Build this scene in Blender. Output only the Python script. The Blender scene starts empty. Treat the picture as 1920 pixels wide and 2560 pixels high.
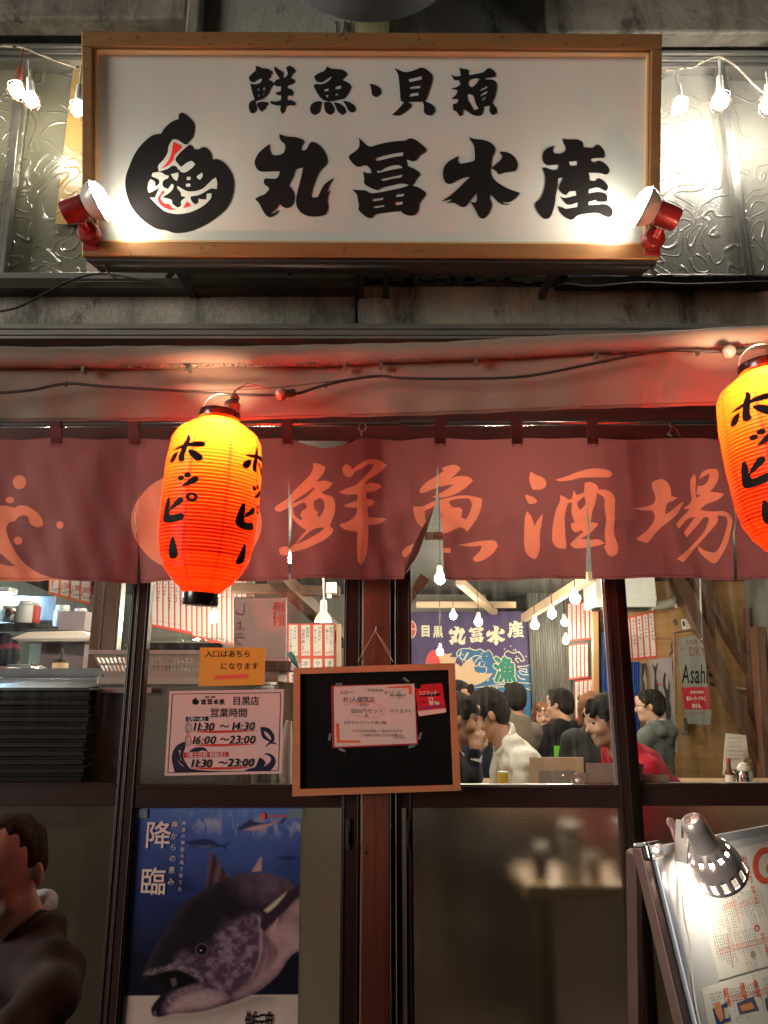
import bpy, math, random
import numpy as np
from mathutils import Vector, Matrix
from mathutils.geometry import delaunay_2d_cdt
rad = math.radians
SC = bpy.context.scene
C = SC.collection
R = random.Random(7)

# ---------------------------------------------------------------- camera
FPX, PITCH, CAM = 1849.0, rad(13.4), Vector((0.0, -2.5, 1.4))
cam = bpy.data.cameras.new('camera')
cam.sensor_fit = 'VERTICAL'; cam.sensor_height = 36.0
cam.lens = 36.0*FPX/2560.0
cam.clip_start = 0.05; cam.clip_end = 400
camo = bpy.data.objects.new('camera', cam); C.objects.link(camo)
camo.location = CAM; camo.rotation_euler = (rad(90)+PITCH, 0, 0)
SC.camera = camo
# ---------------------------------------------------------------- night sky and a very weak glow of the street
w = bpy.data.worlds.new('World'); SC.world = w; w.use_nodes = True
nt = w.node_tree; nt.nodes.clear()
sky = nt.nodes.new('ShaderNodeTexSky'); sky.sky_type = 'NISHITA'; sky.sun_disc = False
sky.sun_elevation = rad(4); sky.sun_rotation = rad(240); sky.air_density = 1.0; sky.dust_density = 6.0
bgn = nt.nodes.new('ShaderNodeBackground'); bgn.inputs[1].default_value = 0.022
won = nt.nodes.new('ShaderNodeOutputWorld')
nt.links.new(sky.outputs[0], bgn.inputs[0]); nt.links.new(bgn.outputs[0], won.inputs[0])
sd = bpy.data.lights.new('sun', 'SUN'); sd.energy = 2.1; sd.angle = rad(26); sd.color = (1.0, 0.95, 0.87)
so = bpy.data.objects.new('sun', sd); C.objects.link(so); so.rotation_euler = (rad(86), 0, rad(-60))
SC.view_settings.view_transform = 'Standard'; SC.view_settings.look = 'None'
SC.view_settings.exposure = 0.22; SC.view_settings.gamma = 1.0; SC.view_settings.use_curve_mapping = False
SC.cycles.use_denoising = True
SC.cycles.max_bounces = 10; SC.cycles.transparent_max_bounces = 16; SC.cycles.transmission_bounces = 8
SC.cycles.sample_clamp_indirect = 40.0; SC.cycles.caustics_reflective = False; SC.cycles.caustics_refractive = False

# ---------------------------------------------------------------- projection helpers (used to measure real positions)
cp, sp_ = math.cos(PITCH), math.sin(PITCH)
def ray(px, py):
    a = px-960.0; u = 1280.0-py
    return Vector((a, FPX*cp-u*sp_, FPX*sp_+u*cp))
def P(px, py, Y):
    d = ray(px, py); return CAM + d*((Y-CAM.y)/d.y)
def PD(px, py, z):            # point at height z
    d = ray(px, py); return CAM + d*((z-CAM.z)/d.z)
def mpp(py, Y):               # metres per pixel across, at that row and depth
    return (Y-CAM.y)/ray(960, py).y
class Fr:
    def __init__(s, O, U, V):
        s.O = Vector(O); s.U = Vector(U).normalized(); V = Vector(V)
        s.V = (V-s.U*V.dot(s.U)).normalized(); s.N = s.U.cross(s.V)
    def hit(s, px, py):
        d = ray(px, py); t = (s.O-CAM).dot(s.N)/d.dot(s.N); q = CAM+d*t-s.O
        return (q.dot(s.U), q.dot(s.V))
    def at(s, px, py):
        u, v = s.hit(px, py); return Fr(s.O+s.U*u+s.V*v, s.U, s.V)
    def M(s):
        m = Matrix((s.U, s.V, s.N)).transposed().to_4x4(); m.translation = s.O; return m
    def W(s, u, v, n=0): return s.O+s.U*u+s.V*v+s.N*n
    def L(s, p):
        q = Vector(p)-s.O; return Vector((q.dot(s.U), q.dot(s.V), q.dot(s.N)))
    def sc(s, px, py):
        a = s.hit(px-1, py); b = s.hit(px+1, py); return math.dist(a, b)/2
def wall_at(Y): return Fr((0, Y, 0), (1, 0, 0), (0, 0, 1))

# ---------------------------------------------------------------- curves and filled shapes
def parse(s, ox=0, oy=0, k=1.0):
    return [[(ox+float(a)*k, oy+float(b)*k) for a, b in (q.split(',') for q in lp.split())] for lp in s.split('|')]
def smooth(pts, n=3, corner=62, closed=True):
    N = len(pts); P_ = [np.array(p, float) for p in pts]; out = []
    def is_c(i):
        if not closed and (i == 0 or i == N-1): return True
        a = P_[i]-P_[i-1]; b = P_[(i+1) % N]-P_[i]
        return math.degrees(abs(math.atan2(a[0]*b[1]-a[1]*b[0], a.dot(b)))) > corner
    cs = [is_c(i) for i in range(N)]
    for i in range(N if closed else N-1):
        p0, p1 = P_[i], P_[(i+1) % N]; d = p1-p0
        t0 = d*.8 if cs[i] else (p1-P_[i-1])*.5
        t1 = d*.8 if cs[(i+1) % N] else (P_[(i+2) % N]-p0)*.5
        L = np.linalg.norm(d)
        for t in (t0, t1):
            l = np.linalg.norm(t)
            if l > 1.2*L: t *= 1.2*L/l
        for k in range(n):
            t = k/n
            h = (2*t**3-3*t*t+1, t**3-2*t*t+t, -2*t**3+3*t*t, t**3-t*t)
            out.append(tuple(h[0]*p0+h[1]*t0+h[2]*p1+h[3]*t1))
    if not closed: out.append(tuple(P_[-1]))
    return out
def inside(pts, loops):
    pts = np.asarray(pts); r = np.zeros(len(pts), bool)
    x, y = pts[:, 0], pts[:, 1]
    for lp in loops:
        a = np.asarray(lp); b = np.roll(a, -1, 0)
        for (x0, y0), (x1, y1) in zip(a, b):
            if y0 == y1: continue
            c = ((y0 > y) != (y1 > y)) & (x < (x1-x0)*(y-y0)/(y1-y0)+x0)
            r ^= c
    return r
def cdt(loops, extra=()):
    vs, es = [], []
    for lp in loops:
        n0 = len(vs); vs += [Vector(p[:2]) for p in lp]
        es += [(n0+i, n0+(i+1) % len(lp)) for i in range(len(lp))]
    vs += [Vector(p) for p in extra]
    o = delaunay_2d_cdt(vs, es, [], 0, 1e-7)
    V = np.array([tuple(p) for p in o[0]]); T = [tuple(f) for f in o[2]]
    cen = np.array([V[list(f)].mean(0) for f in T])
    # keep triangles counter clockwise
    return V, T, cen
def fatten(pts, d):
    a = np.array(pts, float); A_ = .5*np.sum(a[:, 0]*np.roll(a[:, 1], -1)-np.roll(a[:, 0], -1)*a[:, 1]); t = np.roll(a, -1, 0)-np.roll(a, 1, 0); t /= (np.linalg.norm(t, axis=1)[:, None]+1e-9)
    nn = np.stack([t[:, 1], -t[:, 0]], 1)*(1 if A_ > 0 else -1); return [tuple(q) for q in a+nn*d]
def ell2(cx, cy, rx, ry=None, n=24, rot=0):
    ry = rx if ry is None else ry
    return [(cx+rx*math.cos(a)*math.cos(rot)-ry*math.sin(a)*math.sin(rot), cy+rx*math.cos(a)*math.sin(rot)+ry*math.sin(a)*math.cos(rot)) for a in (2*math.pi*i/n for i in range(n))]

class MB:
    def __init__(s): s.v = []; s.f = []; s.m = []
    def add(s, vs, fs, mi=0, M=None):
        n = len(s.v)
        s.v += [tuple(M @ Vector(p)) if M else tuple(p) for p in vs]
        s.f += [tuple(n+i for i in f) for f in fs]; s.m += [mi]*len(fs); return s
    def box(s, a, b, mi=0, M=None):
        x0, y0, z0 = a; x1, y1, z1 = b
        if x0 > x1: x0, x1 = x1, x0
        if y0 > y1: y0, y1 = y1, y0
        if z0 > z1: z0, z1 = z1, z0
        vs = [(x0,y0,z0),(x1,y0,z0),(x1,y1,z0),(x0,y1,z0),(x0,y0,z1),(x1,y0,z1),(x1,y1,z1),(x0,y1,z1)]
        return s.add(vs, [(0,3,2,1),(4,5,6,7),(0,1,5,4),(1,2,6,5),(2,3,7,6),(3,0,4,7)], mi, M)
    def beam(s, a, b, w, d, mi=0, up=(0,0,1)):        # square bar between two points
        a, b = Vector(a), Vector(b); z = (b-a); L = z.length; z.normalize(); x = Vector(up).cross(z)
        if x.length < 1e-3: x = Vector((1,0,0))
        x.normalize(); y = z.cross(x); m = Matrix((x, y, z)).transposed().to_4x4(); m.translation = a
        return s.box((-w/2, -d/2, 0), (w/2, d/2, L), mi, m)
    def tube(s, pts, r, n=8, mi=0, cap=True):
        pts = [Vector(p) for p in pts]; K = len(pts); rs = r if isinstance(r, (list, tuple)) else [r]*K
        vs, fs = [], []; pu = None
        for i, p in enumerate(pts):
            t = (pts[min(i+1, K-1)]-pts[max(i-1, 0)]).normalized()
            if pu is None: pu = t.orthogonal().normalized()
            u = (pu-t*pu.dot(t)).normalized(); pu = u; v = t.cross(u)
            for k in range(n):
                a = 2*math.pi*k/n; vs.append(p+(u*math.cos(a)+v*math.sin(a))*rs[i])
        for i in range(K-1):
            for k in range(n):
                a, b = i*n+k, i*n+(k+1) % n; fs.append((a, b, b+n, a+n))
        if cap: fs += [tuple(range(n))[::-1], tuple(range((K-1)*n, K*n))]
        return s.add(vs, fs, mi)
    def lathe(s, prof, n=24, M=None, mi=0, cap=True):   # profile (r, z)
        vs = [(r*math.cos(2*math.pi*k/n), r*math.sin(2*math.pi*k/n), z) for r, z in prof for k in range(n)]
        fs = []
        for i in range(len(prof)-1):
            for k in range(n):
                a, b = i*n+k, i*n+(k+1) % n; fs.append((a, b, b+n, a+n))
        if cap: fs += [tuple(range(n))[::-1], tuple(range((len(prof)-1)*n, len(prof)*n))]
        return s.add(vs, fs, mi, M)
    def poly(s, loops, z0=0.0, z1=None, mi=0, M=None, side=None):
        V, T, cen = cdt(loops); keep = inside(cen, loops); T = [t for t, k in zip(T, keep) if k]
        zt = z0 if z1 is None else z1
        s.add([(x, y, zt) for x, y in V], T, mi, M)
        if z1 is not None:
            s.add([(x, y, z0) for x, y in V], [t[::-1] for t in T], mi, M)
            for lp in loops:
                n = len(lp); vs = [(x, y, z0) for x, y in lp]+[(x, y, z1) for x, y in lp]
                s.add(vs, [(i, (i+1) % n, n+(i+1) % n, n+i) for i in range(n)], mi if side is None else side, M)
        return s
_gl = {}
def glyph(ch, bold):
    k = (ch, bold)
    if k not in _gl:
        c = bpy.data.curves.new('t', 'FONT'); c.body = ch; c.size = 1; c.offset = bold; c.resolution_u = 2
        o = bpy.data.objects.new('t', c); C.objects.link(o)
        m = bpy.data.meshes.new_from_object(o.evaluated_get(bpy.context.evaluated_depsgraph_get()))
        vs = [(v.co.x, v.co.y) for v in m.vertices]; fs = [tuple(p.vertices) for p in m.polygons]
        bpy.data.objects.remove(o); bpy.data.curves.remove(c); bpy.data.meshes.remove(m)
        w_ = 1.0 if ord(ch) > 255 else ((max(v[0] for v in vs)+.07) if vs else .35)
        _gl[k] = (vs, fs, w_)
    return _gl[k]
def text(mb, s, x, y, h, vert=False, bold=0.0, z=0.0, mi=0, wx=1.0, slant=0.0, gap=0.0, mirror=False):
    for ch in s:
        if ch == ' ':
            if vert: y -= h*.5
            else: x += h*.4*wx
            continue
        vs, fs, adv = glyph(ch, 0.0)
        out = []
        for a, b in vs:
            if vert and ch in 'ー〜～（）()': a, b = .5+(b-.38), .38-(a-.5)
            if vert: a, b = a*wx-.5*wx, b-.88
            else: a, b = a*wx+b*slant, b
            if mirror: a = -a
            out.append((x+a*h, y+b*h, z))
        ff = [f[::-1] if mirror else f for f in fs]
        if bold > .006:
            nd = 8 if bold > .03 else 4
            for q in range(nd):
                t_ = 2*math.pi*q/nd+.78*(nd == 4); dx, dy = math.cos(t_)*bold*h*wx, math.sin(t_)*bold*h
                mb.add([(x_+dx, y_+dy, z_+q*2e-5) for x_, y_, z_ in out], ff, mi)
            if nd == 8: mb.add([(x_, y_, z_+2e-4) for x_, y_, z_ in out], ff, mi)
        else: mb.add(out, ff, mi)
        if vert: y -= h*(1.0+gap)
        else: x += h*(adv*wx+gap)*(-1 if mirror else 1)
    return x
def scrawl(mb, x, y, h, n, vert=True, z=0.0, mi=0, rr=None, dens=5):   # marks too small to read: short pen strokes the size of characters
    rr = rr or R
    for i in range(n):
        cx, cy = (x, y-(i+.5)*h*1.08) if vert else (x+(i+.5)*h*1.02, y+h*.5)
        for k in range(dens):
            a = rr.choice((0, 0, math.pi/2, math.pi/2, .8, -.8)); L = h*rr.uniform(.2, .42); t = h*.055
            px, py = cx+rr.uniform(-.26, .26)*h, cy+rr.uniform(-.28, .28)*h
            ca, sa = math.cos(a), math.sin(a)
            mb.add([(px+ca*u-sa*v, py+sa*u+ca*v, z) for u, v in ((-L, -t), (L, -t), (L, t), (-L, t))], [(0, 1, 2, 3)], mi)

# ---------------------------------------------------------------- objects
def tag(o, label=None, cat=None, group=None, kind=None):
    if label: o['label'] = label
    if cat: o['category'] = cat
    if group: o['group'] = group
    if kind: o['kind'] = kind
    return o
def thing(name, label, cat, M=None, group=None, loc=None):
    o = bpy.data.objects.new(name, None); C.objects.link(o); o.empty_display_size = .05
    if M is not None: o.matrix_world = M; o.matrix_basis = M
    if loc is not None: o.location = loc
    return tag(o, label, cat, group)
def part(name, mb, mats, parent=None, sm=False, bev=0, kind=None, label=None, seg=2, fix=False):
    used = sorted({i for f_ in mb.f for i in f_})
    if len(used) < len(mb.v):
        rm_ = {o_: n_ for n_, o_ in enumerate(used)}; mb.v = [mb.v[i] for i in used]; mb.f = [tuple(rm_[i] for i in f_) for f_ in mb.f]
    me = bpy.data.meshes.new(name); me.from_pydata(mb.v, [], mb.f)
    mats = mats if isinstance(mats, (list, tuple)) else [mats]
    for m in mats: me.materials.append(m)
    if len(mats) > 1: me.polygons.foreach_set('material_index', mb.m)
    if sm:
        me.polygons.foreach_set('use_smooth', [True]*len(me.polygons))
        if sm != 'all': me.set_sharp_from_angle(angle=rad(40))
    me.update()
    o = bpy.data.objects.new(name, me); C.objects.link(o)
    if parent is not None: o.parent = parent
    if bev:
        b = o.modifiers.new('bevel', 'BEVEL'); b.width = bev; b.segments = seg; b.limit_method = 'ANGLE'; b.angle_limit = rad(40)
    if kind: o['kind'] = kind
    if label: o['label'] = label
    return o
def copy_tree(o, parent=None):
    c = o.copy(); C.objects.link(c)
    if parent is not None: c.parent = parent
    for ch in list(o.children): copy_tree(ch, c)
    return c

# ---------------------------------------------------------------- materials
def hx(s, k=1.0):
    s = s.lstrip('#'); r = [int(s[i:i+2], 16)/255 for i in (0, 2, 4)]
    return tuple(k*(x/12.92 if x <= .04045 else ((x+.055)/1.055)**2.4) for x in r)+(1.0,)
def col(c): return hx(c) if isinstance(c, str) else (tuple(c)+(1.0,))[:4]
def mk(name, c1, c2=None, vs=6, st=(1,1,1), rough=.5, rv=0.0, metal=0, bump=0, bs=60, bst=(1,1,1), coat=0, spec=.5, sheen=0, em=None, es=0, trans=0, ior=1.45, det=5, alpha=1, sss=0, contrast=.28):
    m = bpy.data.materials.new(name); m.use_nodes = True; n = m.node_tree.nodes; l = m.node_tree.links
    b = n['Principled BSDF']; b.inputs['Base Color'].default_value = col(c1); b.inputs['Roughness'].default_value = rough
    b.inputs['Metallic'].default_value = metal; b.inputs['Specular IOR Level'].default_value = spec
    b.inputs['Coat Weight'].default_value = coat; b.inputs['Sheen Weight'].default_value = sheen
    b.inputs['Transmission Weight'].default_value = trans; b.inputs['IOR'].default_value = ior; b.inputs['Alpha'].default_value = alpha
    if sss: b.inputs['Subsurface Weight'].default_value = sss; b.inputs['Subsurface Radius'].default_value = (.02, .008, .004)
    if em: b.inputs['Emission Color'].default_value = col(em); b.inputs['Emission Strength'].default_value = es
    tc = n.new('ShaderNodeTexCoord')
    if c2 is not None:
        mp = n.new('ShaderNodeMapping'); mp.inputs['Scale'].default_value = st; l.new(tc.outputs['Object'], mp.inputs[0])
        t = n.new('ShaderNodeTexNoise'); t.inputs['Scale'].default_value = vs; t.inputs['Detail'].default_value = det; l.new(mp.outputs[0], t.inputs[0])
        r = n.new('ShaderNodeValToRGB'); r.color_ramp.elements[0].position = .5-contrast; r.color_ramp.elements[1].position = .5+contrast
        r.color_ramp.elements[0].color = col(c1); r.color_ramp.elements[1].color = col(c2)
        l.new(t.outputs[0], r.inputs[0]); l.new(r.outputs[0], b.inputs['Base Color'])
        if rv:
            q = n.new('ShaderNodeMapRange'); q.inputs[3].default_value = max(0.02, rough-rv); q.inputs[4].default_value = rough+rv
            l.new(t.outputs[0], q.inputs[0]); l.new(q.outputs[0], b.inputs['Roughness'])
    if bump:
        mp = n.new('ShaderNodeMapping'); mp.inputs['Scale'].default_value = bst; l.new(tc.outputs['Object'], mp.inputs[0])
        t = n.new('ShaderNodeTexNoise'); t.inputs['Scale'].default_value = bs; t.inputs['Detail'].default_value = 4; l.new(mp.outputs[0], t.inputs[0])
        bp = n.new('ShaderNodeBump'); bp.inputs['Strength'].default_value = min(1, bump); bp.inputs['Distance'].default_value = .004*max(1, bump)
        l.new(t.outputs[0], bp.inputs['Height']); l.new(bp.outputs[0], b.inputs['Normal'])
    return m
def emis(name, c, s):
    m = bpy.data.materials.new(name); m.use_nodes = True; n = m.node_tree.nodes; n.clear()
    e = n.new('ShaderNodeEmission'); e.inputs[0].default_value = col(c); e.inputs[1].default_value = s
    o = n.new('ShaderNodeOutputMaterial'); m.node_tree.links.new(e.outputs[0], o.inputs[0]); return m
def glass_mat(name, tint=(.96,.98,.97), rough=.0, smear=0.0):
    m = bpy.data.materials.new(name); m.use_nodes = True; n = m.node_tree.nodes; l = m.node_tree.links; n.clear()
    tr = n.new('ShaderNodeBsdfTransparent'); tr.inputs[0].default_value = col(tint)
    g = n.new('ShaderNodeBsdfGlossy'); g.inputs['Roughness'].default_value = rough
    f = n.new('ShaderNodeFresnel'); f.inputs[0].default_value = 1.5
    ge = n.new('ShaderNodeNewGeometry'); im = n.new('ShaderNodeMath'); im.operation = 'SUBTRACT'; im.inputs[0].default_value = 1; l.new(ge.outputs['Backfacing'], im.inputs[1]); mf = n.new('ShaderNodeMath'); mf.operation = 'MULTIPLY'; l.new(f.outputs[0], mf.inputs[0]); l.new(im.outputs[0], mf.inputs[1])
    mx = n.new('ShaderNodeMixShader'); l.new(mf.outputs[0], mx.inputs[0]); l.new(tr.outputs[0], mx.inputs[1]); l.new(g.outputs[0], mx.inputs[2])
    o = n.new('ShaderNodeOutputMaterial')
    if smear:
        d = n.new('ShaderNodeBsdfTranslucent'); d.inputs[0].default_value = (.8,.8,.8,1)
        tc = n.new('ShaderNodeTexCoord'); mp = n.new('ShaderNodeMapping'); mp.inputs['Scale'].default_value = (14, 14, 1.2); l.new(tc.outputs['Object'], mp.inputs[0])
        t = n.new('ShaderNodeTexNoise'); t.inputs['Scale'].default_value = 3; t.inputs['Detail'].default_value = 8; l.new(mp.outputs[0], t.inputs[0])
        q = n.new('ShaderNodeMapRange'); q.inputs[1].default_value = .48; q.inputs[2].default_value = .8; q.inputs[4].default_value = smear; l.new(t.outputs[0], q.inputs[0])
        m2 = n.new('ShaderNodeMixShader'); l.new(q.outputs[0], m2.inputs[0]); l.new(mx.outputs[0], m2.inputs[1]); l.new(d.outputs[0], m2.inputs[2]); l.new(m2.outputs[0], o.inputs[0])
    else: l.new(mx.outputs[0], o.inputs[0])
    return m
def cloth_mat(name, c, c2, tl=.35, weave=900, rough=.6, bumpy=.25, spec=.25):
    m = mk(name, c, c2, vs=3, rough=rough, spec=spec, bump=bumpy, bs=weave, bst=(1,1,1))
    n = m.node_tree.nodes; l = m.node_tree.links; b = n['Principled BSDF']; o = [x for x in n if x.type == 'OUTPUT_MATERIAL'][0]
    t = n.new('ShaderNodeBsdfTranslucent'); src = b.inputs['Base Color'].links[0].from_socket; l.new(src, t.inputs[0])
    mx = n.new('ShaderNodeMixShader'); mx.inputs[0].default_value = tl
    l.new(b.outputs[0], mx.inputs[1]); l.new(t.outputs[0], mx.inputs[2]); l.new(mx.outputs[0], o.inputs[0]); return m
def concrete(name, base, dark, light, seed=0.0, streak=1.0):
    m = bpy.data.materials.new(name); m.use_nodes = True; n = m.node_tree.nodes; l = m.node_tree.links
    b = n['Principled BSDF']; tc = n.new('ShaderNodeTexCoord')
    def noise(scale, st, det=6, rough=.6):
        mp = n.new('ShaderNodeMapping'); mp.inputs['Scale'].default_value = st; mp.inputs['Location'].default_value = (seed, seed*2, 0); l.new(tc.outputs['Object'], mp.inputs[0])
        t = n.new('ShaderNodeTexNoise'); t.inputs['Scale'].default_value = scale; t.inputs['Detail'].default_value = det; t.inputs['Roughness'].default_value = rough
        l.new(mp.outputs[0], t.inputs[0]); return t.outputs[0]
    def ramp(src, p0, p1, c0, c1):
        r = n.new('ShaderNodeValToRGB'); e = r.color_ramp.elements; e[0].position = p0; e[1].position = p1; e[0].color = col(c0); e[1].color = col(c1); l.new(src, r.inputs[0]); return r.outputs[0]
    base_ = ramp(noise(9, (1,1,1)), .3, .7, base, light)
    f = noise(2.2, (1.6,1.6,.35), 8, .7); mask = ramp(f, .50-.05*streak, .66, (0,0,0), (1,1,1))
    mx = n.new('ShaderNodeMixRGB'); l.new(mask, mx.inputs[0]); l.new(base_, mx.inputs[1]); mx.inputs[2].default_value = col(dark)
    f2 = noise(7, (1,1,.5), 10, .75); mask2 = ramp(f2, .56, .64, (0,0,0), (.75,.75,.75))
    mx2 = n.new('ShaderNodeMixRGB'); l.new(mask2, mx2.inputs[0]); l.new(mx.outputs[0], mx2.inputs[1]); mx2.inputs[2].default_value = tuple(x*.5 for x in col(dark)[:3])+(1,)
    l.new(mx2.outputs[0], b.inputs['Base Color']); b.inputs['Roughness'].default_value = .75
    bp = n.new('ShaderNodeBump'); bp.inputs['Strength'].default_value = .8; bp.inputs['Distance'].default_value = .006
    l.new(noise(55, (1,1,1), 8, .7), bp.inputs['Height']); l.new(bp.outputs[0], b.inputs['Normal']); return m
def pattern_glass(name, base, c2, rough, curl=1.0, scale=14.0, fine=0.0, em=0):
    # obscured glass with embossed curls
    m = mk(name, base, c2, vs=2.2, rough=rough, spec=.8, coat=.5, contrast=.2); n = m.node_tree.nodes; l = m.node_tree.links; b = n['Principled BSDF']
    tc = n.new('ShaderNodeTexCoord'); mp = n.new('ShaderNodeMapping'); l.new(tc.outputs['Object'], mp.inputs[0]); mp.inputs['Scale'].default_value = (1, 0.01, 1)
    dn = n.new('ShaderNodeTexNoise'); dn.inputs['Scale'].default_value = scale*.55; dn.inputs['Detail'].default_value = 0; dn.inputs['Distortion'].default_value = 1.1; l.new(mp.outputs[0], dn.inputs[0])
    def mth(op, a, b_=None):
        k = n.new('ShaderNodeMath'); k.operation = op
        for i_, v_ in enumerate((a, b_)):
            if v_ is None: continue
            if isinstance(v_, (int, float)): k.inputs[i_].default_value = v_
            else: l.new(v_, k.inputs[i_])
        return k.outputs[0]
    fr2 = mth('FRACT', mth('MULTIPLY', dn.outputs[0], 6.0)); rd = mth('ABSOLUTE', mth('SUBTRACT', fr2, .5))
    r = n.new('ShaderNodeMapRange'); r.inputs[1].default_value = .17; r.inputs[2].default_value = .0; r.interpolation_type = 'SMOOTHSTEP'; l.new(rd, r.inputs[0])
    t = n.new('ShaderNodeTexNoise'); t.inputs['Scale'].default_value = scale*1.3; l.new(mp.outputs[0], t.inputs[0])
    q = n.new('ShaderNodeMapRange'); q.inputs[1].default_value = .36; q.inputs[2].default_value = .50; l.new(t.outputs[0], q.inputs[0])
    mu = n.new('ShaderNodeMath'); mu.operation = 'MULTIPLY'; l.new(r.outputs[0], mu.inputs[0]); l.new(q.outputs[0], mu.inputs[1])
    last = mu.outputs[0]
    if fine:
        t2 = n.new('ShaderNodeTexNoise'); t2.inputs['Scale'].default_value = 130; t2.inputs['Detail'].default_value = 3; l.new(mp.outputs[0], t2.inputs[0])
        ma = n.new('ShaderNodeMath'); ma.operation = 'MULTIPLY_ADD'; l.new(t2.outputs[0], ma.inputs[0]); ma.inputs[1].default_value = fine; l.new(last, ma.inputs[2]); last = ma.outputs[0]
    bp = n.new('ShaderNodeBump'); bp.inputs['Strength'].default_value = curl; bp.inputs['Distance'].default_value = .0028
    l.new(last, bp.inputs['Height']); l.new(bp.outputs[0], b.inputs['Normal']); l.new(bp.outputs[0], b.inputs['Coat Normal']); return m

m_ink = mk('black_print', (.010,.009,.009), rough=.65, spec=.15)
m_inksoft = mk('faded_black_print', (.05,.045,.045), rough=.6)
m_red = mk('red_print', (.62,.02,.015), rough=.5)
m_redsoft = mk('coral_print', (.75,.10,.055), rough=.6)
m_white = mk('white_paper', (.74,.72,.68), (.68,.66,.62), vs=5, rough=.7)
m_cream = mk('cream_paper', (.70,.64,.48), (.64,.58,.42), vs=5, rough=.7)
m_brown = mk('dark_brown_aluminium', (.040,.016,.012), (.026,.011,.009), vs=30, rough=.38, rv=.08, bump=.05, bs=200, spec=.4)
m_brown2 = mk('brown_aluminium', (.17,.085,.055), (.12,.06,.04), vs=14, st=(1,1,.1), rough=.45, rv=.08)
m_alu = mk('aluminium', (.42,.41,.38), (.30,.29,.27), vs=20, st=(.2,1,1), rough=.35, metal=.85, bump=.05)
m_alub = mk('weathered_aluminium', (.30,.29,.25), (.20,.19,.16), vs=12, st=(.4,1,3), rough=.5, metal=.5)
m_chrome = mk('chrome', (.75,.75,.75), rough=.08, metal=1)
m_black = mk('black_rubber', (.012,.011,.010), rough=.5)
m_cord = mk('dark_cord', (.03,.022,.018), rough=.55)
m_dark = mk('black_steel', (.02,.018,.016), (.035,.03,.026), vs=20, rough=.5)
m_glass = glass_mat('window_glass', smear=.03)
m_glassc = glass_mat('clear_glass')
m_bulb = emis('lit_bulb', (1.0,.90,.74), 34)
m_bulbin = emis('lit_bulb_inside', (1.0,.86,.66), 430)
m_white_pl = mk('white_plastic', (.72,.72,.70), rough=.35)
# ================================================================ ground
g = MB(); g.box((-14, -30, -.30), (14, .05, 0)); tag(part('pavement', g, mk('wet_asphalt', (.045,.042,.04), (.07,.065,.06), vs=4, rough=.45, rv=.2, bump=.6, bs=300)), kind='structure')

# ================================================================ the building front, upper part
FW = wall_at(0.0)
front = thing('shop_building', 'stained concrete shop front that carries the big sign and the upper windows', 'building', loc=(0, 0, 0))
def zz(py, Y=0.0): return P(960, py, Y).z
def xx(px, py, Y=0.0): return P(px, py, Y).x
m_conc = concrete('stained_concrete', (.14,.125,.10), (.018,.015,.012), (.24,.21,.165), 0.3)
m_conc2 = concrete('pale_render', (.21,.20,.165), (.07,.065,.05), (.26,.25,.21), 4.0, streak=-.6)
m_conc3 = concrete('pebbled_render', (.13,.115,.09), (.035,.03,.022), (.22,.195,.155), 9.0, streak=.2)
b = MB(); b.box((-3.2, -.10, zz(98)), (xx(485, 50), .22, 4.6)); part('concrete_beam', b, m_conc, front, bev=.01)
b = MB(); b.box((xx(485, 50)+.002, -.05, zz(690)+.002), (xx(1352, 50)-.002, .22, 4.6)); part('concrete_column', b, m_conc2, front)
b = MB(); b.box((xx(1352, 50), -.10, zz(132)), (3.2, .22, 4.6)); part('concrete_beam', b, m_conc3, front, bev=.01)
b = MB(); b.box((xx(485, 50), -.11, zz(300)), (xx(520, 50), -.052, 4.6)); part('concrete_edge', b, m_conc, front, bev=.012)
# stained band under the sign, broken along its top on the right
b = MB(); b.box((-3.2, -.12, zz(812, -.12)), (xx(893, 760), .20, zz(715, -.12))); part('concrete_band', b, concrete('band_left', (.30,.28,.22), (.05,.045,.035), (.42,.39,.31), 2.2, streak=.5), front, bev=.006)
b = MB(); pts = [(xx(895, 760, -.125), zz(812, -.12)), (3.2, zz(812, -.12)), (3.2, zz(700, -.12))]
rr = random.Random(3); xs = [xx(px, 700, -.125) for px in range(1920, 895, -14)]
pts += [(x, zz(702, -.12)+rr.uniform(-.012, .006)) for x in xs]
fr = Fr((0, -.125, 0), (1,0,0), (0,0,1))
b.poly([pts], -.32, 0, 0, M=fr.M()); part('concrete_band', b, concrete('band_right', (.36,.33,.25), (.06,.05,.035), (.50,.46,.35), 7.7, streak=.25), front)
# metal flashing over the left band and drip tray
b = MB(); b.box((-3.2, -.19, zz(716, -.19)), (xx(893, 700, -.19), -.10, zz(694, -.19))); b.box((-3.2, -.195, zz(722, -.19)), (xx(893, 700, -.19), -.185, zz(704, -.19)))
part('flashing', b, mk('dark_flashing', (.05,.045,.035), (.09,.08,.065), vs=6, st=(1,1,1), rough=.35, metal=.6), front, bev=.003)
# little torn edges of roofing felt on the right band
b = MB(); rr = random.Random(5)
for i in range(46):
    px = 900+i*22+rr.uniform(-8, 8); p = P(px, 698+rr.uniform(-4, 4), -.13)
    b.box((p.x-rr.uniform(.01, .03), p.y-.01, p.z-rr.uniform(.004, .02)), (p.x+rr.uniform(.01, .03), p.y+.05, p.z+rr.uniform(.003, .010)))
b.box((xx(1390, 700, -.16), -.17, zz(716, -.16)), (3.2, -.13, zz(695, -.16)))
tag(part('torn_roofing', b, m_dark, front), kind='stuff')
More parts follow.
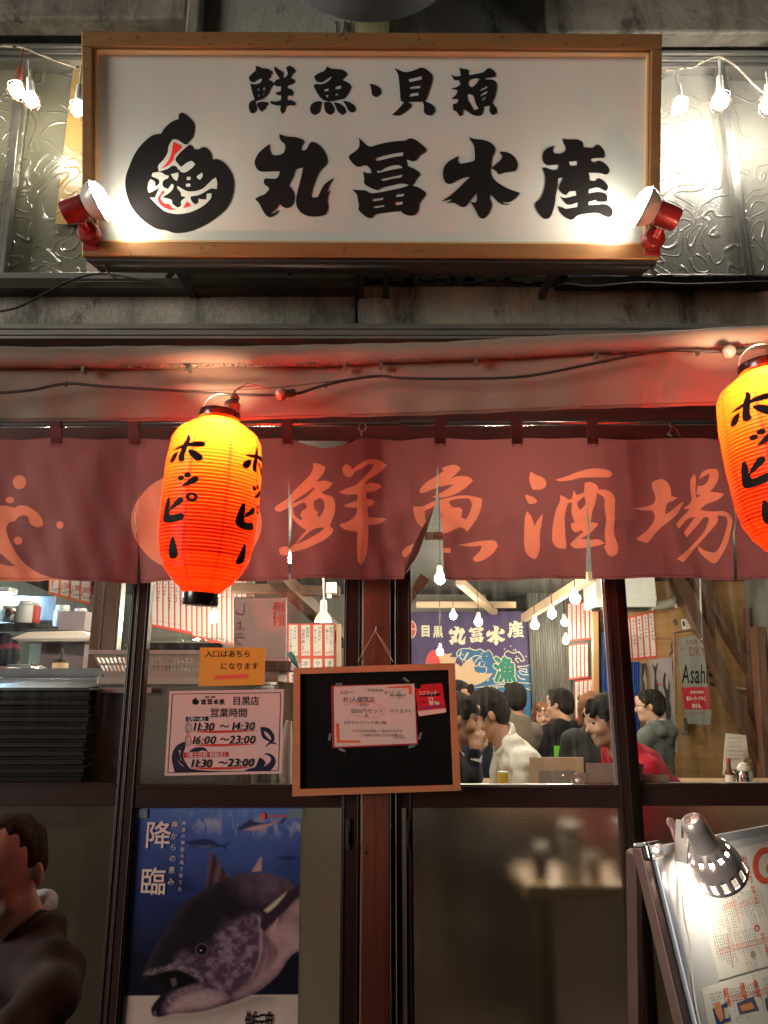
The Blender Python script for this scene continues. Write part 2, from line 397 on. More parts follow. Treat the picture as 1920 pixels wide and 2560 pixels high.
# grooved aluminium rail below the band
b = MB()
for k in range(5):
    z0 = zz(812+k*7.6+7, -.16); z1 = zz(812+k*7.6, -.16); b.box((-3.2, -.17-.006*(k % 2), z0), (3.2, -.02, z1))
b.box((-3.2, -.12, zz(872, -.12)), (3.2, .0, zz(852, -.12)), 1)  # dark strip put in for the shadowed gap above the awning roll
part('grooved_rail', b, [m_alub, m_dark], front, bev=.0015)
b = MB(); b.box((-3.2, -.06, zz(1102, -.06)), (3.2, .10, zz(856, -.06)))
part('header_beam', b, mk('dark_red_timber', (.05,.012,.009), (.085,.022,.014), vs=4, st=(1,1,9), rough=.5, bump=.3, bs=20, bst=(1,1,8)), front)

# upper windows: aluminium track, mullions, embossed panes
m_pg1 = pattern_glass('embossed_glass_dark', (.13,.13,.095), (.22,.21,.155), .22, 1.0, 11, fine=.12)
m_pg2 = pattern_glass('embossed_glass_pebbled', (.24,.23,.195), (.33,.315,.27), .24, 1.0, 11, fine=.6)
m_pg3 = pattern_glass('embossed_glass_yellow', (.34,.22,.075), (.38,.27,.11), .3, .8, 11)
m_pg4 = pattern_glass('embossed_glass_pink', (.40,.30,.24), (.44,.35,.28), .3, .8, 15)
def upper_window(px0, px1, py0, py1, panes, mull, label):
    O = P((px0+px1)/2, py1, 0.02); t = thing('window', label, 'window', loc=O); L = lambda px, py, Y: P(px, py, Y)-O
    b = MB()
    for k in range(3):
        z1, z0 = L(960, py0-26+k*10, -.02).z, L(960, py0-18+k*10, -.02).z
        b.box((L(px0, py0, -.02).x, -.06+.012*k, z0), (L(px1, py0, -.02).x, .05, z1))
    b.box((L(px0, py1, 0).x, -.03, L(960, py1, 0).z-.02), (L(px1, py1, 0).x, .05, L(960, py1-6, 0).z))
    part('window_frame', b, m_alu, t, bev=.002)
    for a in mull:
        b = MB(); b.beam(L(a[0], py1, a[2]), L(a[1], py0, a[2]), a[3], .03); b.beam(L(a[0], py1, a[2])+Vector((a[3]*.3, -.016, 0)), L(a[1], py0, a[2])+Vector((a[3]*.3, -.016, 0)), a[3]*.25, .012)
        part('mullion', b, m_alu, t, bev=.002)
    for a in panes:
        b = MB(); x0, x1 = L(a[0], 400, a[2]).x, L(a[1], 400, a[2]).x
        b.box((x0, a[2]-.02, L(960, py1, a[2]).z-.002), (x1, a[2]-.014, L(960, py0-5, a[2]).z)); part('pane', b, a[3], t)
    return t
wl = upper_window(-60, 470, 145, 690, [(-90, 52, .03, m_pg1), (52, 345, .055, m_pg1)], [(5, 62, .02, .035)], 'upper window with curled embossed glass left of the big sign')
b = MB(); O = wl.location; q0, q1 = P(160, 400, .045)-O, P(222, 400, .045)-O
b.box((q0.x, q0.y-.012, (P(0, 565, .045)-O).z), (q1.x, q0.y-.010, (P(0, 150, .045)-O).z)); part('yellow_pane', b, m_pg3, wl, label='yellowish glass area seen next to the sign frame')
b = MB(); q0, q1 = P(222, 660, .045)-O, P(403, 660, .045)-O
b.box((q0.x, q0.y-.012, (P(0, 690, .045)-O).z), (q1.x, q0.y-.010, (P(0, 600, .045)-O).z)); part('pink_pane', b, m_pg4, wl, label='pinkish glass area below the sign')
wr = upper_window(1480, 1990, 162, 694, [(1470, 1850, .03, m_pg2), (1850, 2200, .055, m_pg2)], [(1868, 1795, .0, .035)], 'upper window with pebbled embossed glass right of the big sign')

# ================================================================ the big sign
_b0, _b1 = P(214, 647, -.45), P(1640, 655, -.45)
# the top leans out over the street: find the depth at which the board keeps its width
def _w(Y): return (P(1643, 97, Y)-P(207, 97, Y)).length
lo, hi = -1.0, -.3
for _ in range(40):
    mi_ = (lo+hi)/2
    if _w(mi_) > (_b1-_b0).length: hi, lo = mi_, lo
    else: lo = mi_
    if _w(mi_) > (_b1-_b0).length: lo, hi = lo, mi_
_YT = None
best = None
for i in range(400):
    Y = -1.0+i*.0018; e = abs(_w(Y)-(_b1-_b0).length)
    if best is None or e < best[0]: best = (e, Y)
_YT = best[1]
_t0 = P(207, 88, _YT)
SG = Fr(_b0, _b1-_b0, _t0-_b0)
SG = Fr(SG.O+SG.U*((_b1-_b0).length/2), SG.U, SG.V)
sign = thing('shop_sign', 'big white shop sign with black brush characters and fish logo in golden frame', 'sign', M=SG.M())
SH = lambda px, py: SG.hit(px, py)
uL, vB = SH(214, 647); uR, _ = SH(1640, 655); _, vT = SH(925, 97)
m_gold = mk('golden_anodised_frame', (.30,.155,.06), (.23,.11,.042), vs=5, st=(1,8,1), rough=.4, metal=.3, bump=.06, bs=80)
m_face = mk('sign_face', (.535,.55,.50), (.45,.46,.41), vs=2.6, st=(1.5,.25,1), rough=.32, spec=.45, coat=.15, bump=.05, bs=4)
fw = .045
b = MB(); b.box((uL+.02, vB+.02, -.07), (uR-.02, vT-.02, .0)); part('sign_face', b, m_face, sign)
def frame_bar(a, c):
    b = MB(); b.box(a, c); return part('frame_bar', b, m_gold, sign, bev=.004)
frame_bar((uL, vB+fw, -.10), (uL+fw*.75, vT-fw, .03)); frame_bar((uR-fw*.75, vB+fw, -.10), (uR, vT-fw, .03))
frame_bar((uL, vB-.002, -.10), (uR, vB+fw, .03)); frame_bar((uL, vT-fw, -.10), (uR, vT+.002, .03))
b = MB(); e = .008; i0, i1, j0, j1 = uL+fw*.75+.001, uR-fw*.75-.001, vB+fw+.001, vT-fw-.001
b.box((i0, j0, 0.0), (i0+e, j1, .018)); b.box((i1-e, j0, 0), (i1, j1, .018)); b.box((i0, j0, 0), (i1, j0+e, .018)); b.box((i0, j1-e, 0), (i1, j1, .018))
part('inner_lip', b, mk('bright_gold_lip', (.75,.50,.26), rough=.3, metal=.4), sign, bev=.0015)
b = MB(); b.box((uL+.01, vB-.012, -.10), (uR-.01, vB-.003, .02)); part('sign_underside', b, m_dark, sign)
b = MB(); rr = random.Random(11)
for i in range(70):
    u = rr.uniform(uL+.05, uR-.05); v, n_ = rr.choice([(vT-fw*.5, .031), (vB+fw*.45, .031)]); v += rr.uniform(-.018, .018); r_ = rr.uniform(.0012, .0028)
    b.lathe([(r_, -.001), (r_*.8, r_*.5), (.0002, r_*.8)], 6, Matrix.Translation((u, v, n_)), cap=False)
tag(part('water_drops', b, mk('water_drop', (.8,.8,.8), rough=.02, trans=1, ior=1.33), sign, sm=True), kind='stuff')

G_MARU = "282,58 350,78 430,85 490,105 503,130 480,165 478,198 505,205 530,190 555,140 585,127 620,140 665,180 700,240 713,300 695,340 655,375 620,440 590,520 568,600 570,627 625,625 645,590 690,510 767,455 725,530 712,585 745,567 720,610 713,655 722,700 715,745 690,780 620,797 545,795 480,765 440,710 434,640 455,540 480,440 497,357 430,372 410,430 365,520 400,560 417,610 412,660 385,705 345,723 312,710 288,685 250,730 208,765 212,780 240,765 277,740 255,775 215,798 185,803 155,780 125,730 100,680 64,643 100,620 150,600 185,565 188,540 150,510 143,480 160,457 250,460 278,430 288,390 200,392 130,395 90,380 65,340 62,300 85,245 130,195 192,148 195,200 215,240 260,248 310,235 332,205 333,150 300,120 285,90"
G_TOMI = "998,92 1040,130 1075,160 1110,170 1160,155 1240,135 1330,122 1415,115 1450,98 1480,97 1520,115 1570,155 1605,190 1600,215 1550,245 1520,285 1485,300 1450,290 1420,283 1430,310 1437,342 1490,365 1540,400 1550,425 1520,455 1495,500 1470,515 1540,540 1590,575 1603,600 1580,630 1545,680 1535,740 1510,780 1475,790 1430,785 1390,765 1385,748 1300,755 1200,768 1145,780 1120,808 1095,812 1060,800 1010,755 993,730 1000,700 990,650 980,600 942,557 1000,562 1060,565 1110,590 1200,580 1300,560 1400,537 1455,515 1380,500 1300,515 1200,540 1170,560 1130,550 1085,530 1047,500 1048,460 1037,395 1075,408 1110,410 1105,375 1060,335 1000,350 960,335 920,290 907,262 925,240 970,210 1000,175 1005,130|1143,285 1165,265 1280,235 1402,215 1397,255 1330,262 1230,285 1165,298|1153,380 1190,385 1250,350 1350,332 1397,362 1300,378 1200,402 1160,408|1193,460 1290,440 1392,417 1383,445 1300,460 1215,480|1118,642 1222,625 1215,650 1125,665|1127,708 1225,692 1230,710 1135,727|1328,600 1407,590 1405,615 1330,628|1320,673 1398,660 1390,690 1335,700"
G_SUI = "320,80 370,97 440,105 500,125 540,165 545,200 525,245 512,310 508,350 510,400 540,450 600,495 680,535 760,562 730,600 690,630 650,645 607,637 625,655 672,660 630,665 585,650 545,615 500,567 500,610 517,655 510,700 480,755 440,782 405,765 370,700 330,637 375,647 387,620 383,548 360,590 320,640 290,675 255,682 215,660 180,645 125,650 170,625 165,615 85,634 150,590 220,530 290,460 337,417 270,432 215,455 160,482 120,475 97,430 95,370 115,320 160,280 230,243 222,280 235,310 290,305 350,290 368,275 368,200 360,150 335,110|583,210 625,207 680,225 725,270 740,320 725,368 680,378 620,388 575,403 555,375 513,348 545,320 590,280 608,245"
G_SAN = "1128,95 1180,102 1250,102 1295,120 1305,145 1303,170 1350,172 1385,175 1410,155 1435,148 1460,165 1485,200 1493,235 1485,258 1430,260 1380,265 1370,280 1400,300 1440,285 1480,300 1515,330 1533,365 1520,395 1500,403 1440,390 1352,387 1365,455 1410,460 1430,438 1460,442 1500,475 1520,510 1510,540 1490,543 1430,515 1355,530 1350,570 1400,560 1440,555 1490,565 1515,595 1510,632 1480,640 1420,635 1425,620 1352,640 1350,668 1420,665 1490,660 1535,680 1560,715 1555,755 1530,770 1500,765 1430,735 1340,740 1260,755 1220,788 1185,788 1130,755 1100,715 1088,675 1130,690 1160,700 1260,682 1262,640 1210,660 1170,662 1140,635 1113,595 1150,608 1250,585 1245,545 1190,550 1160,580 1130,570 1095,520 1135,427 1090,435 1085,500 1070,580 1060,660 1035,745 1010,780 970,783 930,750 893,690 893,650 935,610 965,540 978,460 972,400 952,350 985,345 1020,358 1060,367 1090,350 1092,315 1040,320 990,320 960,290 953,240 970,200 1010,170 1062,158 1045,190 1055,222 1110,222 1145,205 1155,170 1135,130|1180,293 1258,283 1250,328 1192,330"
G_TOP = ["72,65 95,68 115,78 150,82 178,100 165,130 148,148 175,160 182,178 165,205 150,240 120,268 85,280 68,285 75,310 78,340 60,360 40,355 30,320 38,292 68,275 55,240 45,200 40,175 75,180 105,168 115,140 90,145 60,163 38,158 30,135 55,110 75,90|80,205 98,202 96,220 83,222|115,198 135,195 130,218 116,220|85,240 98,238 97,258 87,260|116,236 130,232 125,250 115,252|82,300 100,290 150,292 152,305 135,312 140,325 125,335 110,350 95,335 85,318",
"190,66 225,90 245,105 240,138 262,135 275,110 265,75 285,63 310,75 322,95 300,118 290,140 315,148 318,165 295,180 270,185 268,205 295,210 308,235 300,250 270,248 266,280 300,280 322,295 318,312 290,310 265,312 255,345 238,365 228,340 232,312 200,310 170,300 165,285 200,288 232,280 235,250 210,245 197,232 230,225 235,190 205,190 184,178 200,155 225,145 205,115 192,90",
"522,66 545,80 590,85 625,90 648,115 630,135 612,150 655,170 673,195 655,230 630,265 590,275 540,285 500,278 480,262 460,235 437,190 450,178 490,180 530,160 560,125 530,135 490,162 455,160 440,130 470,110 505,95|497,208 533,203 530,222 503,225|570,192 613,185 607,208 568,212|508,245 533,242 528,262 515,262|568,238 595,233 588,250 565,250|490,290 480,310 475,345 450,368 425,362 415,330 430,300 465,285|505,292 540,290 560,320 563,350 540,370 515,355 503,320|565,292 600,300 630,325 637,355 615,370 590,350 575,320|622,283 660,290 690,310 700,335 685,353 660,348 645,320",
"790,177 825,183 855,205 857,235 830,260 805,245 800,210",
"945,77 975,90 1010,103 1060,95 1110,75 1145,85 1180,120 1182,155 1165,210 1145,270 1130,288 1160,295 1195,320 1197,350 1175,373 1145,368 1130,350 1130,315 1122,288 1060,288 1020,290 1050,300 1050,318 1020,345 975,373 930,370 960,345 1000,300 1005,290 985,280 978,200 972,140 965,110|1028,145 1120,125 1115,150 1035,168|1040,195 1110,185 1105,205 1035,208|1040,238 1098,228 1095,250 1032,258",
"1353,77 1410,88 1408,125 1440,118 1500,105 1535,78 1562,88 1580,112 1572,132 1520,138 1500,150 1560,150 1585,172 1585,215 1572,265 1558,295 1585,330 1588,360 1562,372 1543,350 1545,308 1505,318 1500,355 1480,375 1440,372 1405,350 1378,335 1372,370 1352,378 1335,350 1315,340 1312,305 1340,295 1345,270 1305,270 1335,240 1340,215 1298,205 1330,200 1360,180 1350,150 1320,150 1303,120 1330,130 1362,125|1412,155 1448,140 1480,145 1455,180 1430,200 1408,185|1400,238 1440,250 1455,300 1475,330 1445,345 1420,300 1405,275|1480,210 1528,185 1528,202 1475,225|1485,240 1530,215 1525,235 1480,258|1490,272 1520,250 1515,270 1495,285"]
L_BLACK = "772,170 810,150 850,170 905,220 945,270 952,320 935,420 900,470 845,518 905,522 930,545 940,570 1000,570 1040,548 1080,552 1125,590 1147,640 1150,695 1200,683 1270,710 1330,770 1380,850 1405,950 1400,1040 1370,1160 1300,1270 1180,1370 1050,1450 900,1510 730,1532 620,1500 520,1485 400,1420 290,1320 200,1180 155,1000 165,870 200,770 250,650 330,530 450,420 540,395 570,390 600,335 680,260 770,222"
L_WHITE = "845,516 815,500 760,465 715,458 690,475 655,540 645,610 600,690 535,762 545,830 640,800 700,762 750,775 765,810 800,778 740,710 740,670 800,600 880,530 905,520|470,845 560,835 620,870 655,875 650,905 600,930 585,970 600,1010 650,1030 690,970 715,985 710,1020 680,1060 640,1090 590,1120 600,1130 690,1155 700,1200 760,1245 800,1220 800,1170 855,1125 800,1110 795,1070 755,1020 755,995 800,1020 870,1055 960,1055 1040,1030 1090,990 1150,930 1200,895 1215,960 1210,1030 1140,1025 1080,1060 1000,1100 910,1115 915,1160 960,1210 1000,1190 1000,1140 1040,1150 1060,1150 1090,1150 1095,1085 1150,1080 1140,1140 1060,1220 950,1280 850,1310 740,1318 620,1290 540,1230 480,1170 440,1130 500,1130 520,1080 550,1010 490,1050 430,1075 413,1030 425,950 450,915 500,950 500,1005 545,970 540,920 460,885|680,860 765,840 768,880 750,940 715,915|775,800 860,730 920,705 962,740 930,785 850,838 800,835|865,890 910,890 908,925 865,928|855,970 905,968 905,1002 858,1005|1040,840 1048,880 1020,925 990,910 978,885"
L_RED = "712,490 805,535 795,570 715,650 715,685 650,760 560,800 630,740 680,650 700,560|585,1050 620,1065 570,1110 565,1150 610,1200 655,1200 700,1250 740,1275 660,1268 580,1230 540,1180 535,1130 565,1085|865,1175 890,1195 912,1225 822,1252"
def tr(s, reg, fr_, n=3, k=None):           # traced outline -> smoothed loops in the frame's own metres
    ox, oy, kk = reg; out = []
    for lp in parse(s, ox, oy, kk): out.append([fr_.hit(*p) for p in smooth(lp, n)])
    return out
RG_A = (620, 320, 460/1659); RG_B = (1080, 320, 480/1659); RG_T = (610, 140, 660/1659); RG_L = (280, 250, 360/1659)
for nm, s_, rg in (('maru', G_MARU, RG_A), ('tomi', G_TOMI, RG_A), ('sui', G_SUI, RG_B), ('san', G_SAN, RG_B)):
    b = MB(); b.poly(tr(s_, rg, SG), .0006, .0022); part('character', b, m_ink, sign)
for s_ in G_TOP:
    b = MB(); b.poly(tr(s_, RG_T, SG), .0006, .0022); part('small_character', b, m_ink, sign)
b = MB(); b.poly(tr(L_BLACK, RG_L, SG), .0006, .0020); lg = part('logo', b, m_ink, sign, label='round black logo of a curled fish with red and white details')
b = MB()
for lp in tr(L_WHITE, RG_L, SG): b.poly([lp], .0032)
part('logo_white', b, m_face, lg, kind='stuff')
b = MB()
for lp in tr(L_RED, RG_L, SG): b.poly([lp], .0040)
part('logo_red', b, m_red, lg, kind='stuff')
# brackets and wires behind / under the sign
b = MB()
for px in (415, 895, 965, 1410):
    p = SG.W(SH(px, 640)[0], vB+.02, -.11); b.beam(p, P(px+6, 687, -.15), .022, .022); b.beam(p, (p.x, -.08, p.z+.02), .022, .022)
b.beam((xx(400, 680, -.2), -.12, zz(678, -.2)), (xx(1480, 680, -.2), -.12, zz(682, -.2)), .02, .02)
b.beam(SG.W(-.5, vT-.1, -.1), (xx(640, 120), -.06, SG.W(0, vT, 0).z+.1), .02, .02)
b.beam(SG.W(.5, vT-.1, -.1), (xx(1200, 120), -.06, SG.W(0, vT, 0).z+.1), .02, .02)
tag(part('sign_bracket', b, m_dark), 'rusty black steel brackets holding the big sign off the wall', 'bracket')
b = MB(); rr = random.Random(8)
for i in range(7):
    x0 = 720+i*95; pts = [P(x0+j*22+rr.uniform(-6, 6), 676+rr.uniform(-10, 12), -.2) for j in range(6)]; b.tube(smooth3 := pts, .0035, 6)
tag(part('loose_wire', b, m_black), 'tangle of thin black wires behind the underside of the big sign', 'wires', kind='stuff')

# round grey disc and the little box above the sign, its yellow glow put into the glass colour
b = MB(); O = P(925, 10, -.18); O = Vector((O.x, -.2, O.z))
cz = P(925, 56, -.25).z; rD = .36
mm = Matrix.Translation((P(925, 56, -.25).x, -.25, cz+rD)) @ Matrix.Rotation(rad(90), 4, 'X')
b.lathe([(rD*.9, -.02), (rD, 0), (rD, .10), (rD*.97, .12), (.02, .12)], 64, mm)
t_ = part('round_sign', b, mk('grey_weathered_disc', (.10,.10,.11), (.15,.15,.16), vs=14, rough=.5), sm=True); tag(t_, 'round slate grey disc sign cut off by the top of the photo', 'round sign')
b = MB(); p0, p1 = P(897, 100, -.07), P(973, 55, -.07); b.box((p0.x, -.09, p0.z-.05), (p1.x, -.052, p1.z+.05))
tag(part('glass_block', b, pattern_glass('glow_yellow_block', (.55,.45,.22), (.62,.55,.33), .2, 1.0, 40, fine=.5)), 'small yellowish glass block in the wall above the sign', 'glass block')
tb = MB(); fr = wall_at(-.056)
for lp in ("838,52 842,50 846,90 842,92", "855,92 861,52 866,52 872,78 876,52 880,52 880,92 875,92 875,70 871,90 868,90 863,68 860,92"):
    tb.poly([[fr.hit(*q) for q in parse(lp)[0]]], .0)
tag(part('letter_mark', tb, m_inksoft, None), 'dark letters painted on the wall above the sign', 'lettering'); bpy.data.objects['letter_mark'].matrix_world = fr.M()

# ================================================================ lamps of the sign
m_lred = mk('red_lamp_housing', (.20,.012,.012), (.26,.02,.018), vs=20, rough=.38, coat=.3)
m_lgrey = mk('lamp_glass_back', (.55,.52,.44), rough=.3, coat=.3)
m_lit = emis('lit_reflector', (1.0,.93,.80), 26)
def spot(side, label):
    px, py = ((240, 598) if side < 0 else (1618, 612)); u, v = SH(px, py); o = SG.at(px, py)
    t = thing('spot_lamp', label, 'spot lamp', M=o.M(), group='red spot lamps on the lower corners of the sign')
    s = side
    # pivots: everything in the sign's frame, x mirrored for the other side
    X = lambda x: -s*x
    b = MB(); b.lathe([(.0315, -.0), (.034, .012), (.034, .030), (.028, .04), (.0, .042)], 28, Matrix.Translation((0, 0, .032))); b.box((X(-.030), -.045, -.06), (X(.020), .028, .0315)); part('mount', b, m_lred, t, sm=True, bev=.002)
    b = MB(); b.tube([(0, -.002, .07), (X(-.012), .022, .085), (X(-.016), .035, .10)], [.013, .012, .014], 14); part('arm', b, mk('red_arm', (.42,.03,.02), rough=.35), t, sm=True)
    ax = Vector((X(.88), .36, -.04)).normalized(); M0 = ax.to_track_quat('Z', 'Y').to_matrix().to_4x4()
    B = Vector((X(-.045), .030, .125)); m_ = Matrix.Translation(B) @ M0
    b = MB(); b.lathe([(.0, -.002), (.032, 0), (.034, .01), (.036, .062), (.030, .066)], 24, m_); part('housing', b, m_lred, t, sm=True, bev=.001)
    b = MB(); b.box((-.012, -.0365, .02), (.012, -.034, .05), 0, m_ @ Matrix.Rotation(.9*s, 4, 'Z')); part('rating_label', b, mk('silver_label', (.35,.36,.34), rough=.4), t)
    b = MB(); b.lathe([(.026, .064), (.034, .068), (.047, .082), (.056, .100), (.058, .108)], 32, m_, cap=False); part('reflector', b, m_lgrey, t, sm=True)
    b = MB(); b.lathe([(.056, .106), (.052, .116), (.038, .126), (.018, .131), (.0005, .132)], 32, m_, cap=False); part('bulb_front', b, m_lit, t, sm=True)
    b = MB()
    ring = lambda r, z, n=32: [m_ @ Vector((r*math.cos(a), r*math.sin(a), z)) for a in (2*math.pi*i/n for i in range(n+1))]
    b.tube(ring(.060, .107), .0022, 6, cap=False); b.tube(ring(.030, .134), .0018, 6, cap=False)
    for k in range(6):
        a = k*math.pi/3; cc, ss = math.cos(a), math.sin(a)
        b.tube([m_ @ Vector((.060*cc, .060*ss, .107)), m_ @ Vector((.056*cc, .056*ss, .120)), m_ @ Vector((.030*cc, .030*ss, .134))], .0018, 6)
    b.tube([m_ @ Vector((0, -.066, .100)), m_ @ Vector((0, -.080, .112))], .0028, 6)
    part('wire_guard', b, m_chrome, t, sm=True)
    la = bpy.data.lights.new('sign_spot', 'SPOT'); la.energy = SPOTW; la.color = (1.0, .90, .74); la.spot_size = rad(165); la.spot_blend = .9; la.shadow_soft_size = .035
    lo_ = bpy.data.objects.new('lamp_light', la); C.objects.link(lo_); lo_.parent = t
    tgt = Vector((X(.5), -.28, -.55)).normalized()
    lo_.matrix_local = Matrix.Translation(m_ @ Vector((0, 0, .15))) @ (-tgt).to_track_quat('Z', 'Y').to_matrix().to_4x4()
    return t
SPOTW = 2.9
spot(-1, 'red clip spot lamp with caged bulb on the lower left corner of the sign')
spot(1, 'red clip spot lamp with caged bulb on the lower right corner of the sign')
# two chrome lamps behind the top edge
for (px, py, r_, lb) in ((662, 92, .030, 'small chrome lamp peeping over the top left of the sign'), (1195, 100, .052, 'larger chrome lamp head over the top right of the sign')):
    o = SG.at(px, py); t = thing('top_lamp', lb, 'lamp', M=o.M(), group='chrome lamps above the sign')
    dz = -.06
    b = MB(); prof = [(.0005, r_)]+[(r_*math.sin(a), r_*math.cos(a)) for a in (i*math.pi/14 for i in range(1, 9))]+[(r_*1.15, -r_*.3)]
    b.lathe(prof[::-1], 28, Matrix.Translation((0, -.004, dz)) @ Matrix.Rotation(rad(-80), 4, 'X'), cap=False); part('lamp_head', b, m_chrome, t, sm=True)
    b = MB(); b.tube([(0, -.01, dz-.01), (0, -.05, dz-.05), (0, -.12, dz-.08)], .008, 8); part('stem', b, m_alu, t, sm=True)

# ================================================================ strings of bulbs beside the sign
def bulb_string(pts, bulbs, label, Y, mat):
    O = P(pts[0][0], pts[0][1], Y); t = thing('string_light', label, 'string lights', loc=O)
    b = MB(); b.tube([P(x, y, Y+.01*math.sin(i*2.3))-O for i, (x, y) in enumerate(smooth(pts, 4, closed=False))], .0042, 7); part('cord', b, mk('pale_cord', (.30,.26,.20), rough=.5), t, sm=True)
    for (x0, y0, x1, y1, sock, rb) in bulbs:
        a, c = P(x0, y0, Y)-O, P(x1, y1, Y)-O; d = (c-a)
        b = MB(); b.tube([a, a+d*.6], .0035, 6); b.tube([a+d*.55, a+d*.99], [.011, .015], 12); s_ = part('socket', b, sock, t, sm=True)
        z = d.normalized(); m_ = Matrix.Translation(c) @ z.to_track_quat('Z', 'X').to_matrix().to_4x4()
        b = MB(); pr = [(rb*.42, -.004), (rb*.45, rb*.3)]+[(rb*math.sin(q), rb*1.25-rb*math.cos(q)) for q in (rad(35+i*145/9) for i in range(10))]
        b.lathe(pr, 18, m_, cap=False); part('bulb', b, mat, t, sm=True)
        b = MB()
        for k in range(6):
            q = k*math.pi/3; f = lambda r, z_: m_ @ Vector((r*math.cos(q), r*math.sin(q), z_))
            b.tube([f(rb*.5, -.005), f(rb*1.35, rb*.8), f(rb*1.42, rb*1.3), f(rb*.9, rb*2.4), f(.002, rb*2.7)], .0010, 4)
        part('bulb_cage', b, mk('copper_wire', (.35,.18,.09), rough=.3, metal=.9), t, sm=True)
so_w = mk('white_socket', (.55,.54,.5), rough=.4); so_r = mk('copper_socket', (.30,.09,.06), rough=.4)
m_sb = emis('string_bulb', (1.0,.90,.70), 90); m_sb2 = emis('string_bulb_bright', (1.0,.94,.82), 150)
bulb_string([(-40, 112), (20, 116), (60, 120), (110, 140), (190, 168), (215, 160)], [(58, 120, 45, 208, so_r, .027), (70, 150, 78, 235, so_w, .024), (203, 165, 196, 255, so_w, .025)], 'white cord with three lit caged bulbs at the left window', -.17, m_sb)
bulb_string([(1640, 180), (1690, 172), (1730, 168), (1790, 142), (1840, 165), (1900, 225), (1990, 270)], [(1690, 172, 1698, 248, so_w, .026), (1798, 145, 1800, 232, so_w, .030), (1915, 180, 1922, 238, so_w, .032)], 'white cord with very bright bulbs at the right window', -.17, m_sb2)
# cables
def cable(pts, Y, r, label, name='cable', mat=None, n=4):
    b = MB(); q = smooth(pts, n, closed=False); b.tube([P(x, y, Y if not callable(Y) else Y(x)) for x, y in q], r, 8)
    return tag(part(name, b, mat or m_cord, sm=True), label, 'cable')
cable([(232, 636), (250, 650), (265, 665), (272, 685), (290, 695)], -.42, .0035, 'short black lamp cord hanging below the left spot lamp')
cable([(-30, 782), (40, 770), (110, 735), (180, 700), (250, 684), (330, 695), (380, 702)], -.22, .004, 'black cable sagging off the ledge at the far left')
cable([(1622, 632), (1636, 655), (1630, 672), (1638, 690)], -.44, .006, 'black rubber cord stub under the right spot lamp')
cable([(1388, 716), (1420, 712), (1480, 718), (1600, 708), (1720, 712), (1950, 704)], -.2, .006, 'thick black cable lying along the broken concrete edge')

# ================================================================ awning
def aw_Y(px): return -.55-.13*max(0, (px-850)/1070.0)
top = [(-80, 868), (400, 867), (850, 863), (1100, 855), (1365, 842), (1650, 829), (1990, 812)]
bot = [(-80, 921), (400, 920), (850, 913), (1100, 903), (1365, 889), (1650, 878), (1990, 863)]
def itp(lst, x):
    for (a, b_), (c, d) in zip(lst, lst[1:]):
        if x <= c: return b_+(d-b_)*(x-a)/(c-a)
    return lst[-1][1]
aw = thing('awning', 'folded beige shop awning with wet front roll and hanging valance lit red by the lanterns', 'awning', loc=P(960, 1050, -.55))
AO = aw.location
b = MB(); vs = []; fs = []; n = 14; xs = list(range(-80, 1991, 30)); rr = random.Random(2)
for i, px in enumerate(xs):
    yt, yb = itp(top, px), itp(bot, px); Yc = aw_Y(px); a, c = P(px, yt, Yc), P(px, yb, Yc); cen = (a+c)/2; r_ = (a.z-c.z)/2
    for k in range(n):
        q = 2*math.pi*k/n; w_ = 1+.05*math.sin(px*.013+k)+.03*math.sin(px*.05)
        vs.append(cen+Vector((0, -math.cos(q)*r_*.8*w_, math.sin(q)*r_*w_))-AO)
for i in range(len(xs)-1):
    for k in range(n):
        a_, b_ = i*n+k, i*n+(k+1) % n; fs.append((a_, a_+n, b_+n, b_))
b.add(vs, fs)
m_awn = cloth_mat('awning_canvas', (.26,.20,.155), (.215,.16,.12), tl=.12, weave=9, rough=.6, bumpy=.4, spec=.35)
part('front_roll', b, m_awn, aw, sm='all')
# valance: a long strip of cloth
b = MB(); vb = [(-80, 1054), (520, 1052), (960, 1041), (1400, 1025), (1780, 1012), (1990, 1004)]
vs, fs = [], []; rows = 10
xs = list(range(-80, 1991, 15))
for px in xs:
    for j in range(rows):
        f = j/(rows-1); y = itp(bot, px)-14+(itp(vb, px)-itp(bot, px)+14)*f
        p = P(px, y, aw_Y(px)+.02); p.y += .004*math.sin(px*.011+f*2)+.003*f*math.sin(px*.043); vs.append(p-AO)
for i in range(len(xs)-1):
    for j in range(rows-1):
        a_ = i*rows+j; fs.append((a_, a_+1, a_+rows+1, a_+rows))
b.add(vs, fs)
o = part('valance', b, m_awn, aw, sm='all'); md = o.modifiers.new('t', 'SOLIDIFY'); md.thickness = .0015
b = MB()
for px in xs[:-1]:
    p, q = P(px, itp(vb, px)-7, aw_Y(px)+.016), P(px+15, itp(vb, px+15)-7, aw_Y(px+15)+.016); b.beam(p-AO, q-AO, .0012, .0012)
part('hem_seam', b, mk('seam', (.08,.04,.03), rough=.8), aw)
for px in (210, 475, 862, 952, 1190, 1490, 1745):
    b = MB(); y = itp(bot, px); p = P(px, y+2, aw_Y(px)-.01)-AO; b.box((p.x-.004, p.y-.01, p.z-.012), (p.x+.004, p.y+.01, p.z+.004)); part('hook', b, m_alu, aw)
b = MB(); rr = random.Random(21)      # beads of rain under the roll
for i in range(260):
    px = rr.uniform(300, 1100) if i < 200 else rr.uniform(0, 1900); y = itp(bot, px)-rr.uniform(1, 9); p = P(px, y, aw_Y(px)-.017)-AO; r_ = rr.uniform(.0012, .003)
    b.lathe([(.0003, r_), (r_*.8, r_*.5), (r_, 0), (r_*.6, -r_*.7), (.0003, -r_)], 6, Matrix.Translation(p), cap=False)
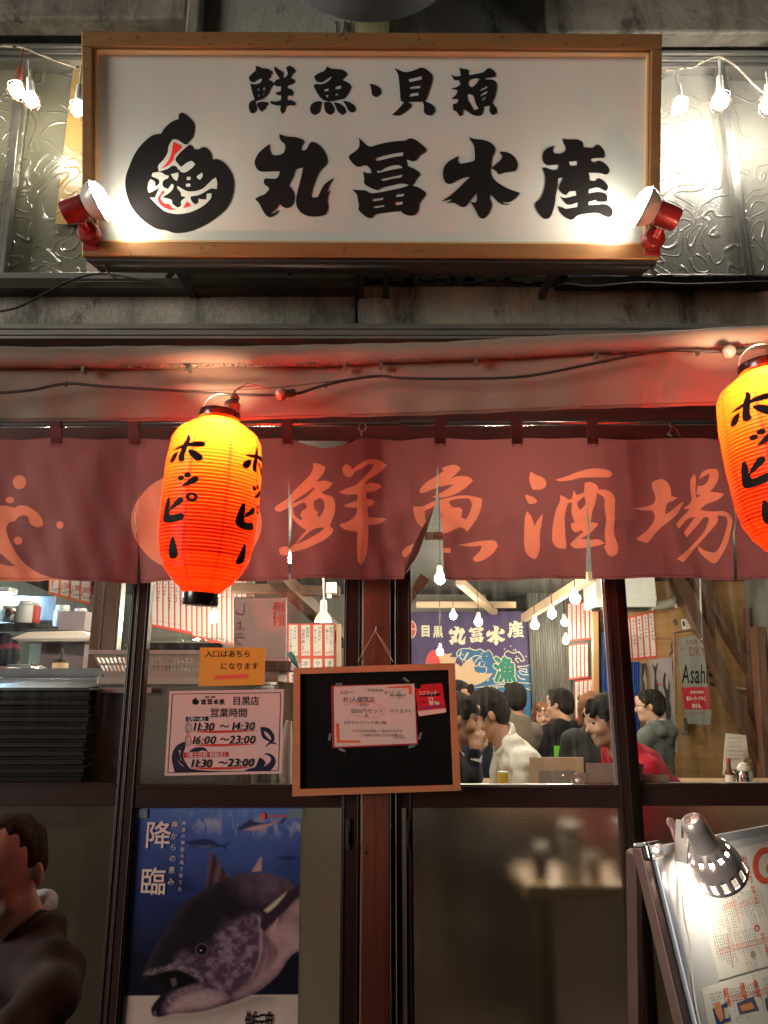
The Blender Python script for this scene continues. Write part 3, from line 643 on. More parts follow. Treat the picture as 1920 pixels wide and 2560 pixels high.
tag(part('water_drops', b, bpy.data.materials['water_drop'], aw, sm=True), kind='stuff')
b = MB(); b.box((-2.6, -.50, P(960, 862, -.5).z-.01), (2.6, -.12, P(960, 862, -.5).z)); part('awning_underside', b, m_awn, aw)

# cable along the valance with two small unlit bulbs
wire = [(-40, 984), (0, 982), (80, 975), (165, 959), (260, 966), (400, 974), (560, 985), (680, 988), (742, 984), (800, 966), (880, 948), (950, 940), (1000, 945), (1150, 947), (1320, 940), (1500, 905), (1600, 886), (1690, 875), (1800, 879), (1850, 872), (1990, 862)]
cable(wire, lambda x: aw_Y(x)-.025, .0042, 'dark cable strung along the awning valance', name='festoon_cable')
cable([(420, 976), (600, 974), (720, 966), (950, 938)], lambda x: aw_Y(x)-.03, .0012, 'thin wire running beside the dark cable above the left lantern', name='thin_wire')
b = MB()
for px, py in ((165, 960), (815, 962), (1560, 890)): 
    p = P(px, py, aw_Y(px)-.026); b.tube([p+Vector((0, 0, -.008)), p+Vector((0, 0, .008))], .003, 6)
tag(part('cable_tie', b, m_black), 'black plastic ties holding the awning cable', 'cable ties')
for px, py, sgn, lb in ((703, 985, 1, 'small unlit clear bulb on the cable right of the left lantern'), (1822, 879, 1, 'small unlit bulb tangled in wires above the right lantern')):
    Yb = aw_Y(px)-.04; o = P(px, py, Yb); t = thing('festoon_bulb', lb, 'bulb', loc=o, group='unlit bulbs on the awning cable')
    b = MB(); b.lathe([(.0003, -.018)]+[(.018*math.sin(q), -.018*math.cos(q)) for q in (rad(i*18) for i in range(1, 9))], 20, cap=False)
    part('bulb', b, mk('dusty_clear_bulb', (.25,.18,.15), rough=.12, coat=.6, spec=.8), t, sm=True)
    b = MB(); b.lathe([(.006, 0), (.011, .004), (.011, .026), (.006, .03)], 14, Matrix.Translation((.012, 0, 0)) @ Matrix.Rotation(rad(80), 4, 'Y')); part('socket', b, m_black, t, sm=True)

# ================================================================ rod and shop curtain
YN = -.16
rod = MB(); rod.tube([P(-90, 1062, YN), P(1990, 1056, YN)], .0085, 14); rod.tube([P(1000, 1055, YN), P(1100, 1055, YN)], .012, 14)
tag(part('curtain_rod', rod, mk('steel_rod', (.45,.40,.38), rough=.22, metal=.9), sm=True), 'shiny steel rod from which the dark red shop curtain hangs', 'rod')
m_nor = cloth_mat('noren_dark_red', (.215,.070,.068), (.175,.054,.054), tl=.45, weave=15, rough=.6, bumpy=1.6)
m_npr = cloth_mat('noren_print_orange', (.66,.20,.12), (.58,.165,.10), tl=.45, weave=15, rough=.6, bumpy=1.6)
RG5 = (670, 1120, 580/1659); RG6 = (1270, 1120, 580/1659); RG7 = (0, 1040, 400/1659)
N_SEN = "322,113 370,118 412,140 395,185 345,245 410,235 462,250 430,290 380,320 410,335 460,350 480,400 475,470 455,530 445,570 470,590 460,620 400,670 300,715 200,745 120,770 85,760 78,720 120,705 180,705 240,640 280,595 240,570 200,530 170,490 150,425 90,455 55,450 48,430 70,405 130,370 200,300 300,200 325,150|180,402 215,388 270,360 340,290 325,285 270,330 190,385|205,420 250,398 272,400 280,430 240,460 232,490 250,505 235,520 190,480 180,430|330,380 370,360 400,380 402,430 385,470 365,495 350,480 358,460 330,430|200,695 250,650 310,600 370,575 410,580 360,620 290,660"
N_YANG = "530,145 560,112 590,130 600,155 650,115 720,80 790,82 848,118 800,170 720,220 690,260 740,245 800,255 812,272 770,300 700,315 705,355 750,368 760,385 740,405 710,415 715,475 720,490 800,495 847,508 800,535 718,550 715,640 705,740 680,810 657,825 640,800 635,700 640,600 560,592 520,570 518,548 570,530 625,480 640,425 570,422 538,408 580,395 635,375 640,330 560,333 505,315 560,290 630,262 680,210 740,150 755,115 720,110 680,140 625,165 600,200 570,207 545,190"
N_UO = "1243,143 1300,125 1350,125 1377,150 1340,190 1300,225 1350,205 1430,205 1467,230 1420,280 1340,330 1250,358 1170,355 1240,320 1330,265 1290,265 1210,285 1120,320 1088,328 1085,300 1130,250 1200,205 1255,165|1035,422 1100,420 1170,390 1240,370 1350,345 1450,340 1535,355 1525,430 1490,510 1425,597 1385,570 1330,590 1250,620 1150,600 1090,560 1050,500|1290,385 1350,365 1440,360 1460,400 1440,470 1410,515 1380,495 1390,440 1370,425 1320,425|1120,450 1180,420 1220,410 1230,440 1220,500 1170,560 1130,520|1355,693 1450,670 1560,652 1630,655 1652,690 1610,750 1540,795 1490,802 1470,780 1520,730 1535,690 1450,695|1240,718 1305,720 1303,752 1240,752|960,745 985,710 1040,685 1060,690 1020,740 985,780 965,775"
N_SAKE = "160,170 200,195 250,215 272,255 260,285 230,298 175,298 155,250 152,210|120,335 180,350 208,380 190,398 150,402 130,370|135,453 165,490 190,560 215,510 250,470 240,530 225,620 222,720 205,780 188,800 150,770 125,720 120,600 120,500|335,230 420,205 520,165 620,143 720,152 752,178 735,202 660,205 540,210 440,235 370,240|370,340 410,360 432,375 455,362 465,305 490,340 545,318 550,250 590,238 640,260 650,292 720,300 765,345 768,420 760,520 775,620 798,690 795,740 765,766 730,755 700,700 712,680 705,600 700,500 695,400 690,350 640,315 632,380 610,450 590,530 640,535 648,545 600,600 560,625 520,650 600,650 660,645 705,672 640,695 540,712 470,715 440,690 480,650 540,600 520,590 480,605 450,580 445,545 475,530 455,460 455,395 430,392 415,430 400,520 400,620 410,700 408,725 350,720 312,680 310,600 325,500 345,430 365,390|495,392 530,358 547,340 560,390 540,420 515,440 500,415"
N_BA = "1030,250 1070,228 1110,230 1145,265 1158,310 1158,350 1205,360 1170,385 1130,400 1115,440 1112,485 1150,460 1210,410 1250,385 1235,420 1200,480 1140,530 1060,600 1010,660 985,684 940,660 928,640 970,610 1030,550 1045,490 1030,450 960,445 893,430 960,425 1030,405 1050,370 1042,320 1030,290|1335,185 1345,230 1340,300 1350,355 1385,335 1350,330 1360,270 1410,260 1440,220 1445,180 1400,200 1370,222 1385,180 1430,150 1500,147 1512,180 1500,240 1450,310 1530,320 1550,330 1500,370 1420,400 1380,440 1480,450 1560,450 1600,490 1610,570 1600,650 1560,740 1520,800 1470,823 1410,790 1360,740 1355,700 1390,730 1450,745 1510,730 1555,650 1570,560 1560,490 1500,480 1490,540 1430,610 1330,720 1260,800 1235,823 1190,800 1230,770 1320,690 1400,600 1440,500 1410,490 1370,530 1310,600 1275,640 1250,610 1290,560 1340,490 1280,510 1235,560 1210,580 1195,545 1240,500 1300,440 1250,432 1290,405 1310,370 1300,300 1300,230"
N_WAVE = "-250,940 0,922 60,925 140,945 180,928 250,927 320,955 390,1010 425,1080 420,1120 385,1143 330,1135 295,1100 290,1050 240,1025 180,1040 130,1080 80,1095 50,1150 60,1230 110,1350 200,1490 300,1580 450,1650 650,1700 820,1730 820,1800 -250,1800|-250,1300 0,1430 70,1490 140,1550 80,1550 0,1530 -250,1450"
def T5(s_, rg): return [smooth(l, 3) for l in parse(s_, *rg)]
prints = [T5(N_SEN, RG5), T5(N_YANG, RG5), T5(N_UO, RG5), T5(N_SAKE, RG6), T5(N_BA, RG6), T5(N_WAVE, RG7),
          [ell2(46, 1204, 17.5)], [ell2(20, 1248, 11, 8)], [ell2(149, 1312, 9.5)], [ell2(39, 1349, 10)],
          [ell2(490, 1305, 163, 128, 40), ell2(470, 1300, 75, 62, 24), ell2(600, 1330, 22, 30, 16)]]
noren = thing('shop_curtain', 'dark red split shop curtain with orange brush characters and wave print', 'shop curtain', loc=P(960, 1450, YN))
NO = noren.location
def wob(px, py, k):
    f = max(0, (py-1095)/355.0)
    g = min(1, max(0, (py-1230)/120.0)); g = g*g*(3-2*g); k = k*g
    return (.011*math.sin(px*.021+1)+.005*math.sin(px*.047+py*.016))*(.3+f)+g*(.010*math.sin(px*.018+k*1.7+py*.009)+.006*math.sin(py*.02+k*2))+.004*math.sin(px*.09-py*.03)*f
panels = [[(-90, 1096), (60, 1099), (140, 1094), (240, 1100), (338, 1094), (350, 1095), (350, 1210), (343, 1262), (335, 1290), (342, 1360), (338, 1458), (250, 1456), (120, 1452), (-90, 1450)],
  [(350, 1095), (450, 1103), (600, 1100), (717, 1094), (724, 1095), (722, 1200), (722, 1450), (600, 1452), (480, 1450), (345, 1456), (342, 1370), (336, 1290), (344, 1262), (350, 1210)],
  [(724, 1095), (760, 1110), (810, 1122), (860, 1112), (905, 1094), (1000, 1102), (1096, 1094), (1094, 1160), (1088, 1260), (1062, 1310), (1030, 1370), (1014, 1420), (1010, 1446), (900, 1446), (728, 1448), (730, 1300), (722, 1200)],
  [(1096, 1094), (1190, 1100), (1290, 1095), (1380, 1098), (1475, 1094), (1470, 1250), (1469, 1330), (1466, 1448), (1300, 1450), (1110, 1450), (1108, 1400), (1105, 1330), (1097, 1240), (1094, 1160)],
  [(1475, 1094), (1580, 1100), (1670, 1096), (1760, 1096), (1842, 1100), (1840, 1300), (1842, 1449), (1700, 1447), (1483, 1446), (1476, 1330), (1470, 1250)],
  [(1842, 1100), (1920, 1102), (2000, 1102), (2000, 1450), (1846, 1449), (1844, 1300)]]
for k, pn in enumerate(panels):
    x0 = min(p[0] for p in pn); x1 = max(p[0] for p in pn)
    edge = []
    for a, c in zip(pn, pn[1:]+pn[:1]):
        m_ = max(1, int(math.dist(a, c)/26)); edge += [(a[0]+(c[0]-a[0])*i/m_, a[1]+(c[1]-a[1])*i/m_) for i in range(m_)]
    loops = [edge]
    pl = [[lp for lp in g_] for g_ in prints]; flat = []
    for g_ in pl:
        if max(p[0] for lp in g_ for p in lp) > x0 and min(p[0] for lp in g_ for p in lp) < x1: flat += g_
    grid = [(x+((j % 2)*6), y) for x in range(int(x0)+8, int(x1), 13) for j, y in enumerate(range(1100, 1460, 12))]
    grid = [p for p, q in zip(grid, inside(grid, [edge])) if q]
    V, T, cen = cdt(loops+flat, grid); keep = inside(cen, [edge])
    pm = np.zeros(len(cen), bool)
    for g_ in pl: pm |= inside(cen, g_)
    b = MB(); vs = []
    for x, y in V:
        p = P(x, y, YN); p.y += wob(x, y, k*.9); vs.append(p-NO)
    idx = [i for i in range(len(T)) if keep[i]]
    b.add(vs, []); b.f = [T[i][::-1] for i in idx]; b.m = [1 if pm[i] else 0 for i in idx]
    part('cloth_panel', b, [m_nor, m_npr], noren, sm='all')
    # hem
    b = MB(); pb = sorted([p for p in edge if p[1] > 1444])
    for a, c in zip(pb, pb[1:]):
        q0 = P(a[0], a[1]-6, YN); q0.y += wob(a[0], a[1]-6, k*.9)-.0015; q1 = P(c[0], c[1]-6, YN); q1.y += wob(c[0], c[1]-6, k*.9)-.0015
        b.beam(q0-NO, q1-NO, .0012, .0015)
    if b.v: part('hem', b, mk('hem_thread', (.09,.015,.012), rough=.8), noren)
# folded back flap at the wide slit
b = MB(); q = [P(1088, 1262, YN+.012)-NO, P(1064, 1312, YN+.02)-NO, P(1040, 1380, YN+.03)-NO, P(1014, 1425, YN+.02)-NO, P(1010, 1440, YN+.01)-NO, P(1030, 1372, YN-.004)-NO, P(1060, 1310, YN-.004)-NO]
b.add([p+Vector((.01, .01, 0)) if i in (1, 2, 3) else p for i, p in enumerate(q)], [(0, 1, 5), (1, 2, 4, 5), (2, 3, 4), (0, 5, 6)]); part('turned_edge', b, m_nor, noren)
for px in (140, 334, 500, 717, 1098, 1290, 1478):
    b = MB(); w_ = mpp(1080, YN)*13; a = P(px, 1050, YN)-NO; c = P(px+3, 1110, YN)-NO
    for s_ in (-1, 1):
        Yo = .013*s_
        b.add([(a.x-w_, Yo, a.z+.004), (a.x+w_, Yo, a.z+.004), (c.x+w_, Yo*.2, c.z), (c.x-w_, Yo*.2, c.z)], [(0, 1, 2, 3)])
    b.add([(a.x-w_, -.013, a.z+.004), (a.x+w_, -.013, a.z+.004), (a.x+w_, .013, a.z+.004), (a.x-w_, .013, a.z+.004)], [(0, 1, 2, 3)])
    o = part('loop_tab', b, m_nor, noren); md = o.modifiers.new('t', 'SOLIDIFY'); md.thickness = .002
    b = MB(); zt, zb = (P(px, 1098, YN)-NO).z, (P(px, 1118, YN)-NO).z; x0_, x1_ = c.x-w_, c.x+w_; yy = -.010
    for p0, p1 in (((x0_, zt), (x1_, zt)), ((x0_, zb), (x1_, zb)), ((x0_, zt), (x0_, zb)), ((x1_, zt), (x1_, zb)), ((x0_, zt), (x1_, zb)), ((x1_, zt), (x0_, zb))):
        b.beam((p0[0], yy, p0[1]), (p1[0], yy, p1[1]), .001, .001, up=(0, 1, 0))
    part('stitching', b, bpy.data.materials['hem_thread'], noren)
b = MB(); a = P(906, 1068, YN-.012)-NO
b.tube([a+Vector((.012*math.cos(t_), 0, .014*math.sin(t_))) for t_ in (i*math.pi/8 for i in range(17))], .0018, 6, cap=False); b.tube([a+Vector((-.004, 0, -.014)), a+Vector((-.002, 0, -.03))], .0022, 6)
part('key_ring', b, m_alu, noren, sm=True)
b = MB(); a = P(1672, 1056, YN-.01)-NO; b.tube([a, a+Vector((.012, -.004, -.02)), a+Vector((-.004, -.004, -.045))], [.006, .008, .01], 8); b.tube([a+Vector((0, -.01, -.01)), a+Vector((.02, -.012, -.03)), a+Vector((.03, -.01, -.055))], [.004, .003, .002], 6)
part('tied_string', b, m_nor, noren, sm=True)

# ================================================================ paper lanterns
def lantern_paper():
    m = bpy.data.materials.new('red_lantern_paper'); m.use_nodes = True; n = m.node_tree.nodes; l = m.node_tree.links; n.clear()
    o = n.new('ShaderNodeOutputMaterial'); tc = n.new('ShaderNodeTexCoord'); sx = n.new('ShaderNodeSeparateXYZ'); l.new(tc.outputs['Object'], sx.inputs[0])
    at = n.new('ShaderNodeMath'); at.operation = 'ARCTAN2'; l.new(sx.outputs[1], at.inputs[0]); l.new(sx.outputs[0], at.inputs[1])
    mu = n.new('ShaderNodeMath'); mu.operation = 'MULTIPLY_ADD'; mu.inputs[1].default_value = 8/(2*math.pi); mu.inputs[2].default_value = 8.35; l.new(at.outputs[0], mu.inputs[0])
    fr_ = n.new('ShaderNodeMath'); fr_.operation = 'FRACT'; l.new(mu.outputs[0], fr_.inputs[0])
    lt = n.new('ShaderNodeMath'); lt.operation = 'LESS_THAN'; lt.inputs[1].default_value = .085; l.new(fr_.outputs[0], lt.inputs[0])
    mx = n.new('ShaderNodeMixRGB'); l.new(lt.outputs[0], mx.inputs[0]); mx.inputs[1].default_value = (.95,.047,.003,1); mx.inputs[2].default_value = (.62,.022,.004,1)
    t = n.new('ShaderNodeBsdfTranslucent'); l.new(mx.outputs[0], t.inputs[0])
    d = n.new('ShaderNodeBsdfPrincipled'); l.new(lt.outputs[0], d.inputs['Base Color']) if False else None; d.inputs['Base Color'].default_value = (.42,.022,.006,1); d.inputs['Roughness'].default_value = .35
    ms = n.new('ShaderNodeMixShader'); ms.inputs[0].default_value = .72; l.new(d.outputs[0], ms.inputs[1]); l.new(t.outputs[0], ms.inputs[2]); l.new(ms.outputs[0], o.inputs[0]); return m
m_lp = lantern_paper(); m_lblk = mk('black_lacquer', (.016,.007,.006), rough=.25, coat=.4)
LH = .480; LP = [(0, .052), (.03, .054), (.055, .078), (.10, .1065), (.15, .1185), (.30, .1255), (.5, .1265), (.70, .1225), (.80, .1150), (.87, .1010), (.93, .0800), (.975, .056), (1, .044)]
def lr(v):      # radius at v (0 top, 1 bottom)
    for (a, r0), (c, r1) in zip(LP, LP[1:]):
        if v <= c:
            t = (v-a)/(c-a); t = t*t*(3-2*t)*.35+t*.65; return r0+(r1-r0)*t
    return LP[-1][1]
NR = 52
def lsurf(th, v, off=0.0, rib=True):
    ph = (v*NR) % 1.0; r = lr(v)+(.0022*abs(math.sin(math.pi*ph))**.6 if rib else .0022)-.0011+off
    return Vector((r*math.sin(th), -r*math.cos(th), -v*LH))
LG = "215,620 270,595 330,575 420,555 455,558 465,575 455,600 400,605 340,600 250,618|347,480 345,530 330,580 315,640 300,700 300,745 280,755 260,745 265,700 290,620 310,560 330,520|250,650 235,700 210,745 190,752 192,725 215,680|343,640 380,650 430,690 443,720 430,745 400,750 375,720 350,680|280,1015 330,965 380,920 405,915 413,935 395,965 350,995|177,1110 180,1180 175,1240 200,1210 250,1140 275,1125 290,1140 280,1175 230,1215 180,1250 178,1290 195,1300 280,1285 295,1305 285,1340 230,1360 170,1362 140,1345 137,1290 150,1200 165,1140|208,1508 225,1560 240,1640 240,1690 210,1715 183,1700 182,1640 195,1560"
def lantern(label):
    t = thing('paper_lantern', label, 'paper lantern', group='red paper lanterns hung under the awning')
    b = MB(); NV, NT = NR*4, 72; vs = [lsurf(2*math.pi*k/NT, j/NV) for j in range(NV+1) for k in range(NT)]
    fs = [(j*NT+k, (j+1)*NT+k, (j+1)*NT+(k+1) % NT, j*NT+(k+1) % NT) for j in range(NV) for k in range(NT)]
    b.add(vs, fs); part('paper_shade', b, m_lp, t, sm='all')
    # writing: zoomed drawing -> angle and height on the shade
    def zp(x, y):
        v = (y-262)/(2030-262.0); xc = 575-(y-250)*.070+ (y-250)*(-.012); R_ = 1000*lr(min(.99, max(0, v)))*3.25
        return (math.asin(max(-.99, min(.99, (x-xc)/R_)))+rad(12.6), min(.985, v+.055*(1-v)+.008))
    loops = [[zp(*p) for p in fatten(smooth(lp, 3), 7)] for lp in parse(LG)]
    loops += [[zp(*p) for p in ell2(275, 928, 27, n=16)], [zp(*p) for p in ell2(328, 898, 29, n=16)]]
    ring = [[zp(*p) for p in ell2(363, 1120, 48, n=24)], [zp(*p) for p in ell2(363, 1120, 18, n=18)]]
    for sh in (0, rad(95), rad(215)):
        b = MB()
        for grp in [[l] for l in loops]+[ring]:
            us = [p[0] for p in grp[0]]; vv = [p[1] for p in grp[0]]
            grid = [(a, c) for a in np.arange(min(us), max(us), .045) for c in np.arange(min(vv), max(vv), .25/NR)]
            grid = [p for p, q in zip(grid, inside(grid, grp)) if q] if grid else []
            V, T, cen = cdt(grp, grid); kp = inside(cen, grp)
            b.add([lsurf(x+sh, y, .0009, False) for x, y in V], [tt for tt, kk in zip(T, kp) if kk])
        part('lettering', b, m_ink, t, sm='all')
    b = MB(); b.lathe([(.047, .0), (.0545, -.004), (.056, .004), (.054, .017), (.050, .018), (.045, .004)], 48, cap=False); part('top_ring', b, m_lblk, t, sm=True)
    b = MB(); b.lathe([(.046, -LH+.002), (.046, -LH-.026), (.043, -LH-.030), (.0005, -LH-.024)], 40, cap=False); bt = part('bottom_cap', b, m_lblk, t, sm=True)
    b = MB(); b.tube([(-.0, 0, -LH-.024), (.004, 0, -LH-.032), (-.002, 0, -LH-.037), (-.004, 0, -LH-.030)], .0012, 6); part('hook', b, m_alu, bt)
    b = MB(); b.tube([(-.05*math.cos(a), 0, .015+.055*math.sin(a)) for a in (i*math.pi/14 for i in range(15))], .0012, 6); part('wire_handle', b, m_alu, t, sm=True)
    b = MB(); b.lathe([(.020, -.004), (.022, 0), (.021, .028), (.016, .034), (.012, .036), (.012, .048), (.006, .054)], 20, Matrix.Translation((.030, -.012, .012)) @ Matrix.Rotation(rad(12), 4, 'Y')); so_ = part('bulb_socket', b, mk('brown_socket', (.16,.06,.04), rough=.4), t, sm=True)
    b = MB(); r_ = .030; b.lathe([(.012, .018)]+[(r_*math.sin(q), r_*.2+r_*math.cos(q)-.012) for q in (rad(20+i*160/9) for i in range(10))], 20, Matrix.Translation((.016, -.058, -.058)), cap=False)
    part('bulb', b, emis('lantern_bulb', (1.0,.66,.42), LANT), t, sm=True)
    b = MB(); b.tube([(.03, -.012, .06), (.035, -.012, .075), (.055, -.006, .09), (.10, .0, .098), (.13, .0, .09)], .0016, 6); b.tube([(.034, -.012, .06), (.04, -.014, .08), (.07, -.01, .10), (.12, 0, .094)], .0016, 6)
    part('lead_wire', b, mk('red_black_wire', (.12,.02,.02), rough=.4), t, sm=True)
    return t
LANT = 500
l1 = lantern('red paper lantern with black lettering hanging in front of the curtain left of centre')
l1.location = P(549, 1045, -.66); l1.rotation_euler = (rad(2), rad(3.2), 0); l1.scale = (.965,)*3
l2 = copy_tree(l1); l2['label'] = 'red paper lantern with black lettering cut off at the right edge of the photo'
l2.location = P(1905, 925, -.84); l2.rotation_euler = (rad(1), rad(-4.5), rad(-28))
# ================================================================ doors, post, panes
ZT = zz(1100)          # top of the doors
ZR1, ZR0 = zz(1962, -.03), zz(2020, -.03)     # middle rail
def X0(px, py=1750, Y=-.03): return P(px, py, Y).x
m_frost = mk('frosted_glass', (.84,.82,.76), rough=.20, trans=1, ior=1.28, bump=.35, bs=260, spec=.5)
_n = m_frost.node_tree.nodes; _l = m_frost.node_tree.links; _o = [x for x in _n if x.type == 'OUTPUT_MATERIAL'][0]; _d = _n.new('ShaderNodeBsdfDiffuse'); _d.inputs[0].default_value = (.32,.25,.16,1)
_t = _n.new('ShaderNodeTexNoise'); _t.inputs['Scale'].default_value = 2.2; _t.inputs['Detail'].default_value = 6; _q = _n.new('ShaderNodeMapRange'); _q.inputs[3].default_value = .07; _q.inputs[4].default_value = .26; _l.new(_t.outputs[0], _q.inputs[0])
_m = _n.new('ShaderNodeMixShader'); _l.new(_q.outputs[0], _m.inputs[0]); _l.new(_n['Principled BSDF'].outputs[0], _m.inputs[1]); _l.new(_d.outputs[0], _m.inputs[2]); _l.new(_m.outputs[0], _o.inputs[0])
m_track = mk('pale_door_edge', (.40,.36,.33), rough=.35, metal=.6)
def door(label, sl, sr, Yd, rail=True, edge=None):
    # sl, sr: (x0, x1) of the left and right stiles in metres, or None when out of the picture
    xl = sl[0]; xr = sr[1]; t = thing('sliding_door', label, 'door', loc=((xl+xr)/2, Yd, 0))
    cx = (xl+xr)/2; q = lambda v: v-cx
    for s_ in (sl, sr):
        b = MB(); b.box((q(s_[0]), -.02, .03), (q(s_[1]), .02, ZT+.02)); b.box((q(s_[0])+.006, -.023, .03), (q(s_[0])+.010, -.019, ZT)); b.box((q(s_[1])-.010, -.023, .03), (q(s_[1])-.006, -.019, ZT)); part('stile', b, m_brown, t, bev=.002)
    b = MB(); b.box((q(sl[1])+.0005, -.018, ZR0), (q(sr[0])-.0005, .018, ZR1)); b.box((q(sl[1])+.0005, -.022, ZR1-.012), (q(sr[0])-.0005, -.0185, ZR1-.004)); part('middle_rail', b, m_brown, t, bev=.002)
    b = MB(); b.box((q(sl[1])+.0005, -.018, .03), (q(sr[0])-.0005, .018, .12)); part('bottom_rail', b, m_brown, t, bev=.002)
    b = MB(); b.box((q(sl[1]), -.003, ZR1+.0005), (q(sr[0]), .002, ZT+.02)); part('clear_pane', b, m_glass, t)
    b = MB(); b.box((q(sl[1]), -.003, .1205), (q(sr[0]), .003, ZR0-.0005)); part('frosted_pane', b, m_frost, t)
    return t
dA = door('left glass door in front of the kitchen and the stacked black crates', (-2.1, -2.05), (X0(312, 1750, .03), X0(345, 1750, .03)), .035)
dB = door('glass door with hours notice and tuna poster between the dark stile and the wooden post', (X0(322), X0(356)), (X0(857), X0(903)), -.01)
b = MB(); b.box((X0(906, 1750, -.03), -.055, 0), (X0(975, 1750, -.03), .06, ZT+.02))
o = part('wooden_post', b, mk('red_brown_timber', (.19,.050,.024), (.10,.024,.012), vs=5, st=(9,9,.5), rough=.5, bump=.35, bs=30, bst=(9,9,.4)), bev=.004)
tag(o, 'reddish varnished timber post in the middle of the shop front', 'post')
b = MB(); b.lathe([(.0004, .003), (.003, .0025), (.0035, 0)], 10, Matrix.Translation((X0(976, 2060), -.06, zz(2060, -.05))) @ Matrix.Rotation(rad(90), 4, 'X')); b.lathe([(.0004, .003), (.003, .0025), (.0035, 0)], 10, Matrix.Translation((X0(912, 2130), -.057, zz(2130, -.05))) @ Matrix.Rotation(rad(90), 4, 'X'))
part('nail', b, m_alu, o)
dC = door('glass door right of the wooden post through which the diners are seen', (X0(990), X0(1030)), (X0(1532), X0(1566)), -.01)
b = MB(); b.box((X0(1003)-dC.location.x, -.024, .03), (X0(1013)-dC.location.x, -.0205, ZR0-.0)); part('edge_strip', b, m_track, dC)
b = MB(); b.box((X0(976.5), .0, 0), (X0(988), .03, ZT)); part('door_jamb', b, m_brown, o, bev=.001)
b = MB(); b.box((X0(1524)-dC.location.x, -.0195, ZR1), (X0(1531)-dC.location.x, -.012, ZT)); part('glint_strip', b, m_track, dC)  # pale strip standing in for a glint along the aluminium edge
dD = door('rightmost glass door looking onto the plywood wall', (X0(1568), X0(1596)), (2.0, 2.05), .03)
# small latches
for px, d_ in ((870, dB), (1019, dC)):
    b = MB(); x = X0(px, 2080)-d_.location.x; z = zz(2085, -.03); b.box((x-.007, -.026, z-.045), (x+.007, -.0205, z+.045)); b.box((x-.003, -.03, z-.03), (x+.003, -.0262, z+.01)); part('latch', b, m_dark, d_, bev=.001)

# ================================================================ notices on the glass
def sheet(name, label, cat, corners, fr, mat, th=.0012, group=None, n=.0, rnd=0):
    # corners in picture order TL, TR, BR, BL
    cx = (corners[2][0]+corners[3][0])/2; cy = (corners[2][1]+corners[3][1])/2; f = fr.at(cx, cy)
    t = thing(name, label, cat, M=f.M(), group=group)
    lp = [f.hit(*c) for c in corners]
    if rnd:
        q = []
        for i in range(4):
            a, p_, c = np.array(lp[i-1]), np.array(lp[i]), np.array(lp[(i+1) % 4])
            for s_ in range(5):
                k = s_/4; p1 = p_+(a-p_)/np.linalg.norm(a-p_)*rnd; p2 = p_+(c-p_)/np.linalg.norm(c-p_)*rnd
                q.append(tuple((1-k)**2*p1+2*k*(1-k)*p_+k*k*p2))
        lp = q
    b = MB(); b.poly([lp], n, n+th); part('sheet', b, mat, t); return t, f, n+th
gB = wall_at(-.0150)
Zr = lambda reg, x, y: (reg[0]+x*reg[2], reg[1]+y*reg[2])
def put(mb, f, reg, s, x, y, h, **k):      # text whose lower left corner sits at zoomed pixel x,y with zoomed height h
    p = Zr(reg, x, y); u, v = f.hit(*p); text(mb, s, u, v, h*reg[2]*f.sc(*p), **k)
def pol(mb, f, reg, s, z, n=2, mi=0, each=False, sm=True):
    lps = [[f.hit(*p) for p in (smooth(l, n) if sm else l)] for l in parse(s, *reg)]
    if each:
        for l in lps: mb.poly([l], z, mi=mi)
    else: mb.poly(lps, z, mi=mi)
RH = (400, 1590, 320/1659)
m_org = mk('orange_card', (.80,.36,.035), (.72,.29,.03), vs=3, rough=.6)
t, f, z = sheet('entrance_notice', 'orange handwritten notice with a red arrow taped to the glass', 'notice', [Zr(RH, *p) for p in ((520,150),(1370,150),(1350,633),(495,652))], gB, m_org)
b = MB(); put(b, f, RH, '入口はあちら', 578, 268, 100, z=z+.0006, bold=.012); put(b, f, RH, 'になります', 780, 428, 100, z=z+.0006, bold=.012); part('lettering', b, m_ink, t)
b = MB(); pol(b, f, RH, "705,515 1120,490 1100,470 1160,520 1110,578 1120,545 705,568", z+.0006, sm=False); part('red_arrow', b, m_redsoft, t)
m_pink = mk('lantern_pink_paper', (.78,.50,.46), (.72,.46,.43), vs=3, rough=.45, coat=.2)  # red lantern light is put into the pink of this paper
t, f, z = sheet('hours_notice', 'laminated opening hours notice with wave and fish drawings on the glass', 'notice', [Zr(RH, *p) for p in ((125,715),(1605,688),(1575,1782),(60,1812))], gB, m_pink)
b = MB(); pol(b, f, RH, "158,748 1568,730 1540,1748 97,1775|166,757 1560,739 1532,1739 106,1766", z+.0006, sm=False); part('border', b, m_ink, t)
b = MB()
for s_, dx in ((G_MARU, 0), (G_TOMI, 0)):
    pass
def mini(mb, f, reg, src, srcreg, dst, z, mi=0):   # copies a traced character into a new box: dst = (x, y, w) in zoomed px
    lps = parse(src); xs_ = [p[0] for l in lps for p in l]; ys_ = [p[1] for l in lps for p in l]; k = dst[2]/(max(xs_)-min(xs_))
    out = []
    for l in lps: out.append([f.hit(*Zr(reg, dst[0]+(x-min(xs_))*k, dst[1]+(y-min(ys_))*k)) for x, y in smooth(l, 2)])
    mb.poly(out, z, mi=mi)
for s_, x in ((G_MARU, 530), (G_TOMI, 610), (G_SUI, 690), (G_SAN, 768)): mini(b, f, RH, s_, None, (x, 815, 72), z+.0006)
mini(b, f, RH, L_BLACK, None, (418, 795, 88), z+.0006)
put(b, f, RH, '鮮魚・貝類', 585, 802, 26, z=z+.0006, bold=.03)
put(b, f, RH, '目黒店', 935, 885, 118, z=z+.0006, bold=.018); put(b, f, RH, '営業時間', 645, 1042, 122, z=z+.0006, bold=.02)
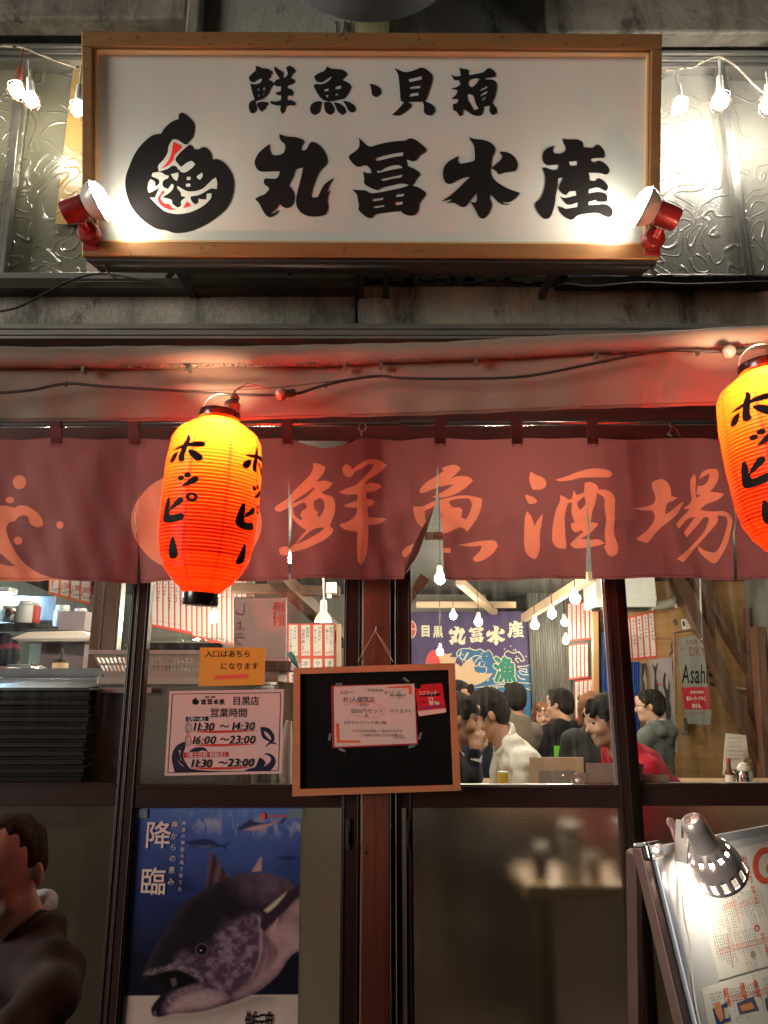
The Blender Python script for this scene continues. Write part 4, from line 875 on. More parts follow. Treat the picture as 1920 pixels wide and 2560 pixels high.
put(b, f, RH, '11:30', 405, 1225, 140, z=z+.0012, bold=.02, slant=.18, wx=1.05); put(b, f, RH, '～', 770, 1215, 120, z=z+.0012, bold=.02); put(b, f, RH, '14:30', 905, 1218, 140, z=z+.0012, bold=.02, slant=.18, wx=1.05)
put(b, f, RH, '16:00', 395, 1398, 140, z=z+.0012, bold=.02, slant=.18, wx=1.05); put(b, f, RH, '～', 775, 1385, 120, z=z+.0012, bold=.02); put(b, f, RH, '23:00', 890, 1392, 140, z=z+.0012, bold=.02, slant=.18, wx=1.05)
put(b, f, RH, '11:30', 375, 1700, 140, z=z+.0020, bold=.02, slant=.18, wx=1.05); put(b, f, RH, '～', 755, 1688, 120, z=z+.0020, bold=.02); put(b, f, RH, '23:00', 870, 1690, 140, z=z+.0020, bold=.02, slant=.18, wx=1.05)
part('lettering', b, m_ink, t)
b = MB(); pol(b, f, RH, "97,1775 150,1772 190,1760 160,1640 155,1560 175,1480 230,1410 300,1375 325,1370 330,1440 305,1500 300,1570 340,1650 400,1720 640,1745 800,1752 1080,1750 1150,1720 1230,1700 1270,1620 1290,1570 1340,1600 1370,1640 1340,1700 1420,1640 1440,1590 1410,1550 1345,1530 1370,1518 1440,1530 1490,1580 1498,1640 1470,1700 1430,1745 1540,1748|240,1480 270,1480 262,1560 300,1630 265,1590|215,1570 260,1640 325,1700 260,1660", z+.0006)
pol(b, f, RH, "375,1500 440,1450 520,1440 580,1448 620,1500 540,1480 500,1500", z+.0006)
pol(b, f, RH, "1300,1180 1360,1180 1430,1210 1480,1290 1480,1360 1460,1375 1500,1385 1520,1405 1430,1395 1375,1440 1370,1425 1420,1370 1370,1345 1330,1320 1310,1250|1345,1225 1400,1260 1440,1320 1440,1350 1395,1320 1355,1270", z+.0006)
pol(b, f, RH, "335,1048 630,1042 628,1100 335,1108", z+.0006, sm=False); part('drawing', b, mk('navy_print', (.02,.017,.04), rough=.4), t)
b = MB(); pol(b, f, RH, "308,1508 885,1500 880,1565 308,1578", z+.0012, sm=False)
for a in ("405,1240 700,1225 1280,1222 1100,1240 700,1258", "400,1412 700,1400 1280,1398 1100,1412 700,1432", "400,1718 700,1700 1220,1698 1000,1722 700,1732"): pol(b, f, RH, a, z+.0009)
part('red_strokes', b, m_red, t)
b = MB(); put(b, f, RH, '〈月～木〉', 330, 1098, 58, z=z+.0012, bold=.02); put(b, f, RH, '〈金土日祝 祝前日〉', 308, 1562, 62, z=z+.0018, bold=.02)
part('white_lettering', b, m_white, t)
b = MB()
for cy, s_ in ((1192, 'ランチ'), (1352, 'ディナー')):
    lp = [[f.hit(*Zr(RH, *p)) for p in ell2(368, cy, 40, 72, 24)], [f.hit(*Zr(RH, *p)) for p in ell2(368, cy, 34, 66, 24)]]; b.poly(lp, z+.0014)
    p = Zr(RH, 368, cy-56); u, v = f.hit(*p); text(b, s_, u, v, (38 if len(s_) == 3 else 28)*RH[2]*f.sc(*p), vert=True, z=z+.0014, bold=.01)
part('oval_mark', b, m_ink, t)

# ---- black message board hanging from a nail
RB = (600, 1300, 700/1659); gb = wall_at(-.085)
bc = [Zr(RB, *p) for p in ((320,878),(1270,848),(1307,1600),(312,1635))]
f = gb.at(805, 1985); bb = thing('blackboard', 'wood framed blackboard hanging on the post with a red bordered handwritten note', 'blackboard', M=f.M())
inn = [Zr(RB, *p) for p in ((358,913),(1235,888),(1262,1568),(358,1592))]
A_ = [f.hit(*c) for c in bc]; B_ = [f.hit(*c) for c in inn]
m_bw = mk('orange_brown_wood', (.62,.235,.11), (.50,.17,.075), vs=7, st=(1,7,1), rough=.45, bump=.15, bs=40, bst=(1,9,1))
for i in range(4):
    j = (i+1) % 4; b = MB(); b.poly([[A_[i], A_[j], B_[j], B_[i]]], -.008, .012); part('frame_bar', b, m_bw, bb, bev=.0015)
b = MB(); b.poly([B_], -.006, .001); part('board', b, mk('blackboard_surface', (.004,.004,.004), (.008,.007,.007), vs=3, rough=.6, spec=.12), bb)
b = MB(); nail = f.hit(*Zr(RB, 803, 660)); a = f.hit(*Zr(RB, 700, 838)); c = f.hit(*Zr(RB, 908, 842)); a2 = f.hit(*Zr(RB, 895, 790))
b.tube([(a[0], a[1], .013), (nail[0]-.001, nail[1], .018)], .0014, 6); b.tube([(c[0], c[1], .013), (nail[0]+.001, nail[1], .018)], .0014, 6); b.tube([(a2[0], a2[1], .014), (nail[0], nail[1], .02)], .001, 6); b.tube([(nail[0], nail[1]-.004, .02), (nail[0]+.003, nail[1]+.014, .02)], .0028, 6)
part('string', b, mk('pink_string', (.55,.33,.27), rough=.8), bb)
b = MB(); b.tube([(nail[0], nail[1]+.016, -.03), (nail[0], nail[1]+.018, .024)], .0022, 8); part('nail', b, m_dark, bb)
# the note
RN = (800, 1680, 340/1659); gn = wall_at(-.0875)
m_rb = mk('dark_red_border', (.42,.025,.04), rough=.45)
t, f, z = sheet('handwritten_note', 'handwritten lunch set note in a red border pinned on the blackboard', 'note', [Zr(RN, *p) for p in ((135,165),(1155,140),(1200,885),(150,930))], gn, m_rb)
b = MB(); pol(b, f, RN, "168,180 1150,145 1178,868 178,910", z+.0005, sm=False); part('paper', b, mk('rosy_paper', (.72,.50,.44), rough=.6), t)
b = MB(); Z1 = z+.0009
for s_, x, y, h, bo in (('1/22～', 232, 270, 70, .0), ('平日のみ!', 575, 240, 50, .01), ('金・土・日', 785, 262, 42, .01), ('祝日 祝前日は', 850, 295, 34, .015), ('のぞく', 930, 328, 32, 0), ('お1人様限定', 275, 365, 80, .008), ('お得!!', 480, 418, 50, 0), ('1000円セット', 370, 500, 74, -.004), ('やります!!', 850, 500, 62, 0), ('+税', 535, 545, 36, .01), ('お好きなドリンク1杯(1種)', 290, 635, 50, -.002), ('+', 500, 672, 34, 0), ('その日のお刺身+一品のおまかせ', 390, 735, 46, 0), ('ご利用は17時までのお客様のみ', 500, 785, 40, 0), ('なります!', 900, 812, 34, .01)):
    put(b, f, RN, s_, x, y, h*.92, z=Z1, bold=bo)
part('handwriting', b, m_inksoft, t)
b = MB(); pol(b, f, RN, "820,180 1100,158 1118,180 1118,270 1085,272 1080,195 820,195", Z1, sm=False); pol(b, f, RN, "190,625 232,625 240,832 495,835 495,862 205,862", Z1, sm=False); pol(b, f, RN, "300,392 660,345 660,352 300,400", Z1, sm=False)
ring = [ell2(590, 470, 205, 95, 40), ell2(590, 470, 200, 90, 40)]; b.poly([[f.hit(*Zr(RN, *p)) for p in r_] for r_ in ring], Z1)
part('orange_marker', b, mk('orange_marker', (.80,.12,.05), rough=.5), t)
b = MB()
for x, y, a in ((230, 150, .1), (1050, 95, -.6), (120, 790, 1.4), (1220, 780, 1.3), (270, 950, -.4), (1120, 905, .3)):
    u, v = f.hit(*Zr(RN, x, y)); b.box((-.011, -.004, z), (.011, .004, z+.0004), 0, Matrix.Translation((u, v, .0004)) @ Matrix.Rotation(a, 4, 'Z'))
part('tape_piece', b, mk('clear_tape', (.35,.33,.32), rough=.15, alpha=.35), t)
t, f, z = sheet('scratch_card', 'bright red round cornered scratch campaign card beside the handwritten note', 'card', [Zr(RN, *p) for p in ((1155,160),(1490,133),(1543,495),(1200,542))], wall_at(-.0900), mk('bright_red_card', (.72,.02,.03), rough=.35, coat=.3), rnd=.006)
b = MB(); pol(b, f, RN, "1192,478 1535,442 1541,490 1205,540", z+.0005, sm=False); pol(b, f, RN, "1325,310 1378,305 1384,398 1332,403|1336,325 1368,322 1370,350 1338,352", z+.0005, sm=False); pol(b, f, RN, "1390,350 1420,360 1455,370 1460,392 1420,405 1400,385", z+.0005)
put(b, f, RN, 'スクラッチ', 1205, 280, 62, z=z+.0009, bold=.03, wx=.72); part('pale_print', b, mk('peach_print', (.80,.52,.42), rough=.5), t)
b = MB(); pol(b, f, RN, "1205,285 1440,262 1475,275 1440,290 1205,300", z+.0005); lp = [[f.hit(*Zr(RN, *p)) for p in ell2(1193, 172, 40, 32)]]; b.poly(lp, z+.0005); scr = f.hit(*Zr(RN, 1230, 375)); scrawl(b, scr[0], scr[1], .006, 4, vert=False, z=z+.0005); part('black_print', b, m_ink, t)
b = MB(); pol(b, f, RN, "1232,440 1490,398 1490,412 1240,455", z+.0005, sm=False); part('blue_bar', b, mk('blue_print', (.08,.05,.30), rough=.5), t)

# ================================================================ tuna poster (flat print)
RT = (0, 1960, 800/1659); gp = wall_at(-.0150)
pt = [Zr(RT, *p) for p in ((700,125),(1560,118),(1543,1300),(632,1300))]
def grad(name, stops, axis='Y', lo=0., hi=1., extra=None, rough=.4, coat=.2, nz=0.0, ns=8):
    m = bpy.data.materials.new(name); m.use_nodes = True; n = m.node_tree.nodes; l = m.node_tree.links; b = n['Principled BSDF']
    tc = n.new('ShaderNodeTexCoord'); s_ = n.new('ShaderNodeSeparateXYZ'); l.new(tc.outputs['Object'], s_.inputs[0]); q = n.new('ShaderNodeMapRange'); q.inputs[1].default_value = lo; q.inputs[2].default_value = hi
    l.new(s_.outputs[axis], q.inputs[0]); src = q.outputs[0]
    if nz:
        t_ = n.new('ShaderNodeTexNoise'); t_.inputs['Scale'].default_value = ns; t_.inputs['Detail'].default_value = 7; l.new(tc.outputs['Object'], t_.inputs[0])
        ma = n.new('ShaderNodeMath'); ma.operation = 'MULTIPLY_ADD'; l.new(t_.outputs[0], ma.inputs[0]); ma.inputs[1].default_value = nz; ma.inputs[2].default_value = -nz*.5
        ad = n.new('ShaderNodeMath'); l.new(ma.outputs[0], ad.inputs[0]); l.new(src, ad.inputs[1]); src = ad.outputs[0]
    r = n.new('ShaderNodeValToRGB'); r.color_ramp.elements[0].position = stops[0][0]; r.color_ramp.elements[0].color = col(stops[0][1]); r.color_ramp.elements[1].position = stops[-1][0]; r.color_ramp.elements[1].color = col(stops[-1][1])
    for p, c in stops[1:-1]: e = r.color_ramp.elements.new(p); e.color = col(c)
    l.new(src, r.inputs[0]); l.new(r.outputs[0], b.inputs['Base Color']); b.inputs['Roughness'].default_value = rough; b.inputs['Coat Weight'].default_value = coat; return m
fq = gp.at(537, 2560)
po = thing('tuna_poster', 'large blue poster of a tuna head rising from dark sea, taped inside the glass door', 'poster', M=fq.M())
def vnoise(x, y, sc, seed, oct=4):
    out = 0; a = 1; tot = 0
    for o_ in range(oct):
        g_ = np.random.RandomState(seed+o_).rand(97, 97); fx, fy = x/sc*2**o_, y/sc*2**o_; ix, iy = np.floor(fx).astype(int), np.floor(fy).astype(int); tx, ty = fx-ix, fy-iy; tx = tx*tx*(3-2*tx); ty = ty*ty*(3-2*ty)
        q = lambda a_, b_: g_[a_ % 97, b_ % 97]
        out = out+a*((q(ix, iy)*(1-tx)+q(ix+1, iy)*tx)*(1-ty)+(q(ix, iy+1)*(1-tx)+q(ix+1, iy+1)*tx)*ty); tot += a; a *= .55
    return out/tot
def make_print(f, reg, c4, nx, ny, paint, parent):
    lp = [f.hit(*c) for c in c4]; U_ = np.linspace(0, 1, nx); V_ = np.linspace(0, 1, ny); uu, vv = np.meshgrid(U_, V_); A = [np.array(p) for p in lp]
    pts = (A[0]*(1-uu[..., None])+A[1]*uu[..., None])*(1-vv[..., None])+(A[3]*(1-uu[..., None])+A[2]*uu[..., None])*vv[..., None]
    Z = [np.array(c) for c in c4]; X = pts.reshape(-1, 2)
    W3 = np.array(f.O)[None]+X[:, :1]*np.array(f.U)+X[:, 1:]*np.array(f.V)-np.array(CAM); zc = W3[:, 1]*cp+W3[:, 2]*sp_; yc = -W3[:, 1]*sp_+W3[:, 2]*cp
    px = 960+W3[:, 0]/zc*FPX; py = 1280-yc/zc*FPX; x, y = (px-reg[0])/reg[2], (py-reg[1])/reg[2]
    colr = paint(x, y)*1.15; b = MB(); b.v = [(a_, b_, .0012) for a_, b_ in X]; b.f = [(j*nx+i, (j+1)*nx+i, (j+1)*nx+i+1, j*nx+i+1) for j in range(ny-1) for i in range(nx-1)]; b.m = [0]*len(b.f)
    m = mk('printed_paper', (.5,.5,.5), rough=.35, coat=.25); at_ = m.node_tree.nodes.new('ShaderNodeAttribute'); at_.attribute_name = 'ink'; m.node_tree.links.new(at_.outputs['Color'], m.node_tree.nodes['Principled BSDF'].inputs['Base Color'])
    o = part('sheet', b, m, parent); ca = o.data.color_attributes.new('ink', 'FLOAT_COLOR', 'POINT'); ca.data.foreach_set('color', np.concatenate([np.clip(colr, 0, 1), np.ones((len(colr), 1))], 1).astype(np.float32).ravel()); return o
def cover(x, y, s_, soft, n=3):
    r = np.zeros(len(x))
    for lp in parse(s_):
        lp = smooth(lp, n); a = np.array(lp); lo, hi = a.min(0)-soft*1.5, a.max(0)+soft*1.5; k = np.where((x > lo[0]) & (x < hi[0]) & (y > lo[1]) & (y < hi[1]))[0]
        if not len(k): continue
        q = np.stack([x[k], y[k]], 1); d = np.full(len(k), 1e9)
        for p0, p1 in zip(a, np.roll(a, -1, 0)):
            e = p1-p0; t_ = np.clip(((q-p0)@e)/(e@e+1e-9), 0, 1); d = np.minimum(d, np.hypot(*(q-p0-t_[:, None]*e).T))
        sg = np.where(inside(q, [lp]), d, -d); v = np.clip(.5+sg/soft*.5, 0, 1); r[k] = np.maximum(r[k], v*v*(3-2*v))
    return r[:, None]
def paint_tuna(x, y):
    c = lambda *a: np.array(a); mixc = lambda A, B, t: A*(1-t)+B*t
    n1 = vnoise(x, y, 140, 1)[:, None]; n2 = vnoise(x*1.0, y*.35, 26, 9)[:, None]; n3 = vnoise(x, y, 34, 20)[:, None]; n4 = vnoise(x+y*.4, y-x*.2, 9, 31)[:, None]
    t = np.clip((y-120)/980, 0, 1)[:, None]; top_ = np.array((.085,.14,.33)); 
    C_ = np.where(t < .12, mixc(top_, c(.05,.085,.27), t/.12), np.where(t < .45, mixc(c(.05,.085,.27), c(.022,.030,.115), (t-.12)/.33), mixc(c(.022,.030,.115), c(.006,.005,.014), np.clip((t-.45)/.35, 0, 1))))
    C_ = C_*(.75+.5*n1); sh = np.clip(1-np.abs((x-1250-(y-200)*-.25)/300), 0, 1)[:, None]*np.clip(1-(y[:, None]-120)/420, 0, 1); C_ += sh*c(.03,.05,.10)*(.4+n2)
    band = np.clip(1-np.abs(y[:, None]-175-.06*(x[:, None]-700))/75, 0, 1)*np.clip((n2-.48)*6, 0, 1)*np.clip((x[:, None]-850)/200, 0, 1); C_ = mixc(C_, c(.34,.33,.42), band*.75)
    C_ = mixc(C_, c(.012,.018,.06), cover(x, y, "860,640 920,625 1000,640 960,665 900,670|890,540 960,510 1030,540 980,570|850,480 930,470 1010,500 930,530", 30)*.8)
    C_ = mixc(C_, c(.018,.028,.09), cover(x, y, "965,300 1030,285 1100,290 1150,315 1198,293 1175,322 1182,357 1150,325 1060,340 1000,325|1430,385 1480,370 1550,375 1500,395", 5))
    C_ = mixc(C_, c(.10,.13,.22), cover(x, y, "1000,320 1060,318 1120,322 1060,336", 8)*.7)
    C_ = mixc(C_, c(.03,.035,.09), cover(x, y, "1225,232 1290,190 1295,170 1310,192 1360,200 1440,195 1485,165 1475,195 1400,212 1320,240 1260,240", 5)); C_ = mixc(C_, c(.42,.25,.24), cover(x, y, "1260,238 1310,220 1360,210 1450,195 1400,216 1330,240", 6))
    C_ = mixc(C_, c(.54,.40,.345)*(.85+.3*n1), cover(x, y, "500,1098 1700,1090 1700,1500 500,1500", 4))
    sha = cover(x, y, "830,1190 1040,1180 1250,1110 1400,1060 1420,1120 1200,1190 1000,1220 830,1230", 60)*np.clip((y[:, None]-1095)/10, 0, 1); C_ = C_*(1-.45*sha)
    rays = .5+.5*np.sin(x[:, None]*.11+y[:, None]*.02); C_ = mixc(C_, c(.10,.045,.06)*(.4+.9*rays), cover(x, y, "1070,540 1085,370 1105,355 1130,400 1165,450 1195,490", 4)); C_ = mixc(C_, c(.42,.22,.21)*(.6+.6*n3), cover(x, y, "1305,455 1350,375 1360,380 1355,450", 4))
    body = "740,985 800,850 850,770 930,640 1020,570 1100,520 1180,480 1300,460 1400,465 1480,490 1540,530 1700,600 1700,780 1520,880 1440,990 1330,1080 1180,1140 1040,1180 900,1190 830,1208 790,1200 785,1160 820,1110 860,1060 820,1030 750,1010"
    back = c(.013,.008,.012)*(.6+.8*n3); rim = 1-cover(x, y, body, 60); back = back+rim*c(.07,.05,.08)*.6; up = np.clip(1-np.hypot(x-1390, (y-520)*1.6)/230, 0, 1)[:, None]; back = back+up*c(.10,.055,.085)*(.5+n3)
    F_ = back
    ck = cover(x, y, "1160,740 1250,700 1340,680 1365,740 1375,820 1350,930 1300,1020 1200,1105 1050,1150 900,1180 830,1200 860,1140 940,1080 1040,1035 1050,970 1010,930 920,940 940,890 1060,870 1110,800", 50)
    mott = np.clip((n3-.42)*3.2, 0, 1); F_ = mixc(F_, mixc(c(.075,.036,.062), c(.24,.145,.19), mott)*(.75+.5*n4), ck)
    bl = cover(x, y, "1385,740 1450,700 1545,600 1700,640 1700,800 1515,885 1430,990 1320,1075 1220,1105 1310,1010 1365,920 1385,820", 40); F_ = mixc(F_, mixc(c(.30,.165,.18), c(.50,.31,.30), np.clip((n1-.3)*2, 0, 1))*(.8+.4*n4), bl)
    bl2 = cover(x, y, "870,1165 940,1100 1040,1070 1120,1090 1180,1110 1100,1150 960,1172 880,1185", 30); F_ = mixc(F_, c(.40,.25,.25)*(.7+.6*n4), bl2)
    und = np.clip((y[:, None]-(1210-.28*(x[:, None]-830)+0*n1))/60, 0, 1)*.0; F_ = F_*(1-und)
    F_ = mixc(F_, c(.52,.40,.28)*(.7+.6*n4), cover(x, y, "1370,655 1440,595 1485,560 1440,630 1400,680|1405,770 1440,690 1452,650 1432,725", 8))
    F_ = mixc(F_, c(.36,.23,.25), cover(x, y, "1338,685 1350,700 1360,780 1353,900 1305,1005 1342,900 1347,780", 9)*.9); F_ = mixc(F_, c(.05,.02,.035), cover(x, y, "1375,790 1400,820 1415,900 1380,960 1395,880|1410,820 1440,870 1420,930", 18)*.7)
    F_ = mixc(F_, c(.035,.015,.025)*(.7+.6*n4), cover(x, y, "1700,430 1552,515 1490,575 1410,650 1360,690 1350,740 1375,765 1420,712 1490,645 1552,580 1700,500", 7))
    F_ = mixc(F_, c(.004,.003,.003), cover(x, y, "745,1000 860,965 960,960 1020,985 1037,1025 960,1045 890,1070 840,1095 800,1060 770,1020", 9)); F_ = mixc(F_, c(.16,.09,.10), cover(x, y, "885,1010 912,1005 915,1040 895,1048", 8)*.8)
    F_ = mixc(F_, mixc(c(.13,.075,.10), c(.38,.26,.28), np.clip((n4-.4)*3, 0, 1)), cover(x, y, "742,988 790,958 850,948 905,925 970,942 1020,958 1055,1008 1042,1034 1005,1000 930,966 860,968 790,990|1040,1035 960,1052 900,1078 862,1120 880,1140 940,1095 1045,1050", 9)*.6)
    F_ = mixc(F_, c(.010,.006,.009), cover(x, y, "785,1165 800,1115 860,1068 852,1120 832,1160 842,1200 812,1208 788,1198", 10)); F_ = mixc(F_, c(.20,.14,.15), cover(x, y, "795,1180 808,1176 812,1196 800,1198", 6)*.7)
    eye = np.hypot(x-1047, y-858)[:, None]; F_ = mixc(F_, c(.02,.012,.018), np.clip((60-eye)/30, 0, 1)*.8); F_ = mixc(F_, c(.13,.08,.10), np.clip(1-np.abs(eye-31)/6, 0, 1)*.7); F_ = mixc(F_, c(.003,.003,.003), np.clip((26-eye)/4, 0, 1)); F_ = mixc(F_, c(.5,.4,.38), np.clip((6-np.hypot(x-1042, y-862)[:, None])/3, 0, 1))
    return mixc(C_, F_, cover(x, y, body, 5))
make_print(fq, RT, pt, 250, 330, paint_tuna, po)
m_rose = mk('poster_rose_letters', (.78,.58,.52), rough=.4)
b = MB(); put(b, fq, RT, '降', 748, 318, 140, z=.0040, bold=.012); put(b, fq, RT, '臨', 722, 560, 140, z=.0040, bold=.012)
def vput(mb, f, reg, s_, x, y, h, **k):
    p = Zr(reg, x, y); u, v = f.hit(*p); text(mb, s_, u, v, h*reg[2]*f.sc(*p), vert=True, **k)
part('lettering', b, m_rose, po)
b = MB(); vput(b, fq, RT, '神からの恵み', 908, 190, 36, z=.0040, gap=.5); vput(b, fq, RT, '神宮の神聖な海で育てた', 956, 190, 22, z=.0040, gap=.42); part('small_lettering', b, m_rose, po)
b = MB(); lp = [[fq.hit(*Zr(RT, *p)) for p in ell2(1362, 166, 16, 18, 20, .4)]]; b.poly(lp, .0040); put(b, fq, RT, '三重県漁業協同組合連合会', 1385, 172, 15, z=.0040, bold=.01, wx=.8); part('red_logo', b, m_redsoft, po)
b = MB()
put(b, fq, RT, '鮪', 1265, 1300, 130, z=.0040, bold=.012, wx=.6); put(b, fq, RT, '魂', 1340, 1300, 130, z=.0040, bold=.012, wx=.6); part('black_lettering', b, m_ink, po)
for x in (732, 1535):
    b = MB(); p = Zr(RT, x, 152); u, v = fq.hit(*p); b.box((u-.021, v-.014, .0042), (u+.021, v+.014, .0046)); part('tape_piece', b, mk('blue_tape', (.16,.21,.24), rough=.3), po)
# ================================================================ inside the shop
YB, YW = 4.9, 4.25
m_floor = mk('shop_floor', (.09,.06,.04), (.06,.04,.03), vs=5, rough=.5)
g = MB(); g.box((-3.4, .06, -.1), (3.4, 5.1, .012)); tag(part('floor', g, m_floor), kind='structure')
m_ceil = mk('dark_ceiling_boards', (.085,.085,.075), (.045,.045,.040), vs=4, st=(.5,6,1), rough=.7)
g = MB(); m_ = .1
g.add([(-3.4, .06, 2.62), (3.4, .06, 2.62), (3.4, 5.1, 2.30), (-3.4, 5.1, 2.30), (-3.4, .06, 2.7), (3.4, .06, 2.7), (3.4, 5.1, 2.7), (-3.4, 5.1, 2.7)], [(0,1,2,3),(4,7,6,5),(0,4,5,1),(1,5,6,2),(2,6,7,3),(3,7,4,0)])
tag(part('ceiling', g, m_ceil), kind='structure')
m_wall = mk('dim_plaster', (.20,.19,.16), (.14,.13,.11), vs=3, rough=.8)
g = MB(); g.box((-3.4, YB, 0), (1.02, 5.1, 2.7)); tag(part('wall_back', g, m_wall), kind='structure')
g = MB(); g.box((-3.4, .06, 0), (-3.3, 5.1, 2.7)); tag(part('wall_left', g, mk('kitchen_tiles', (.40,.46,.43), (.34,.40,.38), vs=3, rough=.3)), kind='structure')
g = MB(); g.box((3.3, .06, 0), (3.4, 5.1, 2.7)); tag(part('wall_right', g, m_wall), kind='structure')
def plywood():
    m = mk('plywood', (.46,.27,.105), (.33,.175,.065), vs=3.2, st=(.8,1,5), rough=.55, bump=.08, bs=30, bst=(1,1,9), det=9, contrast=.22); return m
m_ply = plywood()
xs_ = [P(1545, 1700, YW).x, P(1800, 1700, YW).x, 3.3]
for i in range(2):
    for z0, z1 in ((0, 1.83), (1.834, 2.7)):
        g = MB(); g.box((xs_[i]+.002, YW, z0), (xs_[i+1]-.002, YW+.03, z1)); o = part('plywood_panel', g, m_ply, bpy.data.objects.get('wall_plywood'))
        if i == 0 and z0 == 0: o.name = 'wall_plywood'; tag(o, kind='structure')
# ceiling timbers
b = MB(); q0, q1 = P(219, 1650, .88), P(298, 1650, .88); b.box((q0.x, .88, 0.012), (q1.x-.03, .96, 2.45)); b.box((q0.x+.045, .876, .012), (q0.x+.049, .8795, 2.45)); o = part('door_post', b, m_brown2, bev=.003); tag(o, 'brown inner door post between the kitchen and the freezer', 'post')
b = MB(); b.box((q1.x-.028, .885, .012), (q1.x-.018, .94, 2.45)); part('edge_strip', b, m_alu, o)
def timber(a, b_, w_, d_, label, mat, group=None, par=None):
    g = MB(); g.beam(a, b_, w_, d_); o = part('timber', g, mat, par, bev=.004); return tag(o, label, 'timber', group)
m_tim = mk('old_timber', (.13,.065,.035), (.07,.035,.02), vs=4, st=(1,1,.6), rough=.6, bump=.2, bs=30)
m_tim2 = mk('reddish_timber', (.20,.09,.055), (.12,.05,.03), vs=4, rough=.6, bump=.2, bs=30)
m_pale = mk('pale_timber', (.50,.36,.24), (.42,.30,.19), vs=4, rough=.6)
QW = lambda x, y: (1480+x*.2652, 1440+y*.2652)
def pw(x, y, Y): return P(*QW(x, y), Y)
timber(pw(760, -60, 4.08), pw(1610, 1780, 4.08), .115, .10, 'long dark diagonal brace crossing the plywood wall beside the beer poster', m_tim)
timber(pw(930, -20, 4.16), pw(1560, 1010, 4.16), .16, .05, 'wide reddish diagonal board right of the long dark brace', m_tim2)
timber(pw(1080, 130, 4.10), pw(1500, 900, 4.10), .05, .05, 'short dark diagonal strip high on the plywood wall', m_tim)
timber(pw(1080, -40, 4.12), pw(1100, 640, 4.12), .10, .06, 'dark upright timber meeting the long diagonal brace', m_tim)
timber(pw(1560, 480, 4.0), pw(1640, 1960, 4.0), .12, .08, 'brown upright post at the right edge behind the lantern reflection', m_tim2)
timber(pw(1450, 300, 4.14), pw(1520, 1900, 4.14), .05, .03, 'thin brown batten on the plywood wall left of the edge post', m_tim2)
timber(P(1150, 1455, 3.3), P(1235, 1530, 4.7), .07, .05, 'dusty slanting board under the ceiling above the fishing banner', m_pale)
timber(P(1480, 1440, 2.6), P(1310, 1545, 4.4), .06, .07, 'pale rafter running back above the menu strips', m_pale)
timber(P(690, 1440, 1.6), P(905, 1640, 4.4), .10, .08, 'dark sloping rafter behind the white pendant lamp', m_tim)
timber(P(580, 1470, 2.0), P(850, 1480, 2.0), .07, .06, 'dark cross beam under the ceiling behind the pendant lamp', m_tim)
timber(P(1040, 1512, 4.55), P(1290, 1512, 4.55), .035, .06, 'pale horizontal rail above the fishing banner', m_pale)
timber(P(1487, 1470, 4.1), P(1490, 1900, 4.1), .05, .05, 'orange brown stud between the red menu strips and the blue curtain', mk('orange_stud', (.42,.22,.10), rough=.6))
timber(P(847, 1560, 2.45), P(847, 1740, 2.45), .035, .03, 'pale upright stud right of the four red menu cards', m_pale)

# corrugated sheet
b = MB(); x0, x1 = P(1328, 1700, 4.8).x, P(1432, 1700, 4.8).x; n = 120
vs = []
for i in range(n+1):
    x = x0+(x1-x0)*i/n; y = 4.8+.010*math.sin(i*2*math.pi*17/n); vs += [(x, y, 0.0), (x, y, 2.5)]
b.add(vs, [(2*i, 2*i+2, 2*i+3, 2*i+1) for i in range(n)]); b.add([(v[0], v[1]+.006, v[2]) for v in vs], [(2*i, 2*i+1, 2*i+3, 2*i+2) for i in range(n)])
tag(part('corrugated_sheet', b, mk('corrugated_steel', (.22,.235,.22), (.13,.10,.075), vs=5, st=(4,1,.4), rough=.45, metal=.4), sm='all'), 'grey rusty corrugated metal sheet between banner and red menu strips', 'metal sheet')
b = MB(); b.box((P(1432, 1700, 4.7).x, 4.7, 0), (P(1484, 1700, 4.7).x, 4.75, 2.4)); tag(part('wall_board', b, mk('grey_green_board', (.10,.12,.11), rough=.7)), 'grey green board behind the red menu strips', 'wall board')
# blue curtain
for px0, px1, py0, py1, Y, lb in ((1502, 1548, 1580, 1900, 4.15, 'dark blue curtain hanging left of the door stile'), (1566, 1597, 1655, 1900, 4.12, 'bright blue curtain below the price strips on plywood')):
    b = MB(); n = 40; vs = []
    for i in range(n+1):
        px = px0+(px1-px0)*i/n
        for py in (py0, py1): p = P(px, py, Y); vs.append((p.x, Y-.02+.018*math.sin(i*.9), p.z))
    b.add(vs, [(2*i, 2*i+1, 2*i+3, 2*i+2) for i in range(n)]); tag(part('curtain', b, mk('blue_cloth', (.012,.055,.26), (.02,.09,.36), vs=9, rough=.7), sm='all'), lb, 'curtain', 'blue curtains')

